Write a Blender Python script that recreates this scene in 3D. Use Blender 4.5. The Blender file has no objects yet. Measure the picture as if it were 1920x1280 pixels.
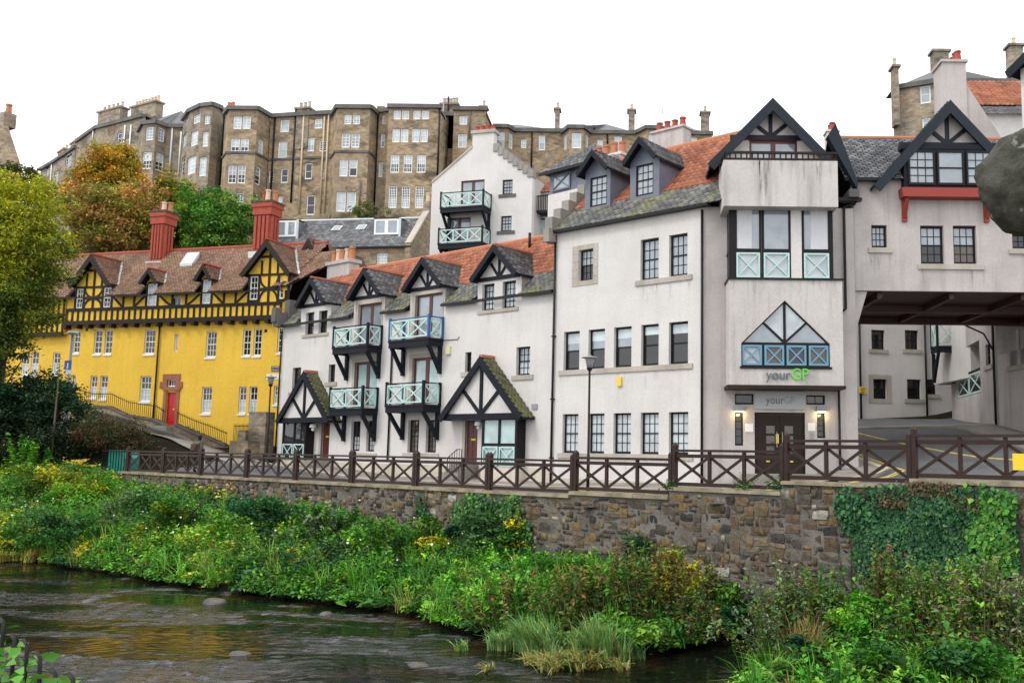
import bpy, bmesh, math, random
import numpy as np
from mathutils import Vector, Matrix
from mathutils.geometry import tessellate_polygon

random.seed(7)
RNG = np.random.default_rng(11)
S = bpy.context.scene
COL = S.collection
R = math.radians

# ---------------------------------------------------------------- camera
ZC = 4.2                       # eye height above the river (river surface = 0)
FPX, PCX, PCY = 1700.0, 1180.0, 640.0
PITCH = math.atan(200 / 1700.0)
ROLL = R(0.6)
_F = Vector((0, math.cos(PITCH), math.sin(PITCH)))
_U0 = Vector((0, -math.sin(PITCH), math.cos(PITCH)))
_R0 = Vector((1, 0, 0))
_Rv = _R0 * math.cos(ROLL) + _U0 * math.sin(ROLL)
_Uv = _U0 * math.cos(ROLL) - _R0 * math.sin(ROLL)
cd = bpy.data.cameras.new('camera')
cam = bpy.data.objects.new('camera', cd)
COL.objects.link(cam)
cam.matrix_world = Matrix(((_Rv.x, _Uv.x, -_F.x, 0), (_Rv.y, _Uv.y, -_F.y, 0), (_Rv.z, _Uv.z, -_F.z, ZC), (0, 0, 0, 1)))
cd.sensor_width = 36.0
cd.lens = FPX / 1920 * 36.0
cd.shift_x = (960 - PCX) / 1920
cd.shift_y = (PCY - 640) / 1920
cd.clip_start = 0.1
cd.clip_end = 3000
S.camera = cam

# ---------------------------------------------------------------- sky and sun (bright overcast)
SUN_EL, SUN_AZ = R(50), R(236)
W = bpy.data.worlds.new('World')
S.world = W
W.use_nodes = True
wn, wl = W.node_tree.nodes, W.node_tree.links
wn.clear()
wo = wn.new('ShaderNodeOutputWorld')
bg = wn.new('ShaderNodeBackground')
sky = wn.new('ShaderNodeTexSky')
sky.sky_type = 'NISHITA'
sky.sun_disc = False
sky.sun_elevation = SUN_EL
sky.sun_rotation = SUN_AZ
sky.air_density = 1.0
sky.dust_density = 4.0
hs = wn.new('ShaderNodeHueSaturation')
hs.inputs['Saturation'].default_value = 0.12
mx = wn.new('ShaderNodeMix')
mx.data_type = 'RGBA'
mx.inputs[0].default_value = 0.82
mx.inputs[7].default_value = (17.0, 17.4, 17.9, 1)      # even cloud cover
wl.new(sky.outputs[0], hs.inputs['Color'])
wl.new(hs.outputs[0], mx.inputs[6])
wl.new(mx.outputs[2], bg.inputs['Color'])
bg.inputs['Strength'].default_value = 0.1
wl.new(bg.outputs[0], wo.inputs['Surface'])
sl = bpy.data.lights.new('sun', 'SUN')
sl.energy = 1.1
sl.angle = R(14)
sl.color = (1.0, 0.96, 0.9)
so = bpy.data.objects.new('sun', sl)
COL.objects.link(so)
_sd = Vector((math.sin(SUN_AZ) * math.cos(SUN_EL), math.cos(SUN_AZ) * math.cos(SUN_EL), math.sin(SUN_EL)))
so.rotation_euler = _sd.to_track_quat('Z', 'Y').to_euler()
S.view_settings.view_transform = 'Standard'
S.view_settings.look = 'None'
S.view_settings.exposure = 0.2
S.view_settings.gamma = 1.0
S.view_settings.use_curve_mapping = False
S.render.engine = 'CYCLES'
S.cycles.max_bounces = 6
S.cycles.diffuse_bounces = 3
S.cycles.glossy_bounces = 3
S.cycles.transmission_bounces = 4
S.cycles.transparent_max_bounces = 8
S.cycles.use_denoising = True
S.cycles.denoising_prefilter = 'NONE'
S.cycles.sample_clamp_indirect = 4.0


# ---------------------------------------------------------------- measuring: photo pixel <-> place
def ray(px, py):
    return _F + _Rv * ((px - PCX) / FPX) + _Uv * ((PCY - py) / FPX)


def proj(p):
    v = Vector((p[0], p[1], p[2] - ZC))
    d = v.dot(_F)
    return PCX + FPX * v.dot(_Rv) / d, PCY - FPX * v.dot(_Uv) / d


def on_level(px, py, z):
    r = ray(px, py)
    k = (z - ZC) / r.z
    return Vector((r.x * k, r.y * k, z))


def at_depth(px, py, Y):
    r = ray(px, py)
    k = Y / r.y
    return Vector((r.x * k, Y, ZC + r.z * k))


class Fr:
    """a vertical plane standing in the place: local x along it (to the right), y into it, z up"""

    def __init__(s, X, Y, ang=None, z0=0.0, d=None):
        if d is None:
            d = (math.cos(ang), math.sin(ang))
        n = math.hypot(*d)
        s.d = Vector((d[0] / n, d[1] / n, 0))
        s.n = Vector((-s.d.y, s.d.x, 0))
        s.o = Vector((X, Y, z0))
        s.M = Matrix(((s.d.x, s.n.x, 0, X), (s.d.y, s.n.y, 0, Y), (0, 0, 1, z0), (0, 0, 0, 1)))

    def at(s, px, py, off=0.0):
        r = ray(px, py)
        c = Vector((0, 0, ZC))
        k = ((s.o - c).dot(s.n) + off) / r.dot(s.n)
        p = c + r * k - s.o
        return p.dot(s.d), p.z

    def w(s, x, y, z):
        return s.o + s.d * x + s.n * y + Vector((0, 0, z))

    def px(s, x, y, z):
        return proj(s.w(x, y, z))

    def rect(s, x0, y0, x1, y1, off=0.0):
        xm, ym = (x0 + x1) / 2, (y0 + y1) / 2
        return (s.at(x0, ym, off)[0], s.at(x1, ym, off)[0], s.at(xm, y1, off)[1], s.at(xm, y0, off)[1])

    def sub(s, x, y, z=0.0, ang=0.0):
        p = s.w(x, y, z)
        a = math.atan2(s.d.y, s.d.x) + ang
        return Fr(p.x, p.y, a, p.z)


def through(px0, Y0, px1, Y1, z0=0.0, py=600):
    a, b = at_depth(px0, py, Y0), at_depth(px1, py, Y1)
    return Fr(a.x, a.y, None, z0, (b.x - a.x, b.y - a.y)), math.hypot(b.x - a.x, b.y - a.y)


# ---------------------------------------------------------------- things, parts
FRAME = {}


def thing(name, label, cat, fr, group=None):
    e = bpy.data.objects.new(name, None)
    COL.objects.link(e)
    e.empty_display_size = 0.3
    e.matrix_world = fr.M
    FRAME[e.name] = fr.M
    e['label'] = label
    e['category'] = cat
    if group:
        e['group'] = group
    return e


def tag(o, label, cat, group=None):
    o['label'] = label
    o['category'] = cat
    if group:
        o['group'] = group
    return o


def put(name, me, mat, parent=None, fr=None, kind=None):
    o = bpy.data.objects.new(name, me)
    COL.objects.link(o)
    if mat is not None and len(me.materials) == 0:
        me.materials.append(mat)
    M = fr.M if fr is not None else None
    if parent is not None:
        o.parent = parent
        PM = FRAME[parent.name]
        if M is not None and M != PM:
            o.matrix_basis = PM.inverted() @ M
            FRAME[o.name] = M.copy()
        else:
            FRAME[o.name] = PM
    elif M is not None:
        o.matrix_world = M
        FRAME[o.name] = M
    else:
        FRAME[o.name] = Matrix.Identity(4)
    if kind:
        o['kind'] = kind
    return o


class MB:
    def __init__(s):
        s.v = []
        s.f = []

    def quad(s, *p):
        n = len(s.v)
        s.v += [tuple(q) for q in p]
        s.f.append(tuple(range(n, n + len(p))))
        return s

    def box(s, x0, x1, y0, y1, z0, z1):
        if x0 > x1: x0, x1 = x1, x0
        if y0 > y1: y0, y1 = y1, y0
        if z0 > z1: z0, z1 = z1, z0
        n = len(s.v)
        s.v += [(x0, y0, z0), (x1, y0, z0), (x1, y1, z0), (x0, y1, z0), (x0, y0, z1), (x1, y0, z1), (x1, y1, z1), (x0, y1, z1)]
        s.f += [tuple(n + i for i in q) for q in ((0, 1, 5, 4), (1, 2, 6, 5), (2, 3, 7, 6), (3, 0, 4, 7), (4, 5, 6, 7), (3, 2, 1, 0))]
        return s

    def prism(s, poly, y0, y1):
        """poly [(x,z)] anticlockwise seen from the front, pushed from y0 to y1"""
        n, k = len(s.v), len(poly)
        s.v += [(x, y0, z) for x, z in poly] + [(x, y1, z) for x, z in poly]
        s.f.append(tuple(range(n, n + k)))
        s.f.append(tuple(range(n + 2 * k - 1, n + k - 1, -1)))
        for i in range(k):
            j = (i + 1) % k
            s.f.append((n + j, n + i, n + k + i, n + k + j))
        return s

    def slab(s, poly, h):
        """plan polygon [(x,y,z)] thickened downwards by h"""
        n, k = len(s.v), len(poly)
        s.v += [tuple(p) for p in poly] + [(p[0], p[1], p[2] - h) for p in poly]
        s.f.append(tuple(range(n, n + k)))
        s.f.append(tuple(range(n + 2 * k - 1, n + k - 1, -1)))
        for i in range(k):
            j = (i + 1) % k
            s.f.append((n + j, n + i, n + k + i, n + k + j))
        return s

    def strip(s, a, b, w, y0, y1):
        """a straight board in the plane from a to b (x,z), width w, from y0 to y1"""
        ax, az = a
        bx, bz = b
        L = math.hypot(bx - ax, bz - az) or 1e-6
        ux, uz = (bx - ax) / L, (bz - az) / L
        px, pz = -uz * w / 2, ux * w / 2
        poly = [(ax - px, az - pz), (bx - px, bz - pz), (bx + px, bz + pz), (ax + px, az + pz)]
        return s.prism(poly, y0, y1)

    def beam(s, a, b, w, h=None, up=(0, 0, 1)):
        h = w if h is None else h
        a, b = Vector(a), Vector(b)
        t = (b - a).normalized()
        u = Vector(up)
        if abs(t.dot(u)) > 0.98:
            u = Vector((0, 1, 0))
        r = t.cross(u).normalized()
        u = r.cross(t).normalized()
        n = len(s.v)
        for c in (a, b):
            for i, j in ((-1, -1), (1, -1), (1, 1), (-1, 1)):
                s.v.append(tuple(c + r * (i * w / 2) + u * (j * h / 2)))
        s.f += [tuple(n + i for i in q) for q in ((0, 1, 2, 3), (7, 6, 5, 4), (0, 4, 5, 1), (1, 5, 6, 2), (2, 6, 7, 3), (3, 7, 4, 0))]
        return s

    def tube(s, pts, r, k=8, cap=True):
        pts = [Vector(p) for p in pts]
        rr = r if isinstance(r, (list, tuple)) else [r] * len(pts)
        n0 = len(s.v)
        ref = Vector((0.31, 0.87, 0.38))
        for i, p in enumerate(pts):
            t = (pts[min(i + 1, len(pts) - 1)] - pts[max(i - 1, 0)])
            t = t.normalized() if t.length > 1e-9 else Vector((0, 0, 1))
            a = t.cross(ref)
            if a.length < 0.05:
                a = t.cross(Vector((1, 0, 0)))
            a.normalize()
            b = t.cross(a)
            for j in range(k):
                an = 2 * math.pi * j / k
                s.v.append(tuple(p + (a * math.cos(an) + b * math.sin(an)) * rr[i]))
        for i in range(len(pts) - 1):
            for j in range(k):
                q = (j + 1) % k
                s.f.append((n0 + i * k + j, n0 + i * k + q, n0 + (i + 1) * k + q, n0 + (i + 1) * k + j))
        if cap:
            s.f.append(tuple(n0 + j for j in range(k - 1, -1, -1)))
            s.f.append(tuple(n0 + (len(pts) - 1) * k + j for j in range(k)))
        return s

    def lathe(s, prof, k=12, c=(0, 0, 0)):
        """profile [(r,z)] turned about z at c"""
        n0 = len(s.v)
        for r_, z in prof:
            for j in range(k):
                an = 2 * math.pi * j / k
                s.v.append((c[0] + r_ * math.cos(an), c[1] + r_ * math.sin(an), c[2] + z))
        for i in range(len(prof) - 1):
            for j in range(k):
                q = (j + 1) % k
                s.f.append((n0 + i * k + j, n0 + i * k + q, n0 + (i + 1) * k + q, n0 + (i + 1) * k + j))
        s.f.append(tuple(n0 + j for j in range(k - 1, -1, -1)))
        s.f.append(tuple(n0 + (len(prof) - 1) * k + j for j in range(k)))
        return s

    def wall(s, poly, holes, y=0.0, reveal=0.2, T=0.35):
        """front face with openings, their reveals, and the outer edges turned back by T"""
        loops = [[Vector((x, z, 0)) for x, z in poly]]
        for h in holes:
            hp = h if isinstance(h, list) else [(h[0], h[2]), (h[1], h[2]), (h[1], h[3]), (h[0], h[3])]
            loops.append([Vector((x, z, 0)) for x, z in hp])
        n = len(s.v)
        flat = [p for l in loops for p in l]
        s.v += [(p.x, y, p.y) for p in flat]
        for t in tessellate_polygon(loops):
            a, b, c = (flat[i] for i in t)
            if (b - a).cross(c - a).z < 0:
                t = (t[0], t[2], t[1])
            s.f.append(tuple(n + i for i in t))
        for li, l in enumerate(loops):
            d = T if li == 0 else reveal
            k = len(l)
            for i in range(k):
                a, b = l[i], l[(i + 1) % k]
                q = [(a.x, y, a.y), (b.x, y, b.y), (b.x, y + d, b.y), (a.x, y + d, a.y)]
                s.quad(*(reversed(q) if li == 0 else q))
        return s

    def mesh(s, name, smooth=False):
        me = bpy.data.meshes.new(name)
        me.from_pydata(s.v, [], s.f)
        if smooth:
            me.polygons.foreach_set('use_smooth', [True] * len(me.polygons))
        me.update()
        return me

    def put(s, name, mat, parent=None, fr=None, kind=None, smooth=False):
        return put(name, s.mesh(name, smooth), mat, parent, fr, kind)


def np_mesh(name, V, F, col=None, smooth=False):
    """V (n,3), F (m,4) or (m,3); col (n,3) linear point colour"""
    V = np.asarray(V, dtype=np.float32)
    F = np.asarray(F, dtype=np.int32)
    me = bpy.data.meshes.new(name)
    me.vertices.add(len(V))
    me.vertices.foreach_set('co', V.ravel())
    k = F.shape[1]
    me.loops.add(F.size)
    me.loops.foreach_set('vertex_index', F.ravel())
    me.polygons.add(len(F))
    me.polygons.foreach_set('loop_start', np.arange(0, F.size, k, dtype=np.int32))
    me.polygons.foreach_set('loop_total', np.full(len(F), k, dtype=np.int32))
    if smooth:
        me.polygons.foreach_set('use_smooth', np.ones(len(F), dtype=bool))
    if col is not None:
        a = me.attributes.new('Col', 'FLOAT_COLOR', 'POINT')
        c = np.ones((len(V), 4), dtype=np.float32)
        c[:, :3] = col
        a.data.foreach_set('color', c.ravel())
    me.update()
    me.validate()
    return me


# ---------------------------------------------------------------- materials
class Mat:
    def __init__(s, name):
        s.m = bpy.data.materials.new(name)
        s.m.use_nodes = True
        s.n, s.l = s.m.node_tree.nodes, s.m.node_tree.links
        s.b = s.n['Principled BSDF']
        s._co = None

    def co(s):
        if s._co is None:
            s._co = s.n.new('ShaderNodeTexCoord').outputs['Object']
        return s._co

    def mapped(s, scale=(1, 1, 1), src=None, rot=(0, 0, 0)):
        m = s.n.new('ShaderNodeMapping')
        m.inputs['Scale'].default_value = scale
        m.inputs['Rotation'].default_value = rot
        s.l.new(src or s.co(), m.inputs['Vector'])
        return m.outputs[0]

    def noise(s, scale, detail=4, rough=0.55, vec=None, dist=0.0):
        t = s.n.new('ShaderNodeTexNoise')
        t.inputs['Scale'].default_value = scale
        t.inputs['Detail'].default_value = detail
        t.inputs['Roughness'].default_value = rough
        t.inputs['Distortion'].default_value = dist
        s.l.new(vec or s.co(), t.inputs['Vector'])
        return t.outputs['Fac']

    def ramp(s, fac, *stops):
        r = s.n.new('ShaderNodeValToRGB')
        el = r.color_ramp.elements
        while len(el) < len(stops):
            el.new(0.5)
        for e, (p, c) in zip(el, stops):
            e.position = p
            e.color = (c, c, c, 1) if isinstance(c, (int, float)) else tuple(c) + (1,)
        s.l.new(fac, r.inputs[0])
        return r.outputs[0]

    def mix(s, fac, a, b, mode='MIX'):
        m = s.n.new('ShaderNodeMix')
        m.data_type = 'RGBA'
        m.blend_type = mode
        for i, v in ((0, fac), (6, a), (7, b)):
            if isinstance(v, (int, float)):
                m.inputs[i].default_value = v if i == 0 else (v, v, v, 1)
            elif isinstance(v, tuple):
                m.inputs[i].default_value = v + (1,) if len(v) == 3 else v
            else:
                s.l.new(v, m.inputs[i])
        return m.outputs[2]

    def math(s, op, a, b=None):
        m = s.n.new('ShaderNodeMath')
        m.operation = op
        for i, v in ((0, a), (1, b)):
            if v is None: continue
            if isinstance(v, (int, float)): m.inputs[i].default_value = v
            else: s.l.new(v, m.inputs[i])
        return m.outputs[0]

    def island(s):
        return s.n.new('ShaderNodeNewGeometry').outputs['Random Per Island']

    def objrand(s):
        return s.n.new('ShaderNodeObjectInfo').outputs['Random']

    def attr(s, name='Col'):
        a = s.n.new('ShaderNodeAttribute')
        a.attribute_name = name
        return a.outputs['Color']

    def color(s, v):
        if isinstance(v, tuple): s.b.inputs['Base Color'].default_value = v + (1,)
        else: s.l.new(v, s.b.inputs['Base Color'])
        return s

    def set(s, rough=None, ior=None, metal=None, spec=None):
        if rough is not None:
            if isinstance(rough, (int, float)): s.b.inputs['Roughness'].default_value = rough
            else: s.l.new(rough, s.b.inputs['Roughness'])
        if ior is not None: s.b.inputs['IOR'].default_value = ior
        if metal is not None: s.b.inputs['Metallic'].default_value = metal
        if spec is not None: s.b.inputs['Specular IOR Level'].default_value = spec
        return s

    def bump(s, h, strength=0.3, dist=0.02):
        b = s.n.new('ShaderNodeBump')
        b.inputs['Strength'].default_value = strength
        b.inputs['Distance'].default_value = dist
        s.l.new(h, b.inputs['Height'])
        s.l.new(b.outputs[0], s.b.inputs['Normal'])
        return s


M = {}


def paint(key, c, rough=0.5, wear=0.25, dark=None, scale=3.0, bump=0.15):
    m = Mat(key)
    if max(c) < 0.06:
        m.set(spec=0.22)
    d = dark or tuple(x * 0.6 for x in c)
    f = m.ramp(m.noise(scale, 6, 0.65), (0.35, 0.0), (0.75, 1.0))
    m.color(m.mix(m.math('MULTIPLY', f, wear), c, d)).set(rough)
    m.bump(m.noise(40, 3), bump, 0.01)
    M[key] = m.m
    return m


def harl(key, c, stain, streak=0.5, grain=26.0, amt=0.35):
    """wet-dash render: coarse grain, broad weather stains, runs down the wall"""
    m = Mat(key)
    g = m.noise(grain, 3, 0.7)
    broad = m.ramp(m.noise(0.45, 5, 0.6), (0.42, 0.0), (0.72, 1.0))
    runs = m.ramp(m.noise(1.0, 5, 0.6, m.mapped((2.6, 2.6, 0.16))), (0.5, 0.0), (0.8, 1.0))
    col = m.mix(m.math('MULTIPLY', broad, amt), c, stain)
    col = m.mix(m.math('MULTIPLY', runs, streak * 0.62), col, stain)
    spk = m.ramp(g, (0.3, 0.90), (0.62, 1.02))
    col = m.mix(1.0, col, spk, 'MULTIPLY')
    col = m.mix(1.0, col, m.ramp(m.noise(grain * 0.42, 4, 0.8), (0.34, 0.91), (0.6, 1.03)), 'MULTIPLY')
    m.color(col).set(0.92, spec=0.15)
    m.bump(g, 0.28, 0.02)
    M[key] = m.m


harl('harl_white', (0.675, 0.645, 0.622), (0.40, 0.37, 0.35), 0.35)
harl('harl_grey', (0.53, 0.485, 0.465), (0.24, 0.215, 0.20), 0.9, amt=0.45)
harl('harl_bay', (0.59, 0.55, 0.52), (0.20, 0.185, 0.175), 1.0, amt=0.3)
harl('harl_yellow', (0.84, 0.54, 0.075), (0.62, 0.37, 0.045), 0.6, 14, 0.45)
harl('plinth', (0.62, 0.56, 0.47), (0.30, 0.25, 0.17), 0.7, 30, 0.7)
harl('stone_dressed', (0.50, 0.45, 0.39), (0.22, 0.20, 0.17), 0.6, 30, 0.6)
harl('stone_dark', (0.16, 0.15, 0.14), (0.06, 0.06, 0.06), 0.6, 20, 0.7)
harl('sandstone_red', (0.36, 0.15, 0.09), (0.2, 0.08, 0.05), 0.5, 20, 0.6)
harl('concrete', (0.33, 0.31, 0.28), (0.14, 0.13, 0.11), 0.8, 20, 0.6)
paint('timber_black', (0.007, 0.009, 0.015), 0.65, 0.5, (0.016, 0.017, 0.024))
paint('timber_slate', (0.013, 0.018, 0.027), 0.5, 0.5, (0.026, 0.032, 0.042))
paint('timber_brown', (0.020, 0.013, 0.010), 0.6, 0.5, (0.038, 0.025, 0.02))
paint('fence_brown', (0.030, 0.0155, 0.0125), 0.42, 0.5, (0.06, 0.03, 0.024), 8)
paint('paint_mint', (0.50, 0.71, 0.67), 0.5, 0.5, (0.34, 0.46, 0.42), 6)
paint('paint_blue', (0.025, 0.09, 0.26), 0.4)
paint('paint_skyblue', (0.13, 0.29, 0.40), 0.4)
paint('paint_white', (0.80, 0.80, 0.79), 0.45, 0.2)
paint('paint_red', (0.29, 0.032, 0.02), 0.6)
paint('paint_door_red', (0.52, 0.012, 0.016), 0.35)
paint('paint_brown_red', (0.085, 0.018, 0.014), 0.4)
paint('paint_frame_dark', (0.010, 0.008, 0.008), 0.5)
paint('metal_black', (0.012, 0.012, 0.013), 0.4)
paint('metal_grey', (0.30, 0.31, 0.33), 0.4)
paint('lead_blue', (0.155, 0.17, 0.215), 0.55, 0.6, (0.08, 0.09, 0.12), 2)
paint('lead_flashing', (0.55, 0.60, 0.63), 0.5)
paint('paint_yellow', (0.85, 0.58, 0.02), 0.5)
paint('paint_cream', (0.70, 0.66, 0.45), 0.5)
paint('brick_red', (0.38, 0.066, 0.036), 0.8, 0.6, (0.16, 0.03, 0.02), 4, 0.4)
paint('terracotta', (0.48, 0.17, 0.08), 0.8, 0.5, (0.3, 0.1, 0.05), 3)
paint('pot_buff', (0.60, 0.50, 0.34), 0.8, 0.5, (0.4, 0.25, 0.15), 3)
paint('bridge_red', (0.060, 0.018, 0.016), 0.5, 0.5, (0.03, 0.012, 0.012))
paint('sign_grey', (0.42, 0.43, 0.44), 0.35, 0.1)
paint('letter_slate', (0.10, 0.115, 0.14), 0.4, 0.1)
paint('letter_green', (0.10, 0.62, 0.02), 0.35, 0.1)
paint('sign_blue', (0.01, 0.09, 0.50), 0.4, 0.1)
paint('cloth_white', (0.6, 0.6, 0.62), 0.9)
paint('bin_green', (0.01, 0.20, 0.15), 0.35)


def pane(key, base, ior, rough=0.03, wav=0.12):
    m = Mat(key)
    n = m.noise(1.6, 3)
    d = tuple(x * 0.78 for x in base)
    m.color(m.mix(m.ramp(n, (0.4, 0.0), (0.62, 1.0)), base, d)).set(rough, ior)
    m.bump(m.noise(2.2, 2), wav, 0.02)
    M[key] = m.m


pane('glass_dark', (0.022, 0.024, 0.026), 1.6)
pane('glass_painted_sky', (0.27, 0.31, 0.35), 2.0)  # pale blue base colour paints the reflected sky into the pane
pane('glass_net', (0.52, 0.57, 0.59), 1.6)
pane('glass_blind', (0.60, 0.68, 0.70), 1.6)
pane('glass_mint', (0.42, 0.56, 0.55), 1.7)
pane('glass_warm', (0.10, 0.082, 0.065), 1.6)


def tiles_mat(key, stops, moss, moss_lo, moss_hi, rough=0.75, moss_amt=1.0, mscale=0.9):
    """loose covering: each tile its own tone, moss and lichen in patches"""
    m = Mat(key)
    c = m.ramp(m.island(), *stops)
    big = m.ramp(m.noise(0.5, 4), (0.35, 0.72), (0.68, 1.12))
    c = m.mix(1.0, c, big, 'MULTIPLY')
    mo = m.math('MULTIPLY', m.ramp(m.noise(mscale, 6, 0.7), (moss_lo, 0.0), (moss_hi, 1.0)), m.ramp(m.noise(9, 3), (0.38, 0.0), (0.6, 1.0)))
    c = m.mix(m.math('MULTIPLY', mo, moss_amt), c, moss)
    m.color(c).set(rough)
    m.bump(m.noise(30, 4), 0.35, 0.01)
    M[key] = m.m


tiles_mat('pantile', ((0.0, (0.26, 0.08, 0.042)), (0.5, (0.36, 0.12, 0.06)), (1.0, (0.43, 0.17, 0.09))), (0.30, 0.20, 0.10), 0.55, 0.85, 0.8, 0.5)
tiles_mat('slate', ((0.0, (0.08, 0.082, 0.09)), (0.6, (0.16, 0.162, 0.172)), (1.0, (0.27, 0.265, 0.26))), (0.22, 0.22, 0.10), 0.58, 0.8, 0.6, 0.6)
tiles_mat('slate_mossy', ((0.0, (0.08, 0.08, 0.08)), (0.6, (0.16, 0.16, 0.152)), (1.0, (0.26, 0.255, 0.23))), (0.30, 0.29, 0.04), 0.50, 0.64, 0.65, 0.85)
tiles_mat('slate_green', ((0.0, (0.10, 0.10, 0.065)), (0.6, (0.16, 0.155, 0.085)), (1.0, (0.24, 0.23, 0.13))), (0.22, 0.23, 0.05), 0.40, 0.62, 0.7, 0.75)
tiles_mat('tile_rosemary', ((0.0, (0.20, 0.105, 0.075)), (0.5, (0.30, 0.165, 0.11)), (1.0, (0.39, 0.235, 0.155))), (0.20, 0.17, 0.06), 0.46, 0.72, 0.8, 0.75, 0.45)


def ashlar(key, c1, c2, c3, bw, bh, soot=0.5, mortar=(0.3, 0.27, 0.22)):
    m = Mat(key)
    # course pattern runs in the local x-z plane of the wall it is on
    sx = m.n.new('ShaderNodeSeparateXYZ')
    m.l.new(m.co(), sx.inputs[0])
    cx = m.n.new('ShaderNodeCombineXYZ')
    m.l.new(sx.outputs[0], cx.inputs[0])
    m.l.new(sx.outputs[2], cx.inputs[1])
    b = m.n.new('ShaderNodeTexBrick')
    b.inputs['Scale'].default_value = 1.0
    b.inputs['Brick Width'].default_value = bw
    b.inputs['Row Height'].default_value = bh
    b.inputs['Mortar Size'].default_value = 0.02
    b.inputs['Bias'].default_value = 0.0
    b.inputs['Color1'].default_value = c1 + (1,)
    b.inputs['Color2'].default_value = c2 + (1,)
    b.inputs['Mortar'].default_value = mortar + (1,)
    b.offset = 0.5
    m.l.new(cx.outputs[0], b.inputs['Vector'])
    big = m.ramp(m.noise(0.16, 6, 0.65), (0.40, 0.0), (0.66, 1.0))
    c = m.mix(m.math('MULTIPLY', big, 0.7), b.outputs['Color'], c3)
    org = m.ramp(m.noise(0.42, 5, 0.7), (0.56, 0.0), (0.70, 1.0))
    c = m.mix(m.math('MULTIPLY', org, 0.45), c, (0.42, 0.20, 0.075))
    st = m.ramp(m.noise(1.0, 7, 0.72, m.mapped((0.28, 0.28, 0.75))), (0.49, 0.0), (0.64, 1.0))
    c = m.mix(m.math('MULTIPLY', st, soot), c, (0.05, 0.045, 0.04))
    fine = m.ramp(m.noise(1.0, 4, 0.75, m.mapped((1.3, 1.3, 3.0))), (0.32, 0.55), (0.68, 1.35))
    c = m.mix(1.0, c, fine, 'MULTIPLY')
    m.color(c).set(0.92, spec=0.2)
    m.bump(m.math('ADD', b.outputs['Fac'], m.noise(3, 4)), 0.5, 0.03)
    M[key] = m.m


ashlar('stone_tenement', (0.37, 0.275, 0.175), (0.235, 0.185, 0.13), (0.47, 0.345, 0.21), 0.85, 0.34, 0.8)
ashlar('stone_tenement_grey', (0.32, 0.26, 0.195), (0.20, 0.175, 0.145), (0.40, 0.31, 0.21), 0.85, 0.34, 0.8)
ashlar('stone_rubble', (0.33, 0.24, 0.16), (0.17, 0.135, 0.105), (0.42, 0.32, 0.20), 0.55, 0.30, 0.5)


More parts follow.
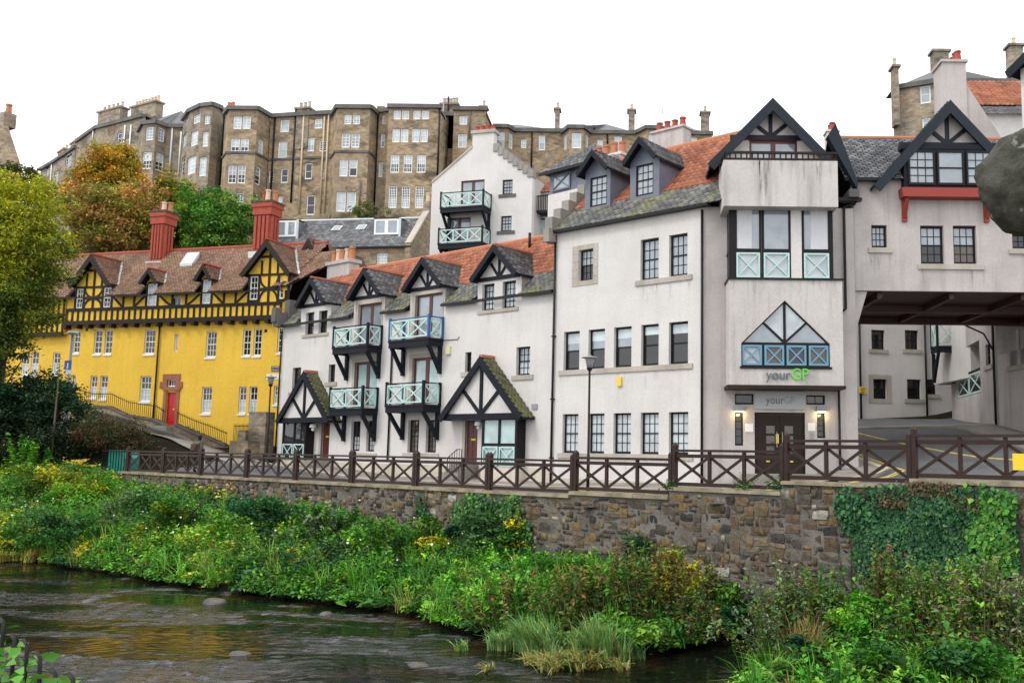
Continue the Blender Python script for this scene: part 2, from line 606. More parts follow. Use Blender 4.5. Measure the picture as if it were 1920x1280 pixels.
def m_tarmac():
    m = Mat('tarmac')
    n = m.ramp(m.noise(0.7, 5, 0.6), (0.35, 0.0), (0.7, 1.0))
    c = m.mix(n, (0.075, 0.077, 0.082), (0.12, 0.12, 0.122))
    c = m.mix(1.0, c, m.ramp(m.noise(70, 2, 0.6), (0.3, 0.7), (0.7, 1.25)), 'MULTIPLY')
    m.color(c).set(0.8)
    m.bump(m.noise(90, 2), 0.4, 0.01)
    M['tarmac'] = m.m
    m = Mat('paving')
    c = m.mix(m.ramp(m.noise(1.1, 5), (0.4, 0.0), (0.7, 1.0)), (0.26, 0.23, 0.20), (0.16, 0.145, 0.125))
    m.color(c).set(0.85)
    m.bump(m.noise(40, 3), 0.4, 0.01)
    M['paving'] = m.m
    m = Mat('earth')
    c = m.mix(m.ramp(m.noise(1.3, 6), (0.4, 0.0), (0.65, 1.0)), (0.016, 0.012, 0.008), (0.02, 0.024, 0.01))
    m.color(c).set(1.0, spec=0.05)
    m.bump(m.noise(6, 6, 0.7), 0.8, 0.1)
    M['earth'] = m.m
    m = Mat('wall_mortar')
    c = m.mix(m.ramp(m.noise(1.3, 6), (0.35, 0.0), (0.65, 1.0)), (0.21, 0.19, 0.165), (0.10, 0.09, 0.08))
    m.color(c).set(0.95)
    m.bump(m.noise(14, 5, 0.7), 0.8, 0.05)
    M['wall_mortar'] = m.m
    m = Mat('wall_stone')
    r = m.math('FRACT', m.math('ADD', m.objrand(), m.island()))
    c = m.ramp(r, (0.0, (0.035, 0.033, 0.033)), (0.20, (0.075, 0.062, 0.052)), (0.40, (0.155, 0.10, 0.055)), (0.58, (0.10, 0.09, 0.082)), (0.74, (0.25, 0.16, 0.065)), (0.88, (0.15, 0.10, 0.075)), (0.97, (0.30, 0.22, 0.12)), (1.0, (0.5, 0.48, 0.42)))
    c = m.mix(1.0, c, m.ramp(m.noise(2.4, 6, 0.7), (0.3, 0.45), (0.7, 1.35)), 'MULTIPLY')
    lich = m.ramp(m.noise(1.0, 6, 0.75), (0.56, 0.0), (0.72, 1.0))
    c = m.mix(m.math('MULTIPLY', lich, 0.4), c, (0.15, 0.13, 0.04))
    m.color(c).set(0.9)
    m.bump(m.noise(7, 7, 0.8), 1.0, 0.05)
    M['wall_stone'] = m.m
    m = Mat('coping_stone')
    c = m.mix(m.ramp(m.noise(2.0, 6), (0.4, 0.0), (0.65, 1.0)), (0.34, 0.28, 0.19), (0.16, 0.14, 0.09))
    m.color(c).set(0.9)
    m.bump(m.noise(16, 5), 0.5, 0.03)
    M['coping_stone'] = m.m
    m = Mat('stone_mossy')
    c = m.mix(m.ramp(m.noise(7.0, 7, 0.7), (0.42, 0.0), (0.6, 1.0)), (0.105, 0.102, 0.08), (0.028, 0.033, 0.012))
    c = m.mix(m.ramp(m.noise(16, 4, 0.6), (0.62, 0.0), (0.7, 1.0)), c, (0.33, 0.33, 0.29))
    m.color(c).set(0.9)
    m.bump(m.noise(14, 8, 0.75), 1.0, 0.05)
    M['stone_mossy'] = m.m
    m = Mat('river_stone')
    c = m.mix(m.ramp(m.noise(3.0, 6), (0.4, 0.0), (0.65, 1.0)), (0.085, 0.072, 0.06), (0.03, 0.026, 0.02))
    m.color(c).set(0.5)
    m.bump(m.noise(9, 5), 0.6, 0.04)
    M['river_stone'] = m.m


m_tarmac()


def leaf_mat(key, transl=0.16, rough=0.6):
    m = Mat(key)
    c = m.attr('Col')
    m.color(c).set(rough, spec=0.14)
    t = m.n.new('ShaderNodeBsdfTranslucent')
    m.l.new(m.mix(1.0, c, (1.2, 1.25, 0.7), 'MULTIPLY'), t.inputs['Color'])
    mxs = m.n.new('ShaderNodeMixShader')
    mxs.inputs[0].default_value = transl
    out = m.n['Material Output']
    m.l.new(m.b.outputs[0], mxs.inputs[1])
    m.l.new(t.outputs[0], mxs.inputs[2])
    m.l.new(mxs.outputs[0], out.inputs['Surface'])
    M[key] = m.m


leaf_mat('leaf')
leaf_mat('leaf_glossy', 0.08, 0.4)
paint('bark', (0.06, 0.048, 0.036), 0.95, 0.6, (0.03, 0.024, 0.018), 6, 0.8)
paint('bark_pale', (0.16, 0.11, 0.075), 0.95, 0.6, (0.08, 0.06, 0.04), 6, 0.8)

_m = Mat('rain_stain')
_m.color((0.05, 0.048, 0.045)).set(1.0, spec=0.0)
_m.l.new(_m.math('MULTIPLY', _m.ramp(_m.noise(1.0, 6, 0.7, _m.mapped((9, 9, 1.2))), (0.40, 0.0), (0.72, 1.0)), 0.17), _m.b.inputs['Alpha'])
M['rain_stain'] = _m.m


def rain_streaks(parent, fr, x0, x1, z, y, n, l0, l1, seed=0, w=(0.05, 0.16)):
    """dirt washed down a wall from a ledge, each run its own shape"""
    r = random.Random(seed)
    m = MB()
    for k in range(n):
        x, ww, L = r.uniform(x0, x1), r.uniform(*w), r.uniform(l0, l1)
        yy = y - 0.0035 - 0.0004 * k
        d = r.uniform(-0.02, 0.02)
        m.quad((x - ww / 2, yy, z), (x - ww * 0.32 + d, yy, z - L * 0.6), (x + d, yy, z - L), (x + ww * 0.3 + d, yy, z - L * 0.55), (x + ww / 2, yy, z))
    return m.put('rain_streaks', M['rain_stain'], parent, fr, 'stuff')

# ================================================================ building kit
def window(parent, fr, rect, holes=None, y=0.0, depth=0.13, cols=3, rows=2, sash=True, frame='paint_frame_dark', glass='glass_dark',
           glass2=None, blind=None, fw=0.055, bar=0.024, sill=None, ext=0.10, sill_h=0.13, name='window'):
    x0, x1, z0, z1 = rect
    if holes is not None:
        holes.append(rect)
    ya, yb = y + depth - 0.02, y + depth + 0.05
    m = MB()
    m.box(x0, x0 + fw, ya, yb, z0, z1).box(x1 - fw, x1, ya, yb, z0, z1)
    m.box(x0 + fw, x1 - fw, ya, yb, z1 - fw, z1).box(x0 + fw, x1 - fw, ya, yb, z0, z0 + fw * 1.3)
    zm = (z0 + z1) / 2
    if sash:
        m.box(x0 + fw, x1 - fw, ya + 0.005, yb, zm - 0.025, zm + 0.025)
    w = m.put(name, M[frame], parent, fr)
    spans = [(z0 + fw * 1.3, zm - 0.025, glass2 or glass), (zm + 0.025, z1 - fw, glass)] if sash else [(z0 + fw * 1.3, z1 - fw, glass)]
    b = MB()
    nb = 0
    if blind and sash:
        lo, hi, g = spans[1]
        zb = hi - (hi - lo) * blind
        MB().box(x0 + fw, x1 - fw, y + depth + 0.0215, y + depth + 0.0315, zb, hi).put('roller_blind', M['glass_blind'], w)
        spans[1] = (lo, zb, g)
    for (a, c, g) in spans:
        p = MB().box(x0 + fw, x1 - fw, y + depth + 0.022, y + depth + 0.032, a, c)
        p.put('pane', M[g], w)
        for i in range(1, cols):
            x = x0 + fw + (x1 - x0 - 2 * fw) * i / cols
            b.box(x - bar / 2, x + bar / 2, y + depth, y + depth + 0.02, a, c)
            nb += 1
        for j in range(1, rows):
            z = a + (c - a) * j / rows
            b.box(x0 + fw, x1 - fw, y + depth + 0.001, y + depth + 0.021, z - bar / 2, z + bar / 2)
            nb += 1
    if nb:
        b.put('glazing_bars', M[frame], w)
    if sill:
        MB().box(x0 - ext, x1 + ext, y - 0.06, y + depth - 0.02, z0 - sill_h, z0).put('sill', M[sill], w)
    return w


def px_row(fr, xs, y0, y1, xref, off=0.0):
    """openings of one storey: heights from one of them, sides from each"""
    z0, z1 = fr.at(xref, y1, off)[1], fr.at(xref, y0, off)[1]
    out = []
    for a, b in xs:
        ym = fr.px(fr.at((a + b) / 2, (y0 + y1) / 2, off)[0], off, (z0 + z1) / 2)[1]
        out.append((fr.at(a, ym, off)[0], fr.at(b, ym, off)[0], z0, z1))
    return out


def tiles(name, mat, parent, fr, o, ex, up, Wd, L, tw, th, clip=None, thick=0.022, lift=0.012, pan=False, seed=1):
    """a covering laid tile by tile on a slope: o lower-left corner, ex along, up the slope"""
    rng = np.random.default_rng(seed)
    o, ex, up = Vector(o), Vector(ex).normalized(), Vector(up).normalized()
    nn = ex.cross(up).normalized()
    if nn.z < 0:
        nn = -nn
    O, EX, UP, N = (np.array(q[:]) for q in (o, ex, up, nn))
    nr, nc = max(1, math.ceil(L / th)), max(1, math.ceil(Wd / tw))
    jj, ii = np.meshgrid(np.arange(nr), np.arange(nc + 1), indexing='ij')
    u0 = (ii * tw - (0 if pan else (jj % 2) * tw * 0.5)).ravel().astype(float)
    v0 = (jj * th).ravel().astype(float)
    uc, vc = u0 + tw / 2, v0 + th / 2
    k = (uc > 0) & (uc < Wd) & (vc < L)
    if clip is not None:
        k &= clip(uc, vc)
    u0, v0 = u0[k], v0[k]
    n = len(u0)
    if n == 0:
        return None
    if pan:
        prof = [(0.0, 0.022), (0.16, 0.052), (0.34, 0.038), (0.56, 0.0), (0.80, 0.004), (1.03, 0.034)]
        cols = len(prof)
        V = np.zeros((n, 3 * cols, 3))
        jit = rng.normal(0, 0.004, (n, 1))
        for c, (fu, h) in enumerate(prof):
            uu = (u0 + fu * tw)[:, None]
            for r_, (dv, hh) in enumerate(((-0.04, thick + lift), (-0.04, 0.0), (th, lift))):
                base = O + uu * EX + (v0 + dv)[:, None] * UP
                hgt = hh + h + (jit[:, 0] if r_ != 1 else 0)
                if r_ == 1:
                    hgt = np.full(n, h * 0.6)
                V[:, r_ * cols + c] = base + np.reshape(hgt, (-1, 1)) * N
        f = []
        for c in range(cols - 1):
            f.append((c, c + 1, 2 * cols + c + 1, 2 * cols + c))
            f.append((cols + c, cols + c + 1, c + 1, c))
        F = np.array(f)
        F = (F[None] + (np.arange(n) * 3 * cols)[:, None, None]).reshape(-1, 4)
        me = np_mesh(name, V.reshape(-1, 3), F)
    else:
        g = 0.012
        w1 = tw * rng.uniform(0.9, 1.0, n) - g
        ov = th * 1.25
        h0 = thick + lift + rng.normal(0, 0.004, n)
        h1 = rng.uniform(0.0, 0.008, n)
        sk = rng.normal(0, 0.012, n)
        V = np.zeros((n, 6, 3))
        P = O + u0[:, None] * EX + v0[:, None] * UP

        def pt(du, dv, h):
            return P + np.reshape(du, (-1, 1)) * EX + np.reshape(dv, (-1, 1)) * UP + np.reshape(h, (-1, 1)) * N
        z = np.zeros(n)
        V[:, 0] = pt(z + g, z + sk, h0)
        V[:, 1] = pt(w1, z - sk, h0)
        V[:, 2] = pt(w1, z + ov, h1)
        V[:, 3] = pt(z + g, z + ov, h1)
        V[:, 4] = pt(z + g, z + sk, h0 - thick - 0.012)
        V[:, 5] = pt(w1, z - sk, h0 - thick - 0.012)
        F = np.array([(0, 1, 2, 3), (4, 5, 1, 0)])
        F = (F[None] + (np.arange(n) * 6)[:, None, None]).reshape(-1, 4)
        me = np_mesh(name, V.reshape(-1, 3), F)
    return put(name, me, M[mat], parent, fr, 'stuff')


def gable_hat(parent, fr, xc, hl, hr, za, zf, yf, y_at, mat='slate', board='timber_black', bw=0.24, seed=3, bt=0.07, tw=0.24, th=0.16, ridge=None, boards=True, overl=0.0, flash=False):
    """pitched roof of a dormer or porch: ridge runs back from a gable at yf to where it meets y_at(z)"""
    roof = MB()
    for sgn, h in ((-1, hl), (1, hr)):
        foot, apex = (xc + sgn * h, zf), (xc, za)
        yr, ye = y_at(za), y_at(zf)
        a, b, c, d = (foot[0], yf, zf), (apex[0], yf, za), (apex[0], yr, za), (foot[0], max(ye, yf + 0.05), zf)
        dn = 0.09
        roof.quad(*( (a, b, c, d) if sgn < 0 else (d, c, b, a)))
        roof.quad(*[(p[0], p[1], p[2] - dn) for p in ((d, c, b, a) if sgn < 0 else (a, b, c, d))])
        roof.quad(a, d, (d[0], d[1], d[2] - dn), (a[0], a[1], a[2] - dn))
        roof.quad(a, b, (b[0], b[1], b[2] - dn), (a[0], a[1], a[2] - dn))
    r = roof.put('roof', M['timber_black'], parent, fr)
    for sgn, h in ((-1, hl), (1, hr)):
        sl = math.hypot(h, za - zf)
        Wd = max(y_at(za), y_at(zf)) - yf

        def clip(u, v, sl=sl):
            z = zf + (za - zf) * v / sl
            lim = np.array([y_at(q) for q in z])
            return (u + yf) < lim + 0.06
        o = (xc + sgn * h, yf - 0.02, zf + 0.005)
        tiles('slates' if mat.startswith('slate') else 'roof_tiles', mat, r, None, o, (0, 1, 0), (-sgn * h, 0, za - zf), Wd, sl, tw, th, clip, seed=seed + sgn)
    if ridge:
        MB().beam((xc, yf - 0.03, za + 0.03), (xc, y_at(za) + 0.05, za + 0.03), 0.2, 0.09).put('ridge_tiles', M[ridge], r)
    if boards:
        for sgn, h in ((-1, hl), (1, hr)):
            f = (xc + sgn * h, zf)
            L = math.hypot(h, za - zf)
            ux, uz = sgn * h / L, (zf - za) / L
            nx, nz = (uz, -ux) if sgn > 0 else (-uz, ux)      # inwards/down
            if nz > 0: nx, nz = -nx, -nz
            e = overl
            p0 = (xc, za + 0.03)
            p1 = (f[0] + ux * e, f[1] + uz * e + 0.03)
            dz = bw / (h / L)
            p2 = (p1[0] + nx * bw, p1[1] + nz * bw)
            p3 = (xc, za + 0.03 - dz)
            poly = [p0, p3, p2, p1] if sgn < 0 else [p0, p1, p2, p3]
            poly = poly if _area(poly) > 0 else poly[::-1]
            MB().prism(poly, yf - bt - 0.012, yf - 0.012).put('bargeboard', M[board], parent, fr)
    if flash:
        for sgn, h in ((1, hr),):
            a = (xc, y_at(za) + 0.02, za + 0.05)
            b = (xc + sgn * h, y_at(zf) + 0.02, zf + 0.05)
            MB().beam(a, b, 0.2, 0.03, (0, -0.6, 0.7)).put('flashing', M['lead_flashing'], parent, fr)
    return r


def _area(p):
    return sum(p[i][0] * p[(i + 1) % len(p)][1] - p[(i + 1) % len(p)][0] * p[i][1] for i in range(len(p))) / 2


def half_timber(parent, fr, xc, hl, hr, za, zf, y, mat='timber_black', w=0.13, tie=True, tw=0.18, diag=0.5):
    """king post, two struts and a tie beam let into a gable"""
    y0, y1 = y - 0.055, y + 0.02
    if tie:
        MB().box(xc - hl, xc + hr, y0 - 0.012, y1, zf - tw / 2, zf + tw / 2).put('tie_beam', M[mat], parent, fr)
    MB().box(xc - w / 2, xc + w / 2, y0, y1, zf + tw / 2, za - 0.1).put('king_post', M[mat], parent, fr)
    for sgn, h in ((-1, hl), (1, hr)):
        MB().strip((xc + sgn * 0.06, zf + tw / 2), (xc + sgn * h * diag, zf + (za - zf) * (1 - diag) - 0.02), w, y0 + 0.006, y1).put('strut', M[mat], parent, fr)


def balcony(parent, fr, xl, xr, D, z, h=0.95, post='timber_black', panel='paint_mint', nfront=2, nside=1, drop=1.55, fascia=0.26, left=True, label=None):
    dk = MB().box(xl - 0.06, xr + 0.06, -D - 0.06, 0.0, z - 0.1, z)
    dk.box(xl - 0.03, xr + 0.03, -D - 0.03, -D + 0.05, z - 0.1 - fascia, z - 0.1)
    dk.box(xr - 0.05, xr + 0.03, -D + 0.05, 0, z - 0.1 - fascia, z - 0.1).box(xl - 0.03, xl + 0.05, -D + 0.05, 0, z - 0.1 - fascia, z - 0.1)
    b = dk.put('balcony', M['timber_black'], parent, fr)
    if label:
        b['label'] = label
    for (x, y) in ((xl, -D), (xr, -D), (xr, -0.06), (xl, -0.06)):
        MB().box(x - 0.055, x + 0.055, y - 0.055, y + 0.055, z, z + h + (0.1 if y < -0.1 else 0.05)).put('post', M[post], b)
    for a, c in (((xl, -D), (xr, -D)), ((xr, -D), (xr, -0.06)), ((xl, -D), (xl, -0.06))):
        p, q = Vector((a[0], a[1], z + h)), Vector((c[0], c[1], z + h))
        t = (q - p).normalized() * 0.055
        MB().beam(p + t, q - t, 0.07, 0.05).put('handrail', M[post], b)
        n = nfront if a[1] == c[1] else nside
        lo, hi = z + 0.10, z + h - 0.09
        for i in range(n):
            e0 = p.lerp(q, i / n) + t * (1.3 if i == 0 else 0.35)
            e1 = p.lerp(q, (i + 1) / n) - t * (1.3 if i == n - 1 else 0.35)
            g = MB()
            f = lambda e, zz: (e.x, e.y, zz)
            w = 0.062
            for s0, s1 in ((f(e0, lo), f(e1, lo)), (f(e0, hi), f(e1, hi)), (f(e0, lo - w / 2), f(e0, hi + w / 2)), (f(e1, lo - w / 2), f(e1, hi + w / 2)), (f(e0, lo), f(e1, hi))):
                g.beam(s0, s1, 0.045, w)
            dd = (q - p).normalized()
            off = Vector((-dd.y, dd.x, 0)) * 0.012
            g.beam(Vector(f(e0, hi)) + off, Vector(f(e1, lo)) + off, 0.045, w)
            g.put('lattice_panel', M[panel], b)
    zb = z - 0.1 - fascia
    for x in (xl + 0.08, xr - 0.08):
        MB().box(x - 0.08, x + 0.08, -0.16, -0.002, zb - drop, zb).put('wall_post', M['timber_black'], b)
        MB().beam((x, -D + 0.02, zb + 0.12), (x, -0.1, zb - drop + 0.16), 0.15, 0.15).put('brace', M['timber_black'], b)
    return b


def xpanel(parent, fr, x0, x1, z0, z1, y, mat='paint_mint', w=0.06, name='lattice_panel', d=0.035):
    g = MB()
    g.box(x0, x0 + w, y, y + d, z0, z1).box(x1 - w, x1, y, y + d, z0, z1).box(x0 + w, x1 - w, y, y + d, z0, z0 + w).box(x0 + w, x1 - w, y, y + d, z1 - w, z1)
    g.strip((x0 + w * 0.6, z0 + w * 0.6), (x1 - w * 0.6, z1 - w * 0.6), w * 0.75, y + 0.003, y + d - 0.004)
    g.strip((x0 + w * 0.6, z1 - w * 0.6), (x1 - w * 0.6, z0 + w * 0.6), w * 0.75, y + 0.006, y + d - 0.002)
    return g.put(name, M[mat], parent, fr)


def glazed(parent, fr, x0, x1, z0, z1, y, glass, frame='paint_frame_dark', fw=0.07, name='window', d=0.06):
    m = MB()
    m.box(x0, x0 + fw, y, y + d, z0, z1).box(x1 - fw, x1, y, y + d, z0, z1).box(x0 + fw, x1 - fw, y, y + d, z1 - fw, z1).box(x0 + fw, x1 - fw, y, y + d, z0, z0 + fw)
    w = m.put(name, M[frame], parent, fr)
    MB().box(x0 + fw, x1 - fw, y + d * 0.55, y + d * 0.7, z0 + fw, z1 - fw).put('pane', M[glass], w)
    return w


def pipe(parent, fr, pts, r=0.045, name='downpipe', mat='metal_black'):
    m = MB().tube(pts, r, 8)
    o = m.put(name, M[mat], parent, fr, smooth=True)
    return o


def chimney_pots(parent, fr, pts, h=0.6, r=0.14, mats=('terracotta',), name='chimney_pot'):
    for i, p in enumerate(pts):
        hh = h * random.uniform(0.9, 1.1)
        MB().lathe([(r * 1.05, 0), (r, 0.06), (r * 0.82, hh * 0.8), (r * 1.0, hh * 0.86), (r * 1.0, hh), (r * 0.7, hh), (r * 0.68, hh - 0.15)], 10, p).put(name, M[mats[i % len(mats)]], parent, fr, smooth=False)


def roof_depth(fr, xpx, ypx, zg, tanp, y0=0.0):
    """how far back a ridge lies so that it shows at that pixel, for a slope rising from zg at y0"""
    best = None
    for i in range(1, 400):
        D = i * 0.03
        z = zg + (D - y0) * tanp
        x = fr.at(xpx, ypx, D)[0]
        e = abs(fr.at(xpx, ypx, D)[1] - z)
        if best is None or e < best[0]:
            best = (e, D, z)
    return best[1], best[2]


def text_mesh(txt, size, depth):
    c = bpy.data.curves.new('lettering', 'FONT')
    c.body = txt
    c.size = size
    c.extrude = depth / 2
    c.resolution_u = 3
    o = bpy.data.objects.new('lettering_source', c)
    COL.objects.link(o)
    bpy.context.view_layer.update()
    me = bpy.data.meshes.new_from_object(o.evaluated_get(bpy.context.evaluated_depsgraph_get()))
    bpy.data.objects.remove(o)
    me.transform(Matrix.Rotation(math.pi / 2, 4, 'X'))
    return me


def lettering(parent, fr, txt, mat, x0, x1, zb, y, size, depth=0.03, name='lettering', condense=None):
    me = text_mesh(txt, size, depth)
    xs = [v.co.x for v in me.vertices]
    sx = (x1 - x0) / (max(xs) - min(xs))
    mn = min(xs)
    for v in me.vertices:
        v.co.x = x0 + (v.co.x - mn) * sx
        v.co.y += y
        v.co.z += zb
    return put(name, me, M[mat], parent, fr)


def deck(x0, x1, y0, z0, y1, z1, bodies):
    """boarding under a roof slope, left open where dormer walls stand"""
    m = MB()
    t = lambda z: y0 + (y1 - y0) * (z - z0) / (z1 - z0)
    x = x0
    for a, b, zc in sorted(bodies):
        m.quad((x, y0, z0), (a, y0, z0), (a, y1, z1), (x, y1, z1))
        m.quad((a, t(zc), zc), (b, t(zc), zc), (b, y1, z1), (a, y1, z1))
        x = b
    m.quad((x, y0, z0), (x1, y0, z0), (x1, y1, z1), (x, y1, z1))
    return m

# ================================================================ the lie of the land
class RBF:
    def __init__(s, pts):
        P = np.array(pts, float)
        s.p, z = P[:, :2], P[:, 2]
        d = np.linalg.norm(s.p[:, None] - s.p[None], axis=2)
        n = len(P)
        A = np.zeros((n + 3, n + 3))
        A[:n, :n] = d + np.eye(n) * 0.2
        A[:n, n:] = np.c_[np.ones(n), s.p]
        A[n:, :n] = A[:n, n:].T
        s.w = np.linalg.solve(A, np.r_[z, 0, 0, 0])

    def __call__(s, x, y):
        x, y = np.asarray(x, float), np.asarray(y, float)
        q = np.stack([x.ravel(), y.ravel()], 1)
        d = np.linalg.norm(q[:, None] - s.p[None], axis=2)
        r = d @ s.w[:-3] + np.c_[np.ones(len(q)), q] @ s.w[-3:]
        return r.reshape(x.shape)


DIR = (0.795, -0.606)          # the street runs this way (to the right and nearer)
FEN = Fr(1.033, 23.41, None, 0.0, DIR)          # line of the parapet wall above the river
POST_PX = [233, 300, 370, 456, 548, 653, 773, 910, 1070, 1255, 1465, 1705, 1985]
POSTS = [FEN.at(p, 860)[0] for p in POST_PX]
# level of the wall head under each panel, read from the photograph
COPING = []
for i in range(len(POSTS) - 1):
    pxm = (POST_PX[i] + POST_PX[i + 1]) / 2
    COPING.append(FEN.at(pxm, {0: 884, 1: 888, 2: 892, 3: 899, 4: 908, 5: 917, 6: 925, 7: 934, 8: 930, 9: 922, 10: 910, 11: 908}[i])[1])
_lo = sum(COPING[:8]) / 8
COPING[:8] = [_lo] * 8

ROAD = RBF([(6, 19.6, 3.28), (9, 17, 3.45), (1, 23.4, 2.85), (-1.6, 25.5, 2.62), (-6, 29, 2.45), (-13, 34, 2.45), (-20, 40, 2.5), (-24, 43, 2.55),
            (2.7, 33, 2.78), (-3, 37.4, 2.62), (-11, 43.5, 2.6), (-19, 49.6, 3.0), (-24.8, 48, 4.45), (-27.4, 50, 5.0), (-22, 46, 3.6), (-20.3, 47.5, 3.45), (-24.5, 44.5, 3.0), (5.5, 31.5, 2.95), (8.5, 33.5, 3.55), (13, 33.5, 4.0), (16, 33, 4.2),
            (10, 27, 3.5), (16, 25, 3.9), (16, 40, 5.3), (10, 40, 5.0), (9, 52, 5.95), (18, 52, 6.1), (20, 20, 3.8),
            (-28, 52, 3.7), (-33, 54, 5.2), (-40, 56, 6.2), (-48, 58, 7.2), (-30, 47, 3.4), (-36, 47, 3.4), (-45, 48, 3.6), (-25, 57, 4.4),
            (-20, 60, 7), (0, 62, 10), (20, 66, 11), (-50, 75, 17), (-20, 80, 20), (5, 85, 22), (40, 80, 20), (-60, 100, 27), (0, 105, 30), (50, 110, 30),
            (-130, 200, 36), (0, 220, 36), (130, 200, 34), (-90, 60, 14), (80, 50, 14)])

# shore line on the far bank, from where the water ends
SHORE = [on_level(x, y, 0.0) for x, y in ((-120, 1034), (0, 1046), (70, 1050), (150, 1064), (240, 1078), (330, 1092), (420, 1104), (520, 1116), (620, 1130), (700, 1138),
                                            (790, 1156), (850, 1172), (930, 1192), (1010, 1212), (1110, 1224), (1220, 1222), (1300, 1208), (1345, 1196), (1395, 1182),
                                            (1432, 1172), (1456, 1200), (1462, 1245), (1450, 1290), (1430, 1330), (1470, 1420), (1900, 1500), (2300, 1430))]
SH = np.array([(p.x, p.y) for p in SHORE])


def shore_dist(x, y):
    """signed distance to the shore line, positive on the bank"""
    q = np.stack([np.ravel(x), np.ravel(y)], 1)
    best = np.full(len(q), 1e9)
    for a, b in zip(SH[:-1], SH[1:]):
        ab = b - a
        t = np.clip(((q - a) @ ab) / (ab @ ab), 0, 1)
        best = np.minimum(best, np.linalg.norm(q - (a + t[:, None] * ab), axis=1))
    poly = np.vstack([SH, [(60, 10), (60, 60), (-120, 120), (-120, SH[0, 1])]])
    ins = np.zeros(len(q), bool)
    n = len(poly)
    for i in range(n):
        a, b = poly[i], poly[(i + 1) % n]
        c = ((a[1] > q[:, 1]) != (b[1] > q[:, 1]))
        with np.errstate(divide='ignore', invalid='ignore'):
            xx = (b[0] - a[0]) * (q[:, 1] - a[1]) / (b[1] - a[1]) + a[0]
        ins ^= c & (q[:, 0] < xx)
    return np.where(ins, best, -best).reshape(np.shape(x))


def bank_z(x, y):
    """ground between river and wall"""
    x, y = np.asarray(x, float), np.asarray(y, float)
    d = shore_dist(x, y)
    s = (x - FEN.o.x) * FEN.d.x + (y - FEN.o.y) * FEN.d.y
    t = -((x - FEN.o.x) * FEN.n.x + (y - FEN.o.y) * FEN.n.y)     # distance in front of the wall
    top = np.interp(s, [-60, -40, -32, -29, -22, -12, -5, 0, 3, 12], [3.4, 2.9, 2.6, 2.1, 1.9, 1.5, 1.0, 0.75, 0.55, 0.6])
    k = np.clip(d / np.maximum(d + np.maximum(t, 0.0), 0.5), 0, 1)
    h = 0.12 + (top - 0.12) * np.power(k, 0.8)
    return np.where(d > 0, np.minimum(h, 0.16 + d * 2.2), np.maximum(d * 0.45, -0.55))


def grid_sheet(name, xs, ys, zf, mat, keep=None, kind='structure'):
    X, Y = np.meshgrid(xs, ys, indexing='ij')
    Z = zf(X, Y)
    n, m = X.shape
    V = np.stack([X.ravel(), Y.ravel(), Z.ravel()], 1)
    i, j = np.meshgrid(np.arange(n - 1), np.arange(m - 1), indexing='ij')
    a = (i * m + j).ravel()
    F = np.stack([a, a + m, a + m + 1, a + 1], 1)
    if keep is not None:
        cx = V[F].mean(1)
        F = F[keep(cx[:, 0], cx[:, 1])]
        u = np.unique(F)
        mp = np.zeros(len(V), int)
        mp[u] = np.arange(len(u))
        V, F = V[u], mp[F]
    return put(name, np_mesh(name, V, F, smooth=True), mat, kind=kind)


def wall_t(x, y):
    return -((x - FEN.o.x) * FEN.n.x + (y - FEN.o.y) * FEN.n.y)


# far ground / hillside behind the parapet
def ramp_axis(lo, hi, mid_lo, mid_hi, fine, coarse):
    return np.r_[np.arange(lo, mid_lo, coarse), np.arange(mid_lo, mid_hi, fine), np.arange(mid_hi, hi + coarse, coarse)]


grid_sheet('ground', ramp_axis(-400, 400, -46, 26, 0.8, 12), ramp_axis(5, 520, 12, 62, 0.8, 12), lambda x, y: ROAD(x, np.minimum(y, 230)) - 0.06, M['earth'], lambda x, y: wall_t(x, y) < -0.28)
# river bed and bank in front of the parapet
grid_sheet('river_bank', np.arange(-46, 22, 0.35), np.arange(11, 62, 0.35), lambda x, y: bank_z(x, y) + 0.05 * np.sin(x * 2.1 + y) * np.sin(y * 1.7) * (shore_dist(x, y) > 0), M['earth'], lambda x, y: wall_t(x, y) > np.where((x - FEN.o.x) * FEN.d.x + (y - FEN.o.y) * FEN.d.y < POSTS[0] - 0.3, -2.5, -0.4))
grid_sheet('river_bed', np.arange(-120, 61, 6.0), np.arange(-40, 19, 6.0), lambda x, y: x * 0 - 0.62, M['earth'])
# the near bank the photograph was taken from
_nb = [(60, 2.9), (-1.6, 2.9), (-2.2, 3.5), (-4.0, 5.6), (-60, 7.5)]
_m = MB().quad((-60, -40, 2.55), (60, -40, 2.55), *[(x, y, 2.55) for x, y in _nb])
for _a, _b in zip(_nb[:-1], _nb[1:]):
    _m.quad((_b[0], _b[1], 2.55), (_a[0], _a[1], 2.55), (_a[0], _a[1] + 0.8, -0.7), (_b[0], _b[1] + 0.8, -0.7))
_m.put('path', M['paving'], kind='structure')


# street between the parapet and the houses
def inside(poly):
    P = np.array(poly, float)

    def f(x, y):
        ins = np.zeros(np.shape(x), bool)
        n = len(P)
        for i in range(n):
            a, b = P[i], P[(i + 1) % n]
            c = ((a[1] > y) != (b[1] > y))
            if a[1] == b[1]: continue
            ins ^= c & (x < (b[0] - a[0]) * (y - a[1]) / (b[1] - a[1]) + a[0])
        return ins
    return f


def street_pts(s, t):
    p = FEN.w(s, t, 0)
    return p.x, p.y


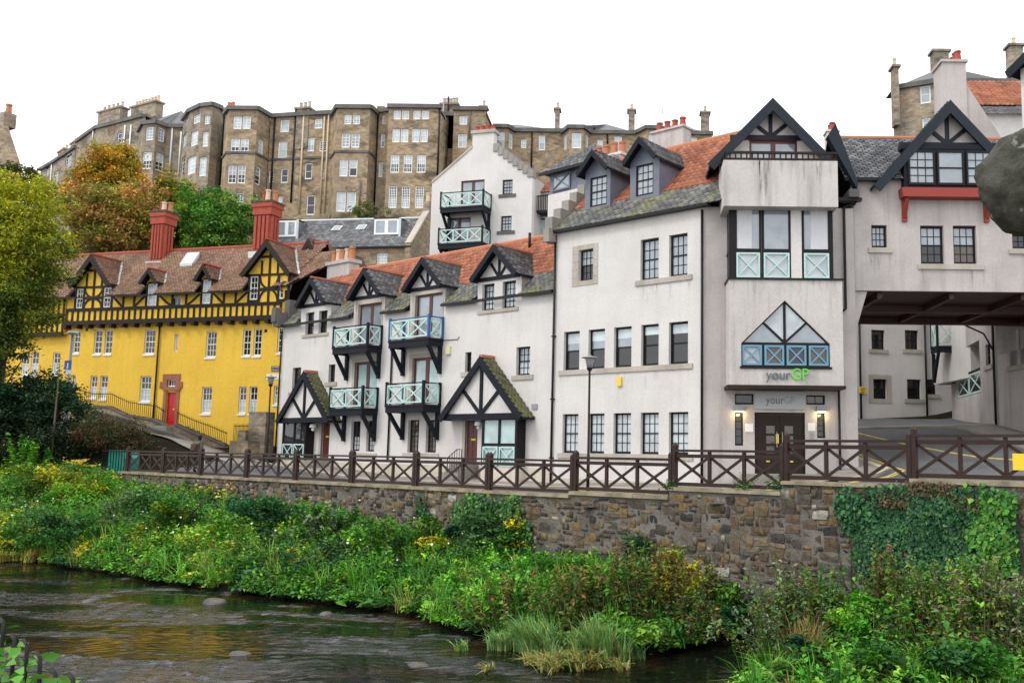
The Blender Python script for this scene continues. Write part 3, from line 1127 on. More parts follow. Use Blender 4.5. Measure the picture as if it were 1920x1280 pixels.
def street_sheet(name, mat, s0, s1, t0f, t1f, lift, ns=60, nt=10):
    V, F = [], []
    for i in range(ns + 1):
        s = s0 + (s1 - s0) * i / ns
        ta, tb = t0f(s), t1f(s)
        for j in range(nt + 1):
            V.append(street_pts(s, ta + (tb - ta) * j / nt))
    V = np.array(V)
    Z = ROAD(V[:, 0], V[:, 1]) + lift
    V = np.c_[V, Z]
    for i in range(ns):
        for j in range(nt):
            a = i * (nt + 1) + j
            F.append((a, a + nt + 1, a + nt + 2, a + 1))
    return put(name, np_mesh(name, V, np.array(F), smooth=True), mat, kind='structure')



RK = 0.4
grid_sheet('road', np.arange(-26, 21, RK), np.arange(11, 56, RK), lambda x, y: ROAD(x, y) + 0.012, M['tarmac'], lambda x, y: (wall_t(x, y) < -0.25) & (x > -20.5 - (46 - y) * 0.55) & ((y < 51.4) | (x < -18)))


def ribbon(name, mat, pts, width, lift, h=0.0, kind='structure', side=None, parent=None):
    """a strip following the ground along plan points; h > 0 gives it a raised kerb face"""
    P = [Vector((a, b, 0)) for a, b in pts]
    fine = []
    for a, b in zip(P[:-1], P[1:]):
        n = max(2, int((b - a).length / 0.35))
        fine += [a.lerp(b, i / n) for i in range(n)]
    fine.append(P[-1])
    V, F = [], []
    for i, p in enumerate(fine):
        t = (fine[min(i + 1, len(fine) - 1)] - fine[max(i - 1, 0)]).normalized()
        r = Vector((t.y, -t.x, 0))
        ws = [0.0, 0.0, 0.34, 0.67, 1.0, 1.0]
        for k, w in enumerate(ws):
            q = p + r * width * w
            V.append((q.x, q.y, float(ROAD(q.x, q.y)) + (lift + h if 0 < k < 5 else lift - 0.04)))
    for i in range(len(fine) - 1):
        for k in range(5):
            a = i * 6 + k
            F.append((a, a + 1, a + 7, a + 6))
    return put(name, np_mesh(name, np.array(V), np.array(F)), mat, kind=kind)


# pavement along the house fronts, turning up the lane at the surgery corner
_P = Fr(2.72, 33.0, None, 0, DIR)
_pv = [_P.w(s, -1.5, 0) for s in np.linspace(-27, -3.5, 20)]
_front = [(p.x, p.y) for p in _pv] + [(0.6, 32.0), (2.2, 30.4), (4.5, 29.6), (6.8, 29.6), (8.3, 30.4), (9.1, 31.8), (9.0, 33.5), (8.6, 36), (8.4, 40), (8.4, 44)]
ribbon('pavement', M['paving'], _front[::-1], 2.2, 0.02, 0.12)
ribbon('kerb', M['stone_dressed'], _front[::-1], 0.16, 0.03, 0.125)
paint('road_yellow', (0.75, 0.56, 0.10), 0.7, 0.8, (0.20, 0.18, 0.12), 5)
_yl = [(x, y) for x, y in _front[17:]]
for off in (0.28, 0.46):
    o = []
    for i, (x, y) in enumerate(_yl):
        a, b = _yl[max(0, i - 1)], _yl[min(len(_yl) - 1, i + 1)]
        tx, ty = b[0] - a[0], b[1] - a[1]
        l = math.hypot(tx, ty)
        o.append((x + ty / l * off, y - tx / l * off))
    ribbon('yellow_line', M['road_yellow'], o, 0.07, 0.03)
ribbon('yellow_line', M['road_yellow'], [(9.2, 41.5), (10.8, 38.0), (13.2, 33.0), (15.0, 29.0), (17.5, 25.5)], 0.1, 0.03)
ribbon('footway', M['paving'], [(10.5, 47), (12.2, 43), (15.9, 41.0), (16.6, 34)], 1.6, 0.02, 0.1)

ribbon('lane_path', M['paving'], [(-19.0, 45.5), (-21.5, 46.6), (-24.2, 48.4), (-27.0, 50.2), (-31, 52.0), (-38, 53.5)], 1.7, 0.06)

# ================================================================ white surgery building with the glazed bay
def gp_building():
    Gf = Fr(2.72, 33.0, None, 2.55, DIR)          # long facade
    root = thing('white_building', 'white harled building with pantile roof, jutting glazed bay and green and grey lettering', 'building', Gf)
    xl = Gf.at(1036, 640)[0]
    zt = (Gf.at(1320, 392)[1] + Gf.at(1060, 432)[1]) / 2
    holes = []
    fr = Gf
    dark = dict(frame='paint_frame_dark', depth=0.16)
    # three storeys
    for xs, y0, y1, gl, gl2, cfg in (
            ([(1054.5, 1084), (1103, 1133), (1150, 1183), (1201, 1235), (1254, 1290.4)], 772, 852, 'glass_net', 'glass_net', dict(cols=3, rows=2)),
            ([(1057, 1086.4), (1103, 1134), (1151, 1184), (1202, 1235), (1254, 1290)], 603, 682, 'glass_painted_sky', 'glass_dark', dict(cols=1, rows=1, blind=1)),
            ([(1201, 1235), (1254.5, 1289)], 438.6, 517, 'glass_painted_sky', 'glass_painted_sky', dict(cols=3, rows=2))):
        rr = px_row(fr, xs, y0, y1, xs[-1][0] + 18)
        for i, q in enumerate(rr):
            cf = dict(cfg)
            if 'blind' in cf:
                cf['blind'] = (0.6, 0.55, 0.52, 0.45, 0.5)[i]
            window(root, fr, q, holes, glass='glass_dark' if 'blind' in cf and i > 2 else gl, glass2=gl2, fw=0.07, **cf, **dark)
        ext = 0.22
        MB().box(rr[0][0] - ext, rr[-1][1] + ext, -0.06, 0.13, rr[0][2] - 0.2, rr[0][2] - 0.002).put('string_sill', M['stone_dressed'], root, fr)
        rain_streaks(root, fr, rr[0][0] - 0.2, rr[-1][1] + 0.2, rr[0][2] - 0.21, 0.0, 12, 0.25, 0.9, int(y0))
    q = fr.rect(1085.3, 467.5, 1112, 525.6)
    window(root, fr, q, holes, glass='glass_painted_sky', glass2='glass_dark', cols=3, rows=2, fw=0.06, **dark)
    s = 0.26
    sr = MB()
    for k in range(5):
        z0 = q[2] - 0.2 + (q[3] - q[2] + 0.4) * k / 5
        z1 = q[2] - 0.2 + (q[3] - q[2] + 0.4) * (k + 1) / 5 - 0.012
        sr.box(q[0] - s - 0.08, q[0] - 0.01, -0.02, 0.05, z0, z1).box(q[1] + 0.01, q[1] + s, -0.02, 0.05, z0, z1)
    sr.box(q[0] - 0.01, q[1] + 0.01, -0.022, 0.05, q[3] + 0.002, q[3] + 0.2).box(q[0] - 0.01, q[1] + 0.01, -0.022, 0.05, q[2] - 0.2, q[2] - 0.002)
    sr.put('window_surround', M['stone_dressed'], root, fr)
    MB().wall([(xl, -0.6), (0, -0.6), (0, zt), (xl, zt)], holes, 0.0, 0.2, 0.4).put('wall', M['harl_white'], root, fr)
    MB().box(xl + 0.02, -0.02, -0.035, 0.01, -0.6, 0.42).put('plinth', M['plinth'], root, fr)
    # gutter and pipes
    MB().box(xl - 0.05, 0.35, -0.3, -0.02, zt - 0.02, zt + 0.1).put('gutter', M['metal_black'], root, fr)
    xp = fr.at(1040, 640)[0]
    pipe(root, fr, [(xp, -0.08, -0.4), (xp, -0.08, zt - 0.1)], 0.05)
    pipe(root, fr, [(-0.02, -0.08, -0.4), (-0.02, -0.08, zt - 0.1)], 0.05)
    for z in (1.2, 3.6, 6.2):
        MB().box(xp - 0.08, xp + 0.08, -0.13, 0, z, z + 0.06).put('pipe_bracket', M['metal_black'], root, fr)
    x, z = fr.at(1163, 715)
    MB().box(x - 0.1, x + 0.1, -0.09, -0.003, z - 0.18, z + 0.18).put('alarm_box', M['paint_yellow'], root, fr)
    # main roof: slates below, pantiles above
    tanp = math.tan(R(43))
    D, zr = roof_depth(fr, 1340, 262, zt + 0.06, tanp, -0.25)
    xr_ = 1.6
    up = (0, D + 0.25, zr - zt - 0.06)
    L = math.hypot(up[1], up[2])
    roof = MB().quad((xl, -0.25, zt + 0.04), (xr_, -0.25, zt + 0.04), (xr_, D, zr - 0.02), (xl, D, zr - 0.02)).quad((xl, D, zr - 0.02), (xr_, D, zr - 0.02), (xr_, 2 * D + 0.3, zt), (xl, 2 * D + 0.3, zt)).put('roof', M['timber_black'], root, fr)
    Ls = 1.75
    tiles('slates', 'slate_mossy', roof, None, (xl, -0.28, zt + 0.06), (1, 0, 0), up, xr_ - xl, Ls, 0.27, 0.17, seed=21)
    uv = Vector(up).normalized()
    o2 = Vector((xl, -0.25, zt + 0.08)) + uv * (Ls - 0.05)
    tiles('pantiles', 'pantile', roof, None, o2, (1, 0, 0), up, xr_ - xl, L - Ls + 0.05, 0.25, 0.31, pan=True, seed=22)
    MB().tube([(xl, D, zr + 0.02), (xr_, D, zr + 0.02)], 0.13, 8).put('ridge_tiles', M['terracotta'], roof)
    y_at = lambda z: -0.25 + (z - zt - 0.06) / tanp
    # two dormers set up the slope
    for k, (apx, apy, flx, fly, frx, fry, wx0, wy0, wx1, wy1, bx0, bx1, by) in enumerate((
            (1114, 280, 1083, 324, 1144, 314, 1106.6, 331, 1138, 386, 1097, 1150, 388),
            (1197, 256.6, 1167.5, 303, 1233, 294, 1192.5, 308, 1225, 366, 1181.6, 1242, 371))):
        yd = 0.75
        dm = None
        wq = fr.rect(wx0, wy0, wx1, wy1, yd)
        x0, x1 = fr.at(bx0, by - 30, yd)[0], fr.at(bx1 - 6, by - 30, yd)[0]
        zb = zt + 0.06 + (yd + 0.25) * tanp - 0.05
        za = fr.at(apx, apy, yd - 0.35)[1] - 0.03
        xa = (x0 + x1) / 2
        hf = (fr.at(frx, fry, yd - 0.35)[0] - fr.at(flx, fly, yd - 0.35)[0]) / 2
        zf = (fr.at(frx, fry, yd - 0.35)[1] + fr.at(flx, fly, yd - 0.35)[1]) / 2 - 0.03
        g = (za - zf) / hf
        hw = (x1 - x0) / 2
        zc = za - g * hw - 0.08
        hh = []
        dw = MB().wall([(x0, zb), (x1, zb), (x1, zc), (xa, za - 0.1), (x0, zc)], [wq], yd, 0.12, 0.1)
        dw.quad((x0, yd, zb), (x0, yd, zc), (x0, y_at(zc), zc))
        dw.quad((x1, yd, zb), (x1, y_at(zc), zc), (x1, yd, zc))
        d = dw.put('dormer', M['lead_blue'], root, fr)
        window(d, None, wq, None, yd, 0.05, 3, 2, True, 'paint_frame_dark', 'glass_painted_sky', fw=0.055)
        gable_hat(d, None, xa, hf, hf, za, zf, yd - 0.35, y_at, 'slate', 'lead_blue' if False else 'timber_black', 0.2, seed=30 + k)
        MB().box(x1 - 0.1, x1 + 0.012, yd - 0.012, yd + 0.1, zb, zc - 0.02).put('corner_board', M['lead_blue'], d)
    # crow-stepped gable head at the left end
    n = 9
    st = MB()
    for i in range(n):
        f0, f1 = i / n, (i + 1) / n
        ya, yb = -0.35 + (D + 0.35) * f0, -0.35 + (D + 0.35) * f1
        z1 = zt + 0.06 + (yb + 0.25) * tanp + 0.22
        z0 = zt - 0.3 + (ya + 0.25) * tanp
        b = MB().box(xl - 0.24, xl + 0.16, ya, yb, z0, z1)
        b.put('crow_step', M['concrete'], root, fr)
    MB().box(xl - 0.2, xl + 0.12, -0.5, 0.0, zt - 0.42, zt + 0.16).put('kneeler_stone', M['concrete'], root, fr)
    MB().prism([(-0.2, -0.6), (2 * D + 0.2, -0.6), (2 * D + 0.2, zt), (D, zr - 0.1), (-0.2, zt - 0.1)][::1], 0, 0.1)
    # blind gable wall under the steps, seen above the neighbour's roof
    gm = MB()
    gm.quad((xl - 0.01, 0.0, -0.5), (xl - 0.01, 0.0, zt), (xl - 0.01, D, zr - 0.1), (xl - 0.01, 2 * D, zt), (xl - 0.01, 2 * D, -0.5))
    gm.put('gable_wall', M['harl_white'], root, fr)
    # chimney behind the ridge
    cx, cz = fr.at(1147, 300, D + 0.3)
    MB().box(cx - 1.0, cx + 0.75, D + 0.0, D + 0.6, zr - 1.5, cz + 0.05).box(cx - 1.1, cx + 0.85, D - 0.08, D + 0.68, cz + 0.05, cz + 0.17).put('chimney', M['harl_white'], root, fr)
    chimney_pots(root, fr, [(cx - 0.8 + 0.48 * i, D + 0.3, cz + 0.17) for i in range(4)], 0.62, 0.17, ('terracotta',))
    cx, cz = fr.at(1262, 250, D + 0.5)
    MB().box(cx - 0.85, cx + 0.85, D + 0.05, D + 0.7, zr - 1.2, cz).box(cx - 0.92, cx + 0.92, D - 0.03, D + 0.78, cz, cz + 0.1).put('chimney', M['harl_grey'], root, fr)
    chimney_pots(root, fr, [(cx - 0.63 + 0.42 * i, D + 0.35, cz + 0.1) for i in range(4)], 0.45, 0.15, ('brick_red',))

    # ---------------- entrance front with the bay
    B = Fr(2.72, 33.0, 0.0, 2.55)
    xR = B.at(1605, 640)[0]
    hb = []
    zE = B.at(1450, 300)[1]
    # entrance openings
    qd = B.rect(1415, 773, 1510, 888)
    hb.append(qd)
    q1, q2 = B.rect(1378, 738, 1413, 758), B.rect(1378, 772.6, 1393.5, 835)
    q3, q4 = B.rect(1512, 740.6, 1547, 758.5), B.rect(1532, 774, 1547.5, 821)
    gq = B.rect(1405, 264, 1495, 300)
    for q, c, r_, g in ((q1, 1, 1, 'glass_dark'), (q2, 1, 4, 'glass_dark'), (q3, 2, 1, 'glass_warm'), (q4, 1, 4, 'glass_dark')):
        window(root, B, q, hb, cols=c, rows=r_, sash=False, glass=g, fw=0.05, depth=0.12)
    zl = B.at(1330, 388)[1]
    zg = B.at(1448, 184)[1]
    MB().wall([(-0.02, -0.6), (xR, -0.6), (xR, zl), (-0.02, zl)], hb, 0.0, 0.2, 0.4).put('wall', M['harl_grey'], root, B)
    # double door
    x0, x1, z0, z1 = qd
    xm = (x0 + x1) / 2
    MB().box(x0, x0 + 0.06, 0.06, 0.16, z0, z1).box(x1 - 0.06, x1, 0.06, 0.16, z0, z1).box(x0 + 0.06, x1 - 0.06, 0.06, 0.16, z1 - 0.07, z1).put('door_frame', M['paint_frame_dark'], root, B)
    for sgn in (-1, 1):
        a, b = (x0 + 0.065, xm - 0.004) if sgn < 0 else (xm + 0.004, x1 - 0.065)
        lites = []
        cxx = a + (b - a) * (0.62 if sgn < 0 else 0.40)
        for k in range(3):
            zz = z1 - 0.62 - 0.36 * k
            lites.append((cxx - 0.16, cxx + 0.16, zz - 0.14, zz + 0.14))
        d = MB().wall([(a, z0), (b, z0), (b, z1 - 0.075), (a, z1 - 0.075)], lites, 0.09, 0.04, 0.05).put('door', M['paint_brown_red'] if False else M['timber_brown'], root, B)
        for q in lites:
            MB().box(q[0], q[1], 0.115, 0.125, q[2], q[3]).put('pane', M['glass_warm'], d)
        hx = xm + sgn * 0.1
        MB().box(hx - 0.012, hx + 0.012, 0.045, 0.09, z0 + 0.95, z0 + 1.5).put('handle', M['metal_grey'], d)
        MB().box((a + b) / 2 - 0.06, (a + b) / 2 + 0.06, 0.085, 0.09, z0 + 0.42, z0 + 0.47).put('letter_plate', M['paint_yellow'], d)
    x, z = B.at(1458, 822)
    MB().box(x - 0.05, x + 0.05, 0.05, 0.085, z - 0.17, z + 0.17).put('notice', M['paint_yellow'], root, B)
    # sign board, lamps, plaques
    sb = B.rect(1414.5, 734, 1510, 767, -0.08)
    sg = MB().box(sb[0], sb[1], -0.09, -0.003, sb[2], sb[3]).put('sign_board', M['sign_grey'], root, B)
    sw = sb[1] - sb[0]
    lettering(sg, None, 'your', 'letter_slate', sb[0] + sw * 0.225, sb[0] + sw * 0.58, sb[2] + 0.2, -0.095, 0.40, 0.012)
    lettering(sg, None, 'GP', 'metal_grey', sb[0] + sw * 0.585, sb[0] + sw * 0.79, sb[2] + 0.2, -0.095, 0.40, 0.012)
    em = Mat('lamp_glow')
    em.b.inputs['Emission Color'].default_value = (1, 0.72, 0.32, 1)
    em.b.inputs['Emission Strength'].default_value = 6
    M['lamp_glow'] = em.m
    for (px, py) in ((1386.5, 765), (1540.5, 766)):
        x, z = B.at(px, py, -0.1)
        l = MB().box(x - 0.18, x + 0.18, -0.2, -0.003, z - 0.1, z + 0.1).put('wall_lamp', M['metal_grey'], root, B)
        MB().box(x - 0.15, x + 0.15, -0.18, -0.02, z - 0.112, z - 0.101).put('lamp_glass', M['lamp_glow'], l)
        for dz, rot in ((-0.2, 0),):
            ld = bpy.data.lights.new('wall_lamp_light', 'POINT')
            ld.energy = 9
            ld.color = (1, 0.72, 0.3)
            ld.shadow_soft_size = 0.08
            lo = bpy.data.objects.new('wall_lamp_light', ld)
            COL.objects.link(lo)
            lo.location = B.w(x, -0.14, z + dz)
    for (px0, py0, px1, py1, m_) in ((1397, 794, 1412, 809.5, 'paint_white'), (1514.5, 792.5, 1528.5, 807.5, 'paint_white'), (1519, 811, 1526, 822, 'metal_grey')):
        q = B.rect(px0, py0, px1, py1)
        MB().box(q[0], q[1], -0.02, -0.003, q[2], q[3]).put('plaque', M[m_], root, B)
    # steps
    for k in range(3):
        MB().box(x0 - 0.5 - 0.3 * k, x1 + 0.4 + 0.3 * k, -0.75 - 0.33 * k, -0.02 - 0.0 * k, z0 - 0.17 * (k + 1), z0 - 0.17 * k - 0.004).put('step', M['concrete'], root, B)

    # first-floor box
    Yb = -1.15
    bl, br = B.at(1367, 640, Yb)[0], B.at(1581, 640, Yb)[0]
    z0, z1 = B.at(1470, 722, Yb)[1], B.at(1470, 525, Yb)[1]
    tri = [B.at(1390, 687, Yb), B.at(1557, 687, Yb), B.at(1557.8, 644, Yb), B.at(1471.5, 563, Yb), B.at(1388.7, 644, Yb)]
    xa, za = tri[3]
    xL, xRr = tri[0][0], tri[1][0]
    zb, zm = (tri[0][1] + tri[1][1]) / 2, (tri[2][1] + tri[4][1]) / 2
    hole = [(xL, zb), (xRr, zb), (xRr, zm), (xa, za), (xL, zm)]
    bw = MB().wall([(bl, z0), (br, z0), (br, z1), (bl, z1)], [hole], Yb, 0.18, 1.14)
    bay = bw.put('bay', M['harl_bay'], root, B)
    MB().slab([(bl - 0.06, Yb - 0.06, z0 + 0.0), (br + 0.06, Yb - 0.06, z0), (br + 0.06, -0.003, z0), (bl - 0.06, -0.003, z0)], 0.12).put('soffit', M['timber_brown'], bay)
    MB().slab([(bl - 0.05, Yb - 0.05, z1 + 0.07), (br + 0.05, Yb - 0.05, z1 + 0.07), (br + 0.05, -0.003, z1 + 0.07), (bl - 0.05, -0.003, z1 + 0.07)], 0.068).put('ledge', M['metal_black'], bay)
    yw = Yb + 0.1
    fwm = MB()
    fw = 0.09
    fwm.strip((xL, zm), (xa, za), fw, yw, yw + 0.07).strip((xRr, zm), (xa, za), fw, yw + 0.001, yw + 0.071)
    fwm.box(xL, xRr, yw - 0.004, yw + 0.074, zm - 0.05, zm + 0.05).box(xa - 0.045, xa + 0.045, yw + 0.002, yw + 0.07, zm + 0.05, za - 0.05)
    ml, mr = ((xL + xa) / 2, (zm + za) / 2), ((xRr + xa) / 2, (zm + za) / 2)
    fwm.strip(ml, (xa, zm + 0.04), 0.08, yw + 0.003, yw + 0.069).strip(mr, (xa, zm + 0.04), 0.08, yw + 0.004, yw + 0.068)
    fwm.box(xL, xRr, yw - 0.003, yw + 0.073, zb, zb + 0.05)
    for k in range(5):
        x = xL + (xRr - xL) * k / 4
        fwm.box(max(xL, x - 0.04), min(xRr, x + 0.04), yw + 0.001, yw + 0.07, zb + 0.05, zm - 0.05)
    tw = fwm.put('gable_window', M['paint_frame_dark'], bay)
    for poly, g in (([(xL, zm), (xa, zm), ml], 'glass_painted_sky'), ([ml, (xa, zm), (xa, za)], 'glass_net'), ([(xa, zm), mr, (xa, za)], 'glass_net'), ([(xa, zm), (xRr, zm), mr], 'glass_painted_sky')):
        MB().prism(poly, yw + 0.04, yw + 0.05).put('pane', M[g], tw)
    for k in range(4):
        a, b = xL + (xRr - xL) * k / 4 + 0.045, xL + (xRr - xL) * (k + 1) / 4 - 0.045
        MB().box(a, b, yw + 0.04, yw + 0.05, zb + 0.05, zm - 0.05).put('pane', M[('glass_net', 'glass_warm', 'glass_dark', 'glass_warm')[k]], tw)
        xpanel(bay, None, a, b, zb + 0.05, zm - 0.05, yw - 0.035, 'paint_skyblue', 0.07)
    MB().box(xL - 0.05, xRr + 0.05, Yb - 0.05, Yb + 0.1, zb - 0.08, zb - 0.003).put('sill', M['paint_frame_dark'], bay)
    # raised lettering
    a, b = B.at(1436, 712, Yb)[0], B.at(1516, 712, Yb)[0]
    zq = B.at(1470, 711, Yb)[1]
    w = b - a
    lettering(bay, None, 'your', 'letter_slate', a, a + w * 0.575, zq, Yb - 0.06, 0.50, 0.05)
    lettering(bay, None, 'GP', 'letter_green', a + w * 0.595, b, zq, Yb - 0.06, 0.56, 0.05)

    rain_streaks(bay, None, bl + 0.1, br - 0.1, z1, Yb, 16, 0.2, 0.75, 5, (0.06, 0.25))
    # second-floor glazing
    Yg = -0.95
    gl, gr = B.at(1367, 460, Yg)[0], B.at(1561, 460, Yg)[0]
    zb, zt2 = z1 + 0.07, B.at(1470, 386, Yg)[1]
    zmid = B.at(1430, 470, Yg)[1]
    oriel = MB().box(B.at(1483, 460, Yg)[0], B.at(1503, 460, Yg)[0], Yg - 0.02, Yg + 0.15, zb, zt2)
    oriel.quad((gl + 0.02, Yg + 0.16, zb), (gr - 0.02, Yg + 0.16, zb), (gr - 0.02, Yg + 0.16, zt2), (gl + 0.02, Yg + 0.16, zt2))
    orl = oriel.put('oriel', M['harl_white'], root, B)
    for (a, b) in ((1378, 1427), (1429, 1482), (1504, 1556)):
        xa_, xb_ = B.at(a, 430, Yg)[0], B.at(b, 430, Yg)[0]
        glazed(orl, None, xa_, xb_, zmid, zt2, Yg, 'glass_painted_sky', fw=0.07)
        g2 = glazed(orl, None, xa_, xb_, zb, zmid - 0.003, Yg, 'glass_net', fw=0.05)
        xpanel(orl, None, xa_ + 0.05, xb_ - 0.05, zb + 0.05, zmid - 0.08, Yg - 0.036, 'paint_mint', 0.055)
    # net curtains gathered behind the top lights: pleated
    for (a, b, side) in ((1381, 1410, -1), (1520, 1553, 1)):
        xa_, xb_ = B.at(a, 430, Yg)[0], B.at(b, 430, Yg)[0]
        c = MB()
        k = 12
        for i in range(k):
            u0, u1 = xa_ + (xb_ - xa_) * i / k, xa_ + (xb_ - xa_) * (i + 1) / k
            c.quad((u0, Yg + 0.028 - 0.012 * (i % 2), zmid + 0.08), (u1, Yg + 0.028 - 0.012 * ((i + 1) % 2), zmid + 0.08), (u1, Yg + 0.028 - 0.012 * ((i + 1) % 2), zt2 - 0.08), (u0, Yg + 0.028 - 0.012 * (i % 2), zt2 - 0.08))
        c.put('curtain', M['cloth_white'], orl)
    for (a, b) in ((1367, 1378), (1556, 1561.5)):
        MB().box(B.at(a, 430, Yg)[0], B.at(b, 430, Yg)[0], Yg - 0.004, Yg + 0.14, zb, zt2).put('corner_post', M['paint_frame_dark'], orl)
    # left return of the oriel
    yy = Yg + 0.14
    while yy < -0.1:
        y2 = min(yy + 0.42, -0.02)
        sd = MB().box(gl + 0.002, gl + 0.06, yy, yy + 0.05, zb, zt2).box(gl + 0.004, gl + 0.06, yy + 0.05, y2, zmid - 0.05, zmid + 0.05).box(gl + 0.004, gl + 0.06, yy + 0.05, y2, zt2 - 0.06, zt2)
        sd.put('side_frame', M['paint_frame_dark'], orl)
        MB().box(gl + 0.03, gl + 0.04, yy + 0.05, y2, zb, zt2 - 0.06).put('pane', M['glass_painted_sky'], orl)
        yy = y2
    MB().box(gr - 0.06, gr - 0.003, Yg + 0.14, -0.02, zb, zt2).put('side_frame', M['paint_frame_dark'], orl)
    # parapet box above
    Yp = -1.5
    pl, pr = B.at(1357, 345, Yp)[0], B.at(1571, 345, Yp)[0]
    zp0, zp1 = B.at(1465, 387, Yp)[1], B.at(1465, 301, Yp)[1]
    pb = MB().box(pl, pr, Yp, 0.3, zp0, zp1).put('balcony_parapet', M['harl_bay'], root, B)
    rain_streaks(pb, None, pl + 0.1, pr - 0.1, zp1, Yp, 16, 0.25, 1.0, 3, (0.08, 0.3))
    xs_ = B.at(1428, 340, Yp)[0]
    rain_streaks(pb, None, xs_ - 0.1, xs_ + 0.22, zp1, Yp - 0.01, 7, 1.2, 1.6, 4, (0.12, 0.3))
    ra = MB()
    zr1 = B.at(1465, 284, Yp)[1]
    for (x, y, X2, Y2) in ((pl + 0.03, Yp + 0.05, pr - 0.03, Yp + 0.05), (pl + 0.05, Yp + 0.05, pl + 0.05, 0.0), (pr - 0.05, Yp + 0.05, pr - 0.05, 0.0)):
        n = max(2, int(math.hypot(X2 - x, Y2 - y) / 0.2))
        ra.beam((x, y, zr1 - 0.04), (X2, Y2, zr1 - 0.04), 0.1, 0.08).beam((x, y, zp1 + 0.06), (X2, Y2, zp1 + 0.06), 0.08, 0.06)
        for i in range(n + 1):
            f = i / n
            xx, yy2 = x + (X2 - x) * f, y + (Y2 - y) * f
            ra.box(xx - 0.025, xx + 0.025, yy2 - 0.025, yy2 + 0.025, zp1, zr1 - 0.06)
    ra.put('railing', M['timber_brown'], pb)
    # gable with bargeboards
    Ya = -0.55
    xa, za = B.at(1448.5, 186, Ya)
    hl = xa - B.at(1338, 306, Ya)[0]
    hr = B.at(1573, 300, Ya)[0] - xa
    hl = hr = (hl + hr) / 2
    zf = (B.at(1338, 308, Ya)[1] + B.at(1573, 302, Ya)[1]) / 2
    gw = [(xa - hl * 0.82, zl), (xa + hl * 0.82, zl), (xa + hl * 0.82, zf + (za - zf) * 0.18 - 0.1), (xa, za - 0.12), (xa - hl * 0.82, zf + (za - zf) * 0.18 - 0.1)]
    gwin = B.rect(1405, 264, 1495, 312)
    MB().wall(gw, [gwin], 0.0, 0.2, 0.3).put('gable_wall', M['harl_white'], root, B)
    x0, x1, z0, z1 = gwin
    xm = (x0 + x1) / 2
    for a, b in ((x0, xm), (xm, x1)):
        glazed(root, B, a, b, z0, z1, 0.05, 'glass_painted_sky', 'paint_brown_red', 0.09)
    MB().box(x0 - 0.08, x1 + 0.08, -0.03, 0.06, z1, z1 + 0.08).put('lintel', M['paint_red'], root, B)
    gable_hat(root, B, xa, hl, hr, za, zf, Ya, lambda z: 7.0, 'slate', 'timber_slate', 0.34, seed=41, overl=0.15)
    zt_ = B.at(1448, 259, 0)[1]
    half_timber(root, B, xa, hl * 0.66, hr * 0.66, za - 0.3, zt_, 0.0, 'timber_slate', w=0.14, tw=0.18, diag=0.42)
    # skew coping running down at the right
    a, b = B.at(1542, 246, 0.6), B.at(1597, 352, 0.6)
    sk = MB()
    sk.prism([(a[0], a[1] - 0.5), (b[0], b[1] - 0.35), (b[0], b[1]), (a[0] + 0.3, a[1])], -0.3, 0.12).put('skew_coping', M['timber_slate'], root, B)
    MB().box(b[0] - 0.35, b[0] + 0.02, -0.45, 0.5, b[1] - 0.65, b[1] - 0.352).put('kneeler_stone', M['stone_dark'], root, B)
    # right downpipes
    x = B.at(1583, 500)[0]
    zz = B.at(1583, 384)[1]
    zz2 = B.at(1583, 580)[1]
    pipe(root, B, [(x + 0.45, -0.1, zz + 0.1), (x + 0.4, -0.1, zz), (x, -0.1, zz - 0.12), (x, -0.1, zz2), (x - 0.15, -0.1, zz2 - 0.1)], 0.05)
    MB().box(b[0] - 0.7, b[0] + 0.15, -0.3, -0.02, zz + 0.08, zz + 0.2).put('gutter', M['metal_black'], root, B)
    x = B.at(1573, 800)[0]
    pipe(root, B, [(x, -0.1, -0.3), (x, -0.1, B.at(1573, 730)[1])], 0.045)
    return root


gp_building()

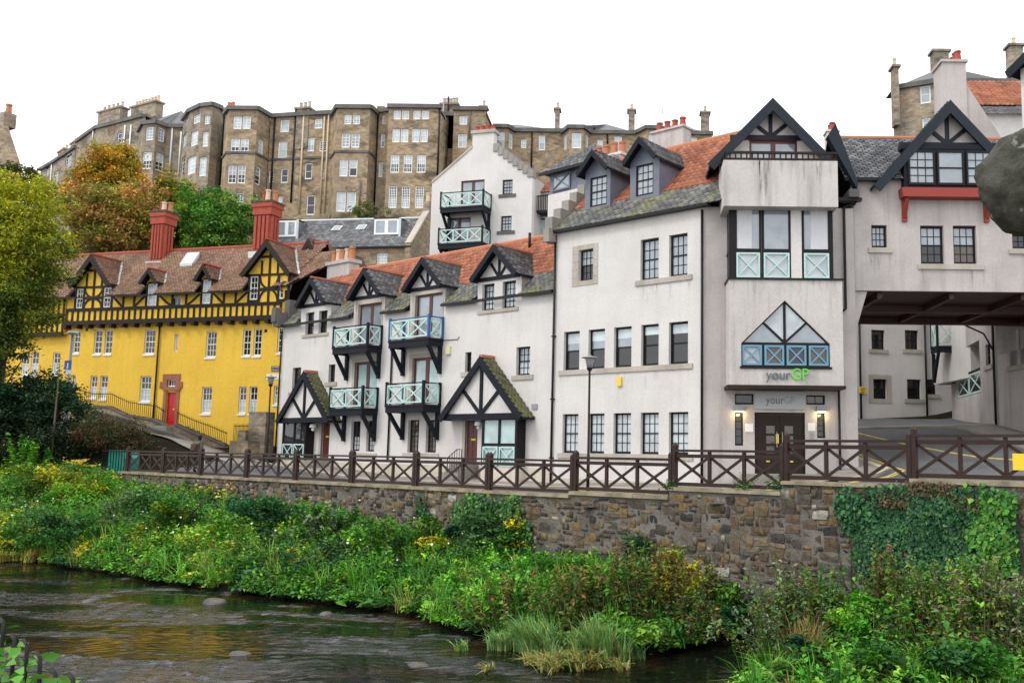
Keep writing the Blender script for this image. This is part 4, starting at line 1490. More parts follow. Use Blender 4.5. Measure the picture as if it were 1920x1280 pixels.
# ================================================================ white terrace with balconies and gabled porches
def white_row():
    P = Fr(2.72, 33.0, None, 2.55, DIR)
    p = P.w(P.at(1036, 640)[0], 0.12, 0)
    fr = Fr(p.x, p.y, None, 2.5, DIR)
    root = thing('white_terrace', 'low white harled terrace with turquoise balconies, black gables and orange pantile roof', 'terrace', fr)
    xl = fr.at(527, 700)[0]
    zg = (fr.at(540, 617)[1] + fr.at(900, 562)[1] + fr.at(1025, 545)[1]) / 3
    zs = {}
    dark = dict(frame='paint_frame_dark', depth=0.17)
    holes = []
    SILL = 'stone_dressed'
    tanp = math.tan(R(45))
    D, zr = roof_depth(fr, 860, 474, zg + 0.05, tanp, -0.2)
    y_at = lambda z: -0.2 + (z - zg - 0.05) / tanp

    # dormers: apex, feet, kind
    dspec = [
        dict(a=(587.6, 523), l=(557, 576), r=(614, 569), win=[(573.3, 586, 588.4, 627), (597.7, 582, 613.3, 624)], body=(562, 617)),
        dict(a=(686, 503), l=(652.4, 563), r=(717, 552), door=(671, 569, 715, 646), body=(661, 718)),
        dict(a=(794.5, 481), l=(755, 542), r=(831.5, 529), door=(778, 551, 829, 632), body=(767, 832)),
        dict(a=(927, 456), l=(882, 524), r=(972, 507), win=[(904, 533, 926.5, 581.6), (942, 526, 967, 577)], body=(894, 976)),
    ]
    top = []
    za_m = []
    for d in dspec:
        yo = -0.38
        xa = fr.at(d['a'][0], d['a'][1], yo)[0]
        za = fr.at(*d['a'], yo)[1]
        xlf, zlf = fr.at(*d['l'], yo)
        xrf, zrf = fr.at(*d['r'], yo)
        d['h'] = (xrf - xlf) / 2
        d['xa'] = (xlf + xrf) / 2
        d['za'] = za
        d['zf'] = (zlf + zrf) / 2
    za = sum(d['za'] for d in dspec) / 4
    zf = sum(d['zf'] for d in dspec) / 4
    outline = [(xl, -0.6), (0, -0.6), (0, zg)]
    for d in reversed(dspec):
        x0, x1 = fr.at(d['body'][0], 570)[0], fr.at(d['body'][1], 570)[0]
        xa = (x0 + x1) / 2
        xa = xa * 0.5 + d['xa'] * 0.5
        hw = (x1 - x0) / 2
        d['xa'], d['hw'] = xa, hw
        g = (za - zf) / d['h']
        zc = za - 0.12 - g * hw
        d['zc'] = zc
        outline += [(xa + hw, zg), (xa + hw, zc), (xa, za - 0.12), (xa - hw, zc), (xa - hw, zg)]
    outline += [(xl, zg)]
    # openings on the dormers
    for k, d in enumerate(dspec):
        if 'win' in d:
            rr = [fr.rect(*q) for q in d['win']]
            z0, z1 = sum(q[2] for q in rr) / 2, sum(q[3] for q in rr) / 2
            for q in rr:
                window(root, fr, (q[0], q[1], z0, z1), holes, glass='glass_painted_sky' if k else 'glass_dark', glass2='glass_net' if k else 'glass_dark', cols=3, rows=2, fw=0.07, **dark)
            MB().box(rr[0][0] - 0.25, rr[1][1] + 0.2, -0.06, 0.14, z0 - 0.15, z0 - 0.002).put('sill', M[SILL], root, fr)
            rain_streaks(root, fr, rr[0][0] - 0.2, rr[1][1] + 0.2, z0 - 0.16, 0.0, 7, 0.2, 0.8, k)
        else:
            q = fr.rect(*d['door'])
            holes.append(q)
            x0, x1, z0, z1 = q
            xm = (x0 + x1) / 2
            dr = MB().box(x0, x1, 0.19, 0.24, z0, z1).put('balcony_door', M['paint_brown_red'], root, fr)
            for a, b in ((x0, xm), (xm, x1)):
                glazed(dr, None, a, b, z0, z1, 0.12, 'glass_painted_sky', 'paint_brown_red', 0.1)
            MB().box(x0 - 0.22, x0, -0.02, 0.1, z0, z1 + 0.001).box(x1, x1 + 0.1, -0.02, 0.1, z0, z1 + 0.001).box(x0 - 0.22, x1 + 0.1, -0.022, 0.1, z1 + 0.002, z1 + 0.22).put('door_surround', M['stone_dressed'], root, fr)
    # storey windows
    for q, c, r_, g, g2, s in (
            ((548, 689, 563.6, 735), 2, 2, 'glass_dark', 'glass_dark', True), ((616, 683, 628, 716), 1, 1, 'glass_dark', None, True),
            ((872, 660, 883.5, 697), 2, 2, 'glass_dark', None, True), ((968, 650, 993.7, 703), 3, 2, 'glass_painted_sky', 'glass_net', True),
            ((658, 789.5, 675, 845), 3, 3, 'glass_dark', 'glass_net', False), ((687, 788.6, 702.5, 846), 3, 3, 'glass_dark', 'glass_net', False),
            ((764.7, 787, 785.3, 848), 3, 3, 'glass_warm', 'glass_warm', False), ((798.4, 787, 818, 848), 3, 3, 'glass_warm', 'glass_warm', False)):
        window(root, fr, fr.rect(*q), holes, glass=g, glass2=g2, cols=c, rows=r_, sash=q[3] - q[1] > 34, fw=0.06, sill=SILL if s else None, ext=0.22, sill_h=0.2, **dark)
    for a, b in ((655, 706), (755, 823)):
        x0, x1 = fr.at(a, 855)[0], fr.at(b, 855)[0]
        z = fr.at((a + b) / 2, 849)[1]
        MB().box(x0, x1, -0.05, 0.12, z - 0.2, z - 0.002).put('sill', M[SILL], root, fr)
    # doors to the lower balconies
    for q in ((664, 678, 707, 763), (772, 670, 822, 757)):
        q = fr.rect(*q)
        holes.append(q)
        x0, x1, z0, z1 = q
        xm = (x0 + x1) / 2
        dr = MB().box(x0, x1, 0.19, 0.24, z0, z1).put('balcony_door', M['paint_brown_red'], root, fr)
        for a, b in ((x0, xm), (xm, x1)):
            glazed(dr, None, a, b, z0, z1, 0.12, 'glass_mint', 'paint_brown_red', 0.12)
        MB().box(x0 - 0.2, x0, -0.02, 0.1, z0, z1).box(x0 - 0.2, x1 + 0.1, -0.022, 0.1, z1 + 0.002, z1 + 0.2).put('door_surround', M['stone_dressed'], root, fr)
    # front doors under the porches
    for q in ((602, 792, 617.4, 858), (871.8, 787.5, 895, 870)):
        q = fr.rect(*q)
        holes.append(q)
        x0, x1, z0, z1 = q
        d = MB().box(x0, x1, 0.12, 0.18, z0, z1)
        for i in range(2):
            for j in range(3):
                a, b = x0 + (x1 - x0) * (0.1 + 0.42 * i), x0 + (x1 - x0) * (0.48 + 0.42 * i)
                d.box(a, b, 0.105, 0.12, z0 + (z1 - z0) * (0.06 + 0.32 * j), z0 + (z1 - z0) * (0.32 + 0.32 * j))
        d = d.put('front_door', M['paint_brown_red'], root, fr)
        MB().box(x0 + (x1 - x0) * 0.38, x0 + (x1 - x0) * 0.72, 0.09, 0.104, z0 + 1.05, z0 + 1.13).put('letter_plate', M['paint_yellow'], d)
        MB().box(x0 - 0.18, x0, -0.02, 0.1, z0, z1).put('door_surround', M['stone_dressed'], root, fr)
        for k in range(4):
            MB().box(x0 - 0.15, x1 + 0.15, -0.7 - 0.26 * k, -0.045, z0 - 0.17 * (k + 1), z0 - 0.17 * k - 0.004).put('step', M['concrete'], root, fr)
    MB().wall(outline, holes, 0.0, 0.2, 0.4).put('wall', M['harl_white'], root, fr)
    ymax = fr.at(700, 868)[1]
    MB().box(xl + 0.01, -0.1, -0.04, 0.01, -0.6, ymax).put('plinth', M['plinth'], root, fr)

    # main roof
    up = (0, D + 0.2, zr - zg - 0.05)
    L = math.hypot(up[1], up[2])
    bodies = [(d['xa'] - d['hw'], d['xa'] + d['hw'], d['zc']) for d in dspec]
    roof = deck(xl, 0, -0.2, zg + 0.03, D, zr - 0.02, bodies).quad((xl, D, zr - 0.02), (0, D, zr - 0.02), (0, 2 * D, zg), (xl, 2 * D, zg)).put('roof', M['timber_black'], root, fr)
    Ls = 1.55

    uz = up[2] / L

    def clear(u, v):
        x = u + xl
        k = np.ones(len(u), bool)
        for a, b, zc in bodies:
            k &= ~((x > a - 0.08) & (x < b + 0.08) & (zg + 0.05 + v * uz < zc))
        return k
    tiles('slates', 'slate_mossy', roof, None, (xl, -0.24, zg + 0.05), (1, 0, 0), up, -xl, Ls, 0.26, 0.17, clear, seed=51)
    uv = Vector(up).normalized()
    o2 = Vector((xl, -0.2, zg + 0.07)) + uv * (Ls - 0.05)
    tiles('pantiles', 'pantile', roof, None, o2, (1, 0, 0), up, -xl, L - Ls + 0.05, 0.25, 0.30, pan=True, seed=52)
    MB().tube([(xl, D, zr + 0.02), (0, D, zr + 0.02)], 0.13, 8).put('ridge_tiles', M['terracotta'], roof)
    xv = fr.at(1004, 450, 3)[0]
    pipe(root, fr, [(xv, 2.6, zg + 2.7), (xv, 2.6, zg + 3.6)], 0.07, 'vent_pipe')
    # gutters in the gaps
    segs, x = [], xl - 0.05
    for k, d in enumerate(dspec):
        if 'door' in d:
            segs.append((x, d['xa'] - d['hw'] - 0.02))
            x = d['xa'] + d['hw'] + 0.02
    segs.append((x, 0.02))
    for a, b in segs:
        MB().box(a, b, -0.3, -0.17, zg - 0.06, zg + 0.05).put('gutter', M['metal_black'], root, fr)
    # dormers
    for k, d in enumerate(dspec):
        xa, hw, zc = d['xa'], d['hw'], d['zc']
        ch = MB()
        for sgn in (-1, 1):
            x = xa + sgn * hw
            tri = [(x, 0.0, zg - 0.05), (x, 0.0, zc), (x, y_at(zc), zc)]
            ch.quad(*(tri if sgn < 0 else tri[::-1]))
        dm = ch.put('dormer', M['harl_white'], root, fr)
        gable_hat(dm, None, xa, d['h'], d['h'], za, zf, -0.38, y_at, 'slate', 'timber_black', 0.24, seed=60 + k, ridge='terracotta', flash=True)
        half_timber(dm, None, xa, d['h'] * 0.86, d['h'] * 0.86, za - 0.2, zf + 0.02, 0.0, w=0.12, tw=0.17, diag=0.42)
    # carved stone at the left end of the eaves
    MB().box(xl - 0.25, xl + 0.2, -0.5, 0.1, zg - 0.05, zg + 0.75).box(xl - 0.3, xl + 0.1, -0.6, -0.2, zg + 0.2, zg + 1.0).box(xl - 0.15, xl + 0.3, 0.1, 0.6, zg + 0.5, zg + 1.5).put('skew_stone', M['stone_dark'], root, fr)

    # balconies: two above, two below
    for (pl, pw, pc, pyf, D_, post, lab) in (
            (626.6, 717, 682.5, 646, None, 'timber_black', None), (731.8, 831.5, 798, 632.5, None, 'paint_blue', 'turquoise balcony with blue posts'),
            (619.7, 709, 678, 764, None, 'timber_black', None), (725.3, 826.6, 792.3, 757, None, 'timber_black', None)):
        xw = fr.at(pw, pyf - 25)[0]
        Dd = min((abs(fr.px(xw, -q * 0.02, 3.0)[0] - pc), q * 0.02) for q in range(20, 140))[1]
        x_l = fr.at(pl, pyf - 25, -Dd)[0]
        z = fr.at(pc, pyf, -Dd)[1]
        balcony(root, fr, x_l, xw, Dd, z, 0.98, post, 'paint_mint', 2, 1, 1.25, label=lab)
    # gabled porches
    for k, (ax, ay, bx, lx, ly, rx, ry, tz) in enumerate(((569.3, 697, 592.5, 517.7, 790, 617.4, 788.6, 787.5), (899, 669, 922.5, 823, 784.5, 979.4, 781.4, 780.5))):
        # the porch stands out so far that its ridge end meets the wall where the photo shows it
        best = None
        for q in range(20, 160):
            Dd = q * 0.02
            xa, za_ = fr.at(ax, ay, -Dd)
            e = abs(fr.px(xa, 0, za_)[0] - bx)
            if best is None or e < best[0]: best = (e, Dd)
        Dd = best[1]
        xa, za_ = fr.at(ax, ay, -Dd)
        xf0, z0 = fr.at(lx, ly, -Dd)
        xf1, z1 = fr.at(rx, ry, -Dd)
        xa = (xf0 + xf1) / 2
        h = (xf1 - xf0) / 2
        zf_ = (z0 + z1) / 2
        g = (za_ - zf_) / h
        pr = MB().wall([(xa - h * 0.86, zf_ + 0.1), (xa + h * 0.86, zf_ + 0.1), (xa, za_ - 0.2)], [], -Dd + 0.12, 0.1, 0.1).put('porch', M['harl_white'], root, fr)
        gable_hat(pr, None, xa, h, h, za_, zf_, -Dd, lambda z: -0.01, 'slate_green', 'timber_black', 0.28, seed=70 + k, tw=0.2, th=0.14)
        MB().box(xa - 0.1, xa + 0.1, -Dd - 0.03, 0.0, za_ - 0.02, za_ + 0.1).put('ridge_tiles', M['terracotta'], pr)
        half_timber(pr, None, xa, h * 0.97, h * 0.97, za_ - 0.3, zf_ + 0.06, -Dd + 0.1, w=0.15, tw=0.26, diag=0.47)
        # glazed box below
        yb = -Dd + 0.22
        gx0, gx1 = (fr.at(529, 820, yb)[0], fr.at(573, 820, yb)[0]) if k == 0 else (fr.at(903, 820, yb)[0], fr.at(969, 820, yb)[0])
        ztop = zf_ + 0.02
        zb_ = fr.at(940, 874, yb)[1] if k else fr.at(550, 862, yb)[1]
        zx1 = fr.at(940, 836, yb)[1] if k else fr.at(550, 831, yb)[1]
        bx_ = MB().box(gx0, gx1, yb, yb + 0.1, zb_ - 0.9, zb_ - 0.003)
        bx_.box(gx1 - 0.1, gx1 - 0.004, yb + 0.1, -0.02, zb_ - 0.9, zb_ - 0.003)
        bx_.put('porch_plinth', M['plinth'], pr)
        m = MB().box(gx0, gx1, yb + 0.06, yb + 0.12, zb_, ztop)
        for x in (gx0, (gx0 + gx1) / 2 - 0.06, gx1 - 0.12):
            m.box(x, x + 0.12, yb, yb + 0.06, zb_, ztop)
        m.box(gx0 + 0.12, gx1 - 0.12, yb + 0.002, yb + 0.06, zx1, zx1 + 0.12).box(gx0 + 0.12, gx1 - 0.12, yb + 0.003, yb + 0.06, ztop - 0.12, ztop - 0.003)
        fm = m.put('glazed_screen', M['paint_frame_dark'], pr)
        xm = (gx0 + gx1) / 2
        for a, b in ((gx0 + 0.12, xm - 0.06), (xm + 0.06, gx1 - 0.12)):
            MB().box(a, b, yb + 0.045, yb + 0.058, zx1 + 0.12, ztop - 0.12).put('pane', M['glass_mint' if k else 'glass_dark'], fm)
            MB().box(a, b, yb + 0.045, yb + 0.058, zb_, zx1).put('pane', M['glass_mint' if k else 'glass_dark'], fm)
            xpanel(pr, None, a - 0.02, b + 0.02, zb_ + 0.01, zx1 - 0.02, yb - 0.034, 'paint_mint', 0.06)
        # return side with a column of small panes
        rs = MB().box(gx1 - 0.1, gx1 - 0.003, yb + 0.121, -0.01, zb_, ztop)
        rs = rs.put('side_screen', M['paint_frame_dark'], pr)
        yy = yb + 0.3
        while yy < -0.35:
            for i in range(7):
                z_ = zb_ + 0.15 + (ztop - zb_ - 0.2) * i / 7
                MB().box(gx1 - 0.01, gx1 + 0.004, yy, yy + 0.32, z_, z_ + 0.2).put('pane', M['glass_painted_sky'], rs)
            yy += 0.5
        # globe lamp
        lx_, lz_ = (fr.at(587, 801, -0.3)) if k == 0 else fr.at(897.5, 797, -0.3)
        MB().lathe([(0.02, 0.2), (0.16, 0.16), (0.2, 0.0), (0.06, -0.02), (0.1, -0.1), (0.05, -0.18), (0.01, -0.2)], 12, (lx_, -0.3, lz_)).box(lx_ - 0.03, lx_ + 0.03, -0.3, 0.0, lz_ + 0.17, lz_ + 0.21).put('porch_lamp', M['paint_white'], root, fr, smooth=True)
    # handrail of the steps at the right porch
    a, b = fr.at(839, 858, -1.0), fr.at(866, 842, -1.0)
    hr_ = MB().tube([(a[0], -1.0, a[1] - 0.8), (a[0], -1.0, a[1]), (b[0] - 0.3, -1.0, b[1]), (b[0], -1.0, b[1]), (b[0], -1.0, b[1] - 0.9)], 0.022, 6)
    for i in range(5):
        f = (i + 1) / 6
        hr_.tube([(a[0] + (b[0] - a[0]) * f, -1.0, a[1] - 0.9), (a[0] + (b[0] - a[0]) * f, -1.0, a[1] + (b[1] - a[1]) * min(1, f * 1.4))], 0.013, 5)
    hr_.put('stair_railing', M['metal_black'], root, fr)
    # pipes, alarm box, vent, cable
    for pxx, y0, y1 in ((733, 640, 862), (524, 622, 850)):
        x = fr.at(pxx, 750)[0]
        pipe(root, fr, [(x, -0.07, fr.at(pxx, y1)[1]), (x, -0.07, fr.at(pxx, y0)[1])], 0.045)
    x, z = fr.at(842, 656)
    MB().box(x - 0.14, x + 0.14, -0.1, -0.003, z - 0.2, z + 0.2).put('alarm_box', M['paint_cream'], root, fr)
    a, b = fr.at(832, 638), fr.at(862, 631)
    pipe(root, fr, [(a[0], -0.03, a[1]), (b[0] - 0.1, -0.03, b[1] - 0.12), (b[0], -0.03, b[1])], 0.015, 'cable')
    q = fr.rect(998, 757, 1008, 767)
    MB().box(q[0], q[1], -0.05, -0.003, q[2], q[3]).put('vent', M['metal_grey'], root, fr)
    # chimney at the far left of the ridge
    cx = fr.at(645, 500, D)[0]
    cz = fr.at(645, 496, D)[1]
    MB().box(cx - 1.2, cx + 0.9, D - 0.3, D + 0.4, zr - 1.4, cz).box(cx - 1.3, cx + 1.0, D - 0.4, D + 0.5, cz, cz + 0.2).put('chimney', M['harl_grey'], root, fr)
    chimney_pots(root, fr, [(cx - 0.95 + 0.42 * i, D, cz + 0.2) for i in range(5)], 0.75, 0.19, ('terracotta', 'pot_buff'))


white_row()

# ================================================================ yellow half-timbered building
def yellow_building():
    fr = Fr(-21.9, 54.0, None, 3.2, (0.968, -0.25))
    root = thing('yellow_building', 'long yellow building with brown half-timbering, red door and tall red brick chimneys', 'building', fr)
    Z = lambda px, py, off=0.0: fr.at(px, py, off)[1]
    Xp = lambda px, py=640, off=0.0: fr.at(px, py, off)[0]
    xl, xm, xr = Xp(15), Xp(127), Xp(531)
    jet = -0.28
    zb0 = (Z(205, 606, jet) + Z(500, 593, jet)) / 2         # underside of the jettied storey
    zb1 = (Z(205, 583, jet) + Z(500, 565, jet)) / 2          # top of the stud band
    ze = (Z(240, 557, jet) + Z(400, 548, jet)) / 2           # eaves
    zlw = (Z(90, 625, jet))                                   # lower wing
    holes = []
    wht = dict(frame='paint_white', depth=0.10, fw=0.07, bar=0.028)
    for q in ((136.8, 620, 150, 662), (176, 618, 191, 663.5), (196, 618, 210.4, 663.5), (270.5, 617.7, 290.5, 663.5), (386, 621, 405.6, 669.6), (454.8, 617, 470, 667), (475, 616, 490.2, 667), (520, 613.6, 530.5, 661.7),
              (132, 703, 141, 735), (168.4, 704, 181.5, 746), (186.7, 704, 201, 748), (262, 704.7, 282.6, 753), (377.5, 725, 396.4, 775), (447, 724.6, 461.3, 775), (466.8, 724, 482, 775), (513, 722.6, 522, 758)):
        wide = q[2] - q[0] > 17
        w = window(root, fr, fr.rect(*q), holes, glass='glass_dark', glass2='glass_net' if q[1] > 700 else 'glass_dark', cols=3 if wide else 2, rows=2, **wht)
        x0, x1, z0, z1 = fr.rect(*q)
        MB().box(x0 - 0.02, x1 + 0.02, -0.05, 0.08, z0 - 0.12, z0 - 0.002).put('sill', M['paint_white'], w)
    window(root, fr, fr.rect(326.5, 627, 333.5, 659), holes, glass='glass_net', cols=1, rows=3, sash=False, frame='paint_white', depth=0.1, fw=0.05)
    dq = fr.rect(311, 735, 329.5, 797.5)
    fl = fr.rect(313.5, 711.6, 330, 724.6)
    holes += [dq]
    window(root, fr, fl, holes, glass='glass_dark', cols=3, rows=1, sash=False, frame='paint_white', depth=0.1, fw=0.05)
    MB().wall([(xm, -2.5), (xr, -2.5), (xr, zb0 + 0.05), (xm, zb0 + 0.05)], holes, 0.0, 0.2, 0.4).put('wall', M['harl_yellow'], root, fr)
    # left wing, a little lower
    h2 = []
    for q in ((40.2, 660, 54, 704), (57.4, 659, 71.5, 704), (98, 660, 111.7, 701)):
        w = window(root, fr, fr.rect(*q), h2, glass='glass_dark', glass2='glass_net', cols=2, rows=2, **wht)
        x0, x1, z0, z1 = fr.rect(*q)
        MB().box(x0 - 0.02, x1 + 0.02, -0.05, 0.08, z0 - 0.12, z0 - 0.002).put('sill', M['paint_white'], w)
    MB().wall([(xl, -1.0), (xm - 0.003, -1.0), (xm - 0.003, zlw + 0.4), (xl, zlw + 0.4)], h2, 0.02, 0.2, 0.4).put('wall', M['harl_yellow'], root, fr)
    # red door with red sandstone surround
    x0, x1, z0, z1 = dq
    d = MB().box(x0, x1, 0.12, 0.17, z0, z1)
    for i in range(2):
        for j in range(2):
            a, b = x0 + (x1 - x0) * (0.12 + 0.42 * i), x0 + (x1 - x0) * (0.46 + 0.42 * i)
            d.box(a, b, 0.108, 0.12, z0 + (z1 - z0) * (0.08 + 0.46 * j), z0 + (z1 - z0) * (0.46 + 0.46 * j))
    d = d.put('front_door', M['paint_door_red'], root, fr)
    MB().box(x0 + (x1 - x0) * 0.6, x0 + (x1 - x0) * 0.75, 0.09, 0.106, z0 + 0.95, z0 + 1.05).put('letter_plate', M['paint_yellow'], d)
    ss = 0.22
    MB().box(x0 - ss, x0, -0.05, 0.12, z0, z1 + 0.1).put('door_jamb', M['sandstone_red'], root, fr)
    MB().box(x1, x1 + ss, -0.05, 0.12, z0, z1 + 0.1).put('door_jamb', M['sandstone_red'], root, fr)
    MB().box(x0 - ss - 0.05, x1 + ss + 0.05, -0.08, 0.1, z1 + 0.102, fl[2] - 0.003).put('lintel', M['sandstone_red'], root, fr)
    MB().box(fl[0] - 0.3, fl[0], -0.05, 0.1, fl[2], fl[3]).box(fl[1], fl[1] + 0.3, -0.05, 0.1, fl[2], fl[3]).box(fl[0] - 0.5, fl[0] - 0.3, -0.052, 0.1, fl[2] - 0.1, fl[2] + 0.3).box(fl[1] + 0.3, fl[1] + 0.5, -0.052, 0.1, fl[2] - 0.1, fl[2] + 0.3).put('door_surround', M['sandstone_red'], root, fr)
    MB().box(fl[0] - 0.3, fl[1] + 0.3, -0.06, 0.1, fl[3] + 0.002, fl[3] + 0.35).put('lintel', M['sandstone_red'], root, fr)
    pipe(root, fr, [(Xp(299), -0.08, Z(294, 790)), (Xp(299), -0.08, zb0)], 0.05)
    for px_ in ((163, 618), (498.5, 620)):
        x, z = fr.at(*px_)
        MB().box(x - 0.09, x + 0.09, -0.02, -0.003, z - 0.09, z + 0.09).put('vent', M['metal_black'], root, fr)
    # jettied upper storey
    T = 'timber_brown'
    big = [dict(a=(171, 477), l=(131, 536), r=(208, 530), win=[(143.7, 542, 156, 578.6), (194.5, 538, 208.6, 577)]),
           dict(a=(499, 449), l=(448, 514), r=(540, 510), win=[(469, 519.7, 484, 563.5), (524.8, 513.7, 540, 559)])]
    small = [dict(a=(282, 503), l=(263, 529), r=(296, 528), win=(277, 531.7, 295, 575.5)), dict(a=(382, 495), l=(364, 524), r=(396, 522), win=(380.4, 524, 396, 569.6))]
    uh = []
    wins = []
    for d in big + small:
        yo = jet - 0.45
        x0, z0 = fr.at(*d['l'], yo)
        x1, z1 = fr.at(*d['r'], yo)
        d['h'] = (x1 - x0) / 2 * (1.0 if d in big else 1.0)
        d['zf'] = (z0 + z1) / 2
        d['za'] = Z(d['a'][0], d['a'][1], yo)
        ws = d['win'] if isinstance(d['win'], list) else [d['win']]
        rr = [fr.rect(*q, jet) for q in ws]
        zz0, zz1 = sum(q[2] for q in rr) / len(rr), sum(q[3] for q in rr) / len(rr)
        rr = [(q[0], q[1], zz0, zz1) for q in rr]
        d['w'] = rr
        d['xa'] = (rr[0][0] + rr[-1][1]) / 2
        uh += rr
    outline = [(xm, zb0), (xr, zb0), (xr, ze)]
    for d in sorted(big + small, key=lambda q: -q['xa']):
        hw = (d['w'][-1][1] - d['w'][0][0]) / 2 + 0.15
        d['hw'] = hw
        g = (d['za'] - d['zf']) / d['h']
        zc = max(d['za'] - 0.16 - g * hw, d['w'][0][3] + 0.02)
        d['zc'] = zc
        outline += [(min(d['xa'] + hw, xr - 0.05), ze), (min(d['xa'] + hw, xr - 0.05), zc), (d['xa'], d['za'] - 0.16), (d['xa'] - hw, zc), (d['xa'] - hw, ze)]
    outline += [(xm, ze)]
    sq = fr.rect(323, 557, 340, 574, jet)
    uh.append(sq)
    MB().wall(outline, uh, jet, 0.1, 0.3).put('upper_wall', M['harl_yellow'], root, fr)
    window(root, fr, sq, None, jet, 0.03, 2, 1, False, 'paint_white', 'glass_dark', fw=0.06)
    for d in big + small:
        for q in d['w']:
            window(root, fr, q, None, jet, 0.02, 2, 2, True, 'paint_white', 'glass_net' if d in small else 'glass_dark', fw=0.075, bar=0.03)
    ty0, ty1 = jet - 0.05, jet + 0.02

    def tb(x0, x1, z0, z1, name='timber', e=0.0):
        MB().box(x0, x1, ty0 - e, ty1, z0, z1).put(name, M[T], root, fr)
    tb(xm - 0.1, xr, zb0 - 0.12, zb0 + 0.14, 'bressummer', 0.02)
    tb(xm, xr, zb1 - 0.1, zb1 + 0.1, 'rail', 0.01)
    nst = 36
    for i in range(nst + 1):
        x = xm + 0.08 + (xr - xm - 0.16) * i / nst
        tb(x - 0.065, x + 0.065, zb0 + 0.14, zb1 - 0.1, 'stud')
        if i % 2 == 0:
            MB().box(x - 0.12, x + 0.12, -0.42, 0.0, zb0 - 0.34, zb0 - 0.122).put('joist_end', M[T], root, fr)
    # lower wing band
    x0, x1 = xl, xm - 0.1
    za_, zb_ = Z(100, 627, jet), Z(100, 603, jet)
    MB().wall([(x0, za_), (x1, za_), (x1, zb_ + 1.8), (x0, zb_ + 1.8)], [], jet, 0.1, 0.3).put('upper_wall', M['harl_yellow'], root, fr)
    MB().box(x0, x1, ty0 - 0.02, ty1, za_ - 0.1, za_ + 0.16).put('bressummer', M[T], root, fr)
    for i in range(12):
        x = x1 - 0.1 - i * (x1 - x0 - 0.2) / 11
        MB().box(x - 0.065, x + 0.065, ty0, ty1, za_ + 0.16, zb_ + 1.8).put('stud', M[T], root, fr)
    # timbers between the windows, posts by each window, curved braces
    for d in big + small:
        for q in d['w']:
            tb(q[0] - 0.13, q[0], zb1 + 0.1, q[3], 'post')
            tb(q[1], q[1] + 0.13, zb1 + 0.1, q[3], 'post')
            tb(q[0], q[1], zb1 + 0.1, q[2], 'window_board')
            tb(q[0], q[1], q[3], q[3] + 0.09, 'window_head')

    def brace(x0, z0, x1, z1, bow):
        m = MB()
        n = 5
        pts = []
        for i in range(n + 1):
            t = i / n
            bx = x0 + (x1 - x0) * t + bow * math.sin(math.pi * t) * (z1 - z0) * 0.25
            bz = z0 + (z1 - z0) * t - abs(bow) * math.sin(math.pi * t) * abs(x1 - x0) * 0.2
            pts.append((bx, bz))
        for a, b in zip(pts[:-1], pts[1:]):
            m.strip(a, b, 0.13, ty0 + 0.006, ty1)
        m.put('curved_brace', M[T], root, fr)
    edges = sorted([(d['w'][0][0] - 0.14, d['w'][-1][1] + 0.14) for d in big + small])
    gaps = [(a[1], b[0]) for a, b in zip(edges[:-1], edges[1:])] + [(edges[-1][1], xr - 0.02)]
    for a, b in gaps:
        w = b - a
        k = max(1, int(w / 1.15))
        for i in range(1, k + 1):
            x = a + w * i / (k + 1)
            tb(x - 0.065, x + 0.065, zb1 + 0.1, ze, 'post')
        if w > 1.6:
            brace(a + 0.05, ze - 0.02, a + w / (k + 1) - 0.05, zb1 + 0.12, -1)
            brace(b - 0.05, ze - 0.02, b - w / (k + 1) + 0.05, zb1 + 0.12, 1)
    for d in big:
        q0, q1 = d['w']
        a, b = q0[1] + 0.14, q1[0] - 0.14
        xc = (a + b) / 2
        z0, z1 = zb1 + 0.1, q0[3]
        zc = (z0 + z1) / 2
        tb(xc - 0.07, xc + 0.07, z0, d['za'] - 0.35, 'king_post')
        for zz in (zc, z1 + 0.06, z1 + 0.06 + (d['za'] - z1) * 0.52):
            e = d['hw'] if zz < z1 + 0.1 else (d['za'] - zz) / ((d['za'] - d['zf']) / d['h']) * 0.75
            e = (b - a) / 2 if zz == zc else e
            MB().box(xc - e, xc + e, ty0 - 0.008, ty1, zz - 0.065, zz + 0.065).put('rail', M[T], root, fr)
        for sx in (-1, 1):
            for sz in (-1, 1):
                m = MB()
                pts = []
                for i in range(7):
                    t = i / 6 * math.pi / 2
                    pts.append((xc + sx * (0.06 + (b - a) / 2 * math.sin(t) * 0.95), zc + sz * ((z1 - z0) / 2) * (1 - math.cos(t)) * 0.95 + sz * 0.05))
                for p, q in zip(pts[:-1], pts[1:]):
                    m.strip(p, q, 0.12, ty0 + 0.006, ty1)
                m.put('curved_brace', M[T], root, fr)
        for sx in (-1, 1):
            x = xc + sx * (b - a) / 2 * 0.9
            tb(x - 0.06, x + 0.06, z1 + 0.12, d['zf'] + (d['za'] - d['zf']) * 0.42, 'stud')
    # roof
    tanp = math.tan(R(47))
    yE = jet - 0.55
    D, zr = roof_depth(fr, 380, 468, ze, tanp, yE)
    xR = Xp(592, 500, D / 2)
    up = (0, D - yE, zr - ze)
    L = math.hypot(up[1], up[2])
    roof = deck(xl, xr, yE, ze - 0.02, D, zr - 0.02, [(d['xa'] - d['hw'], min(xr - 0.02, d['xa'] + d['hw']), d['zc']) for d in big + small]).quad((xr, yE, ze - 0.02), (xR, D, zr - 0.02), (xr, D, zr - 0.02)).quad((xl, D, zr - 0.02), (xR, D, zr - 0.02), (xr, 2 * D + 0.5, ze), (xl, 2 * D + 0.5, ze)).put('roof', M['timber_brown'], root, fr)

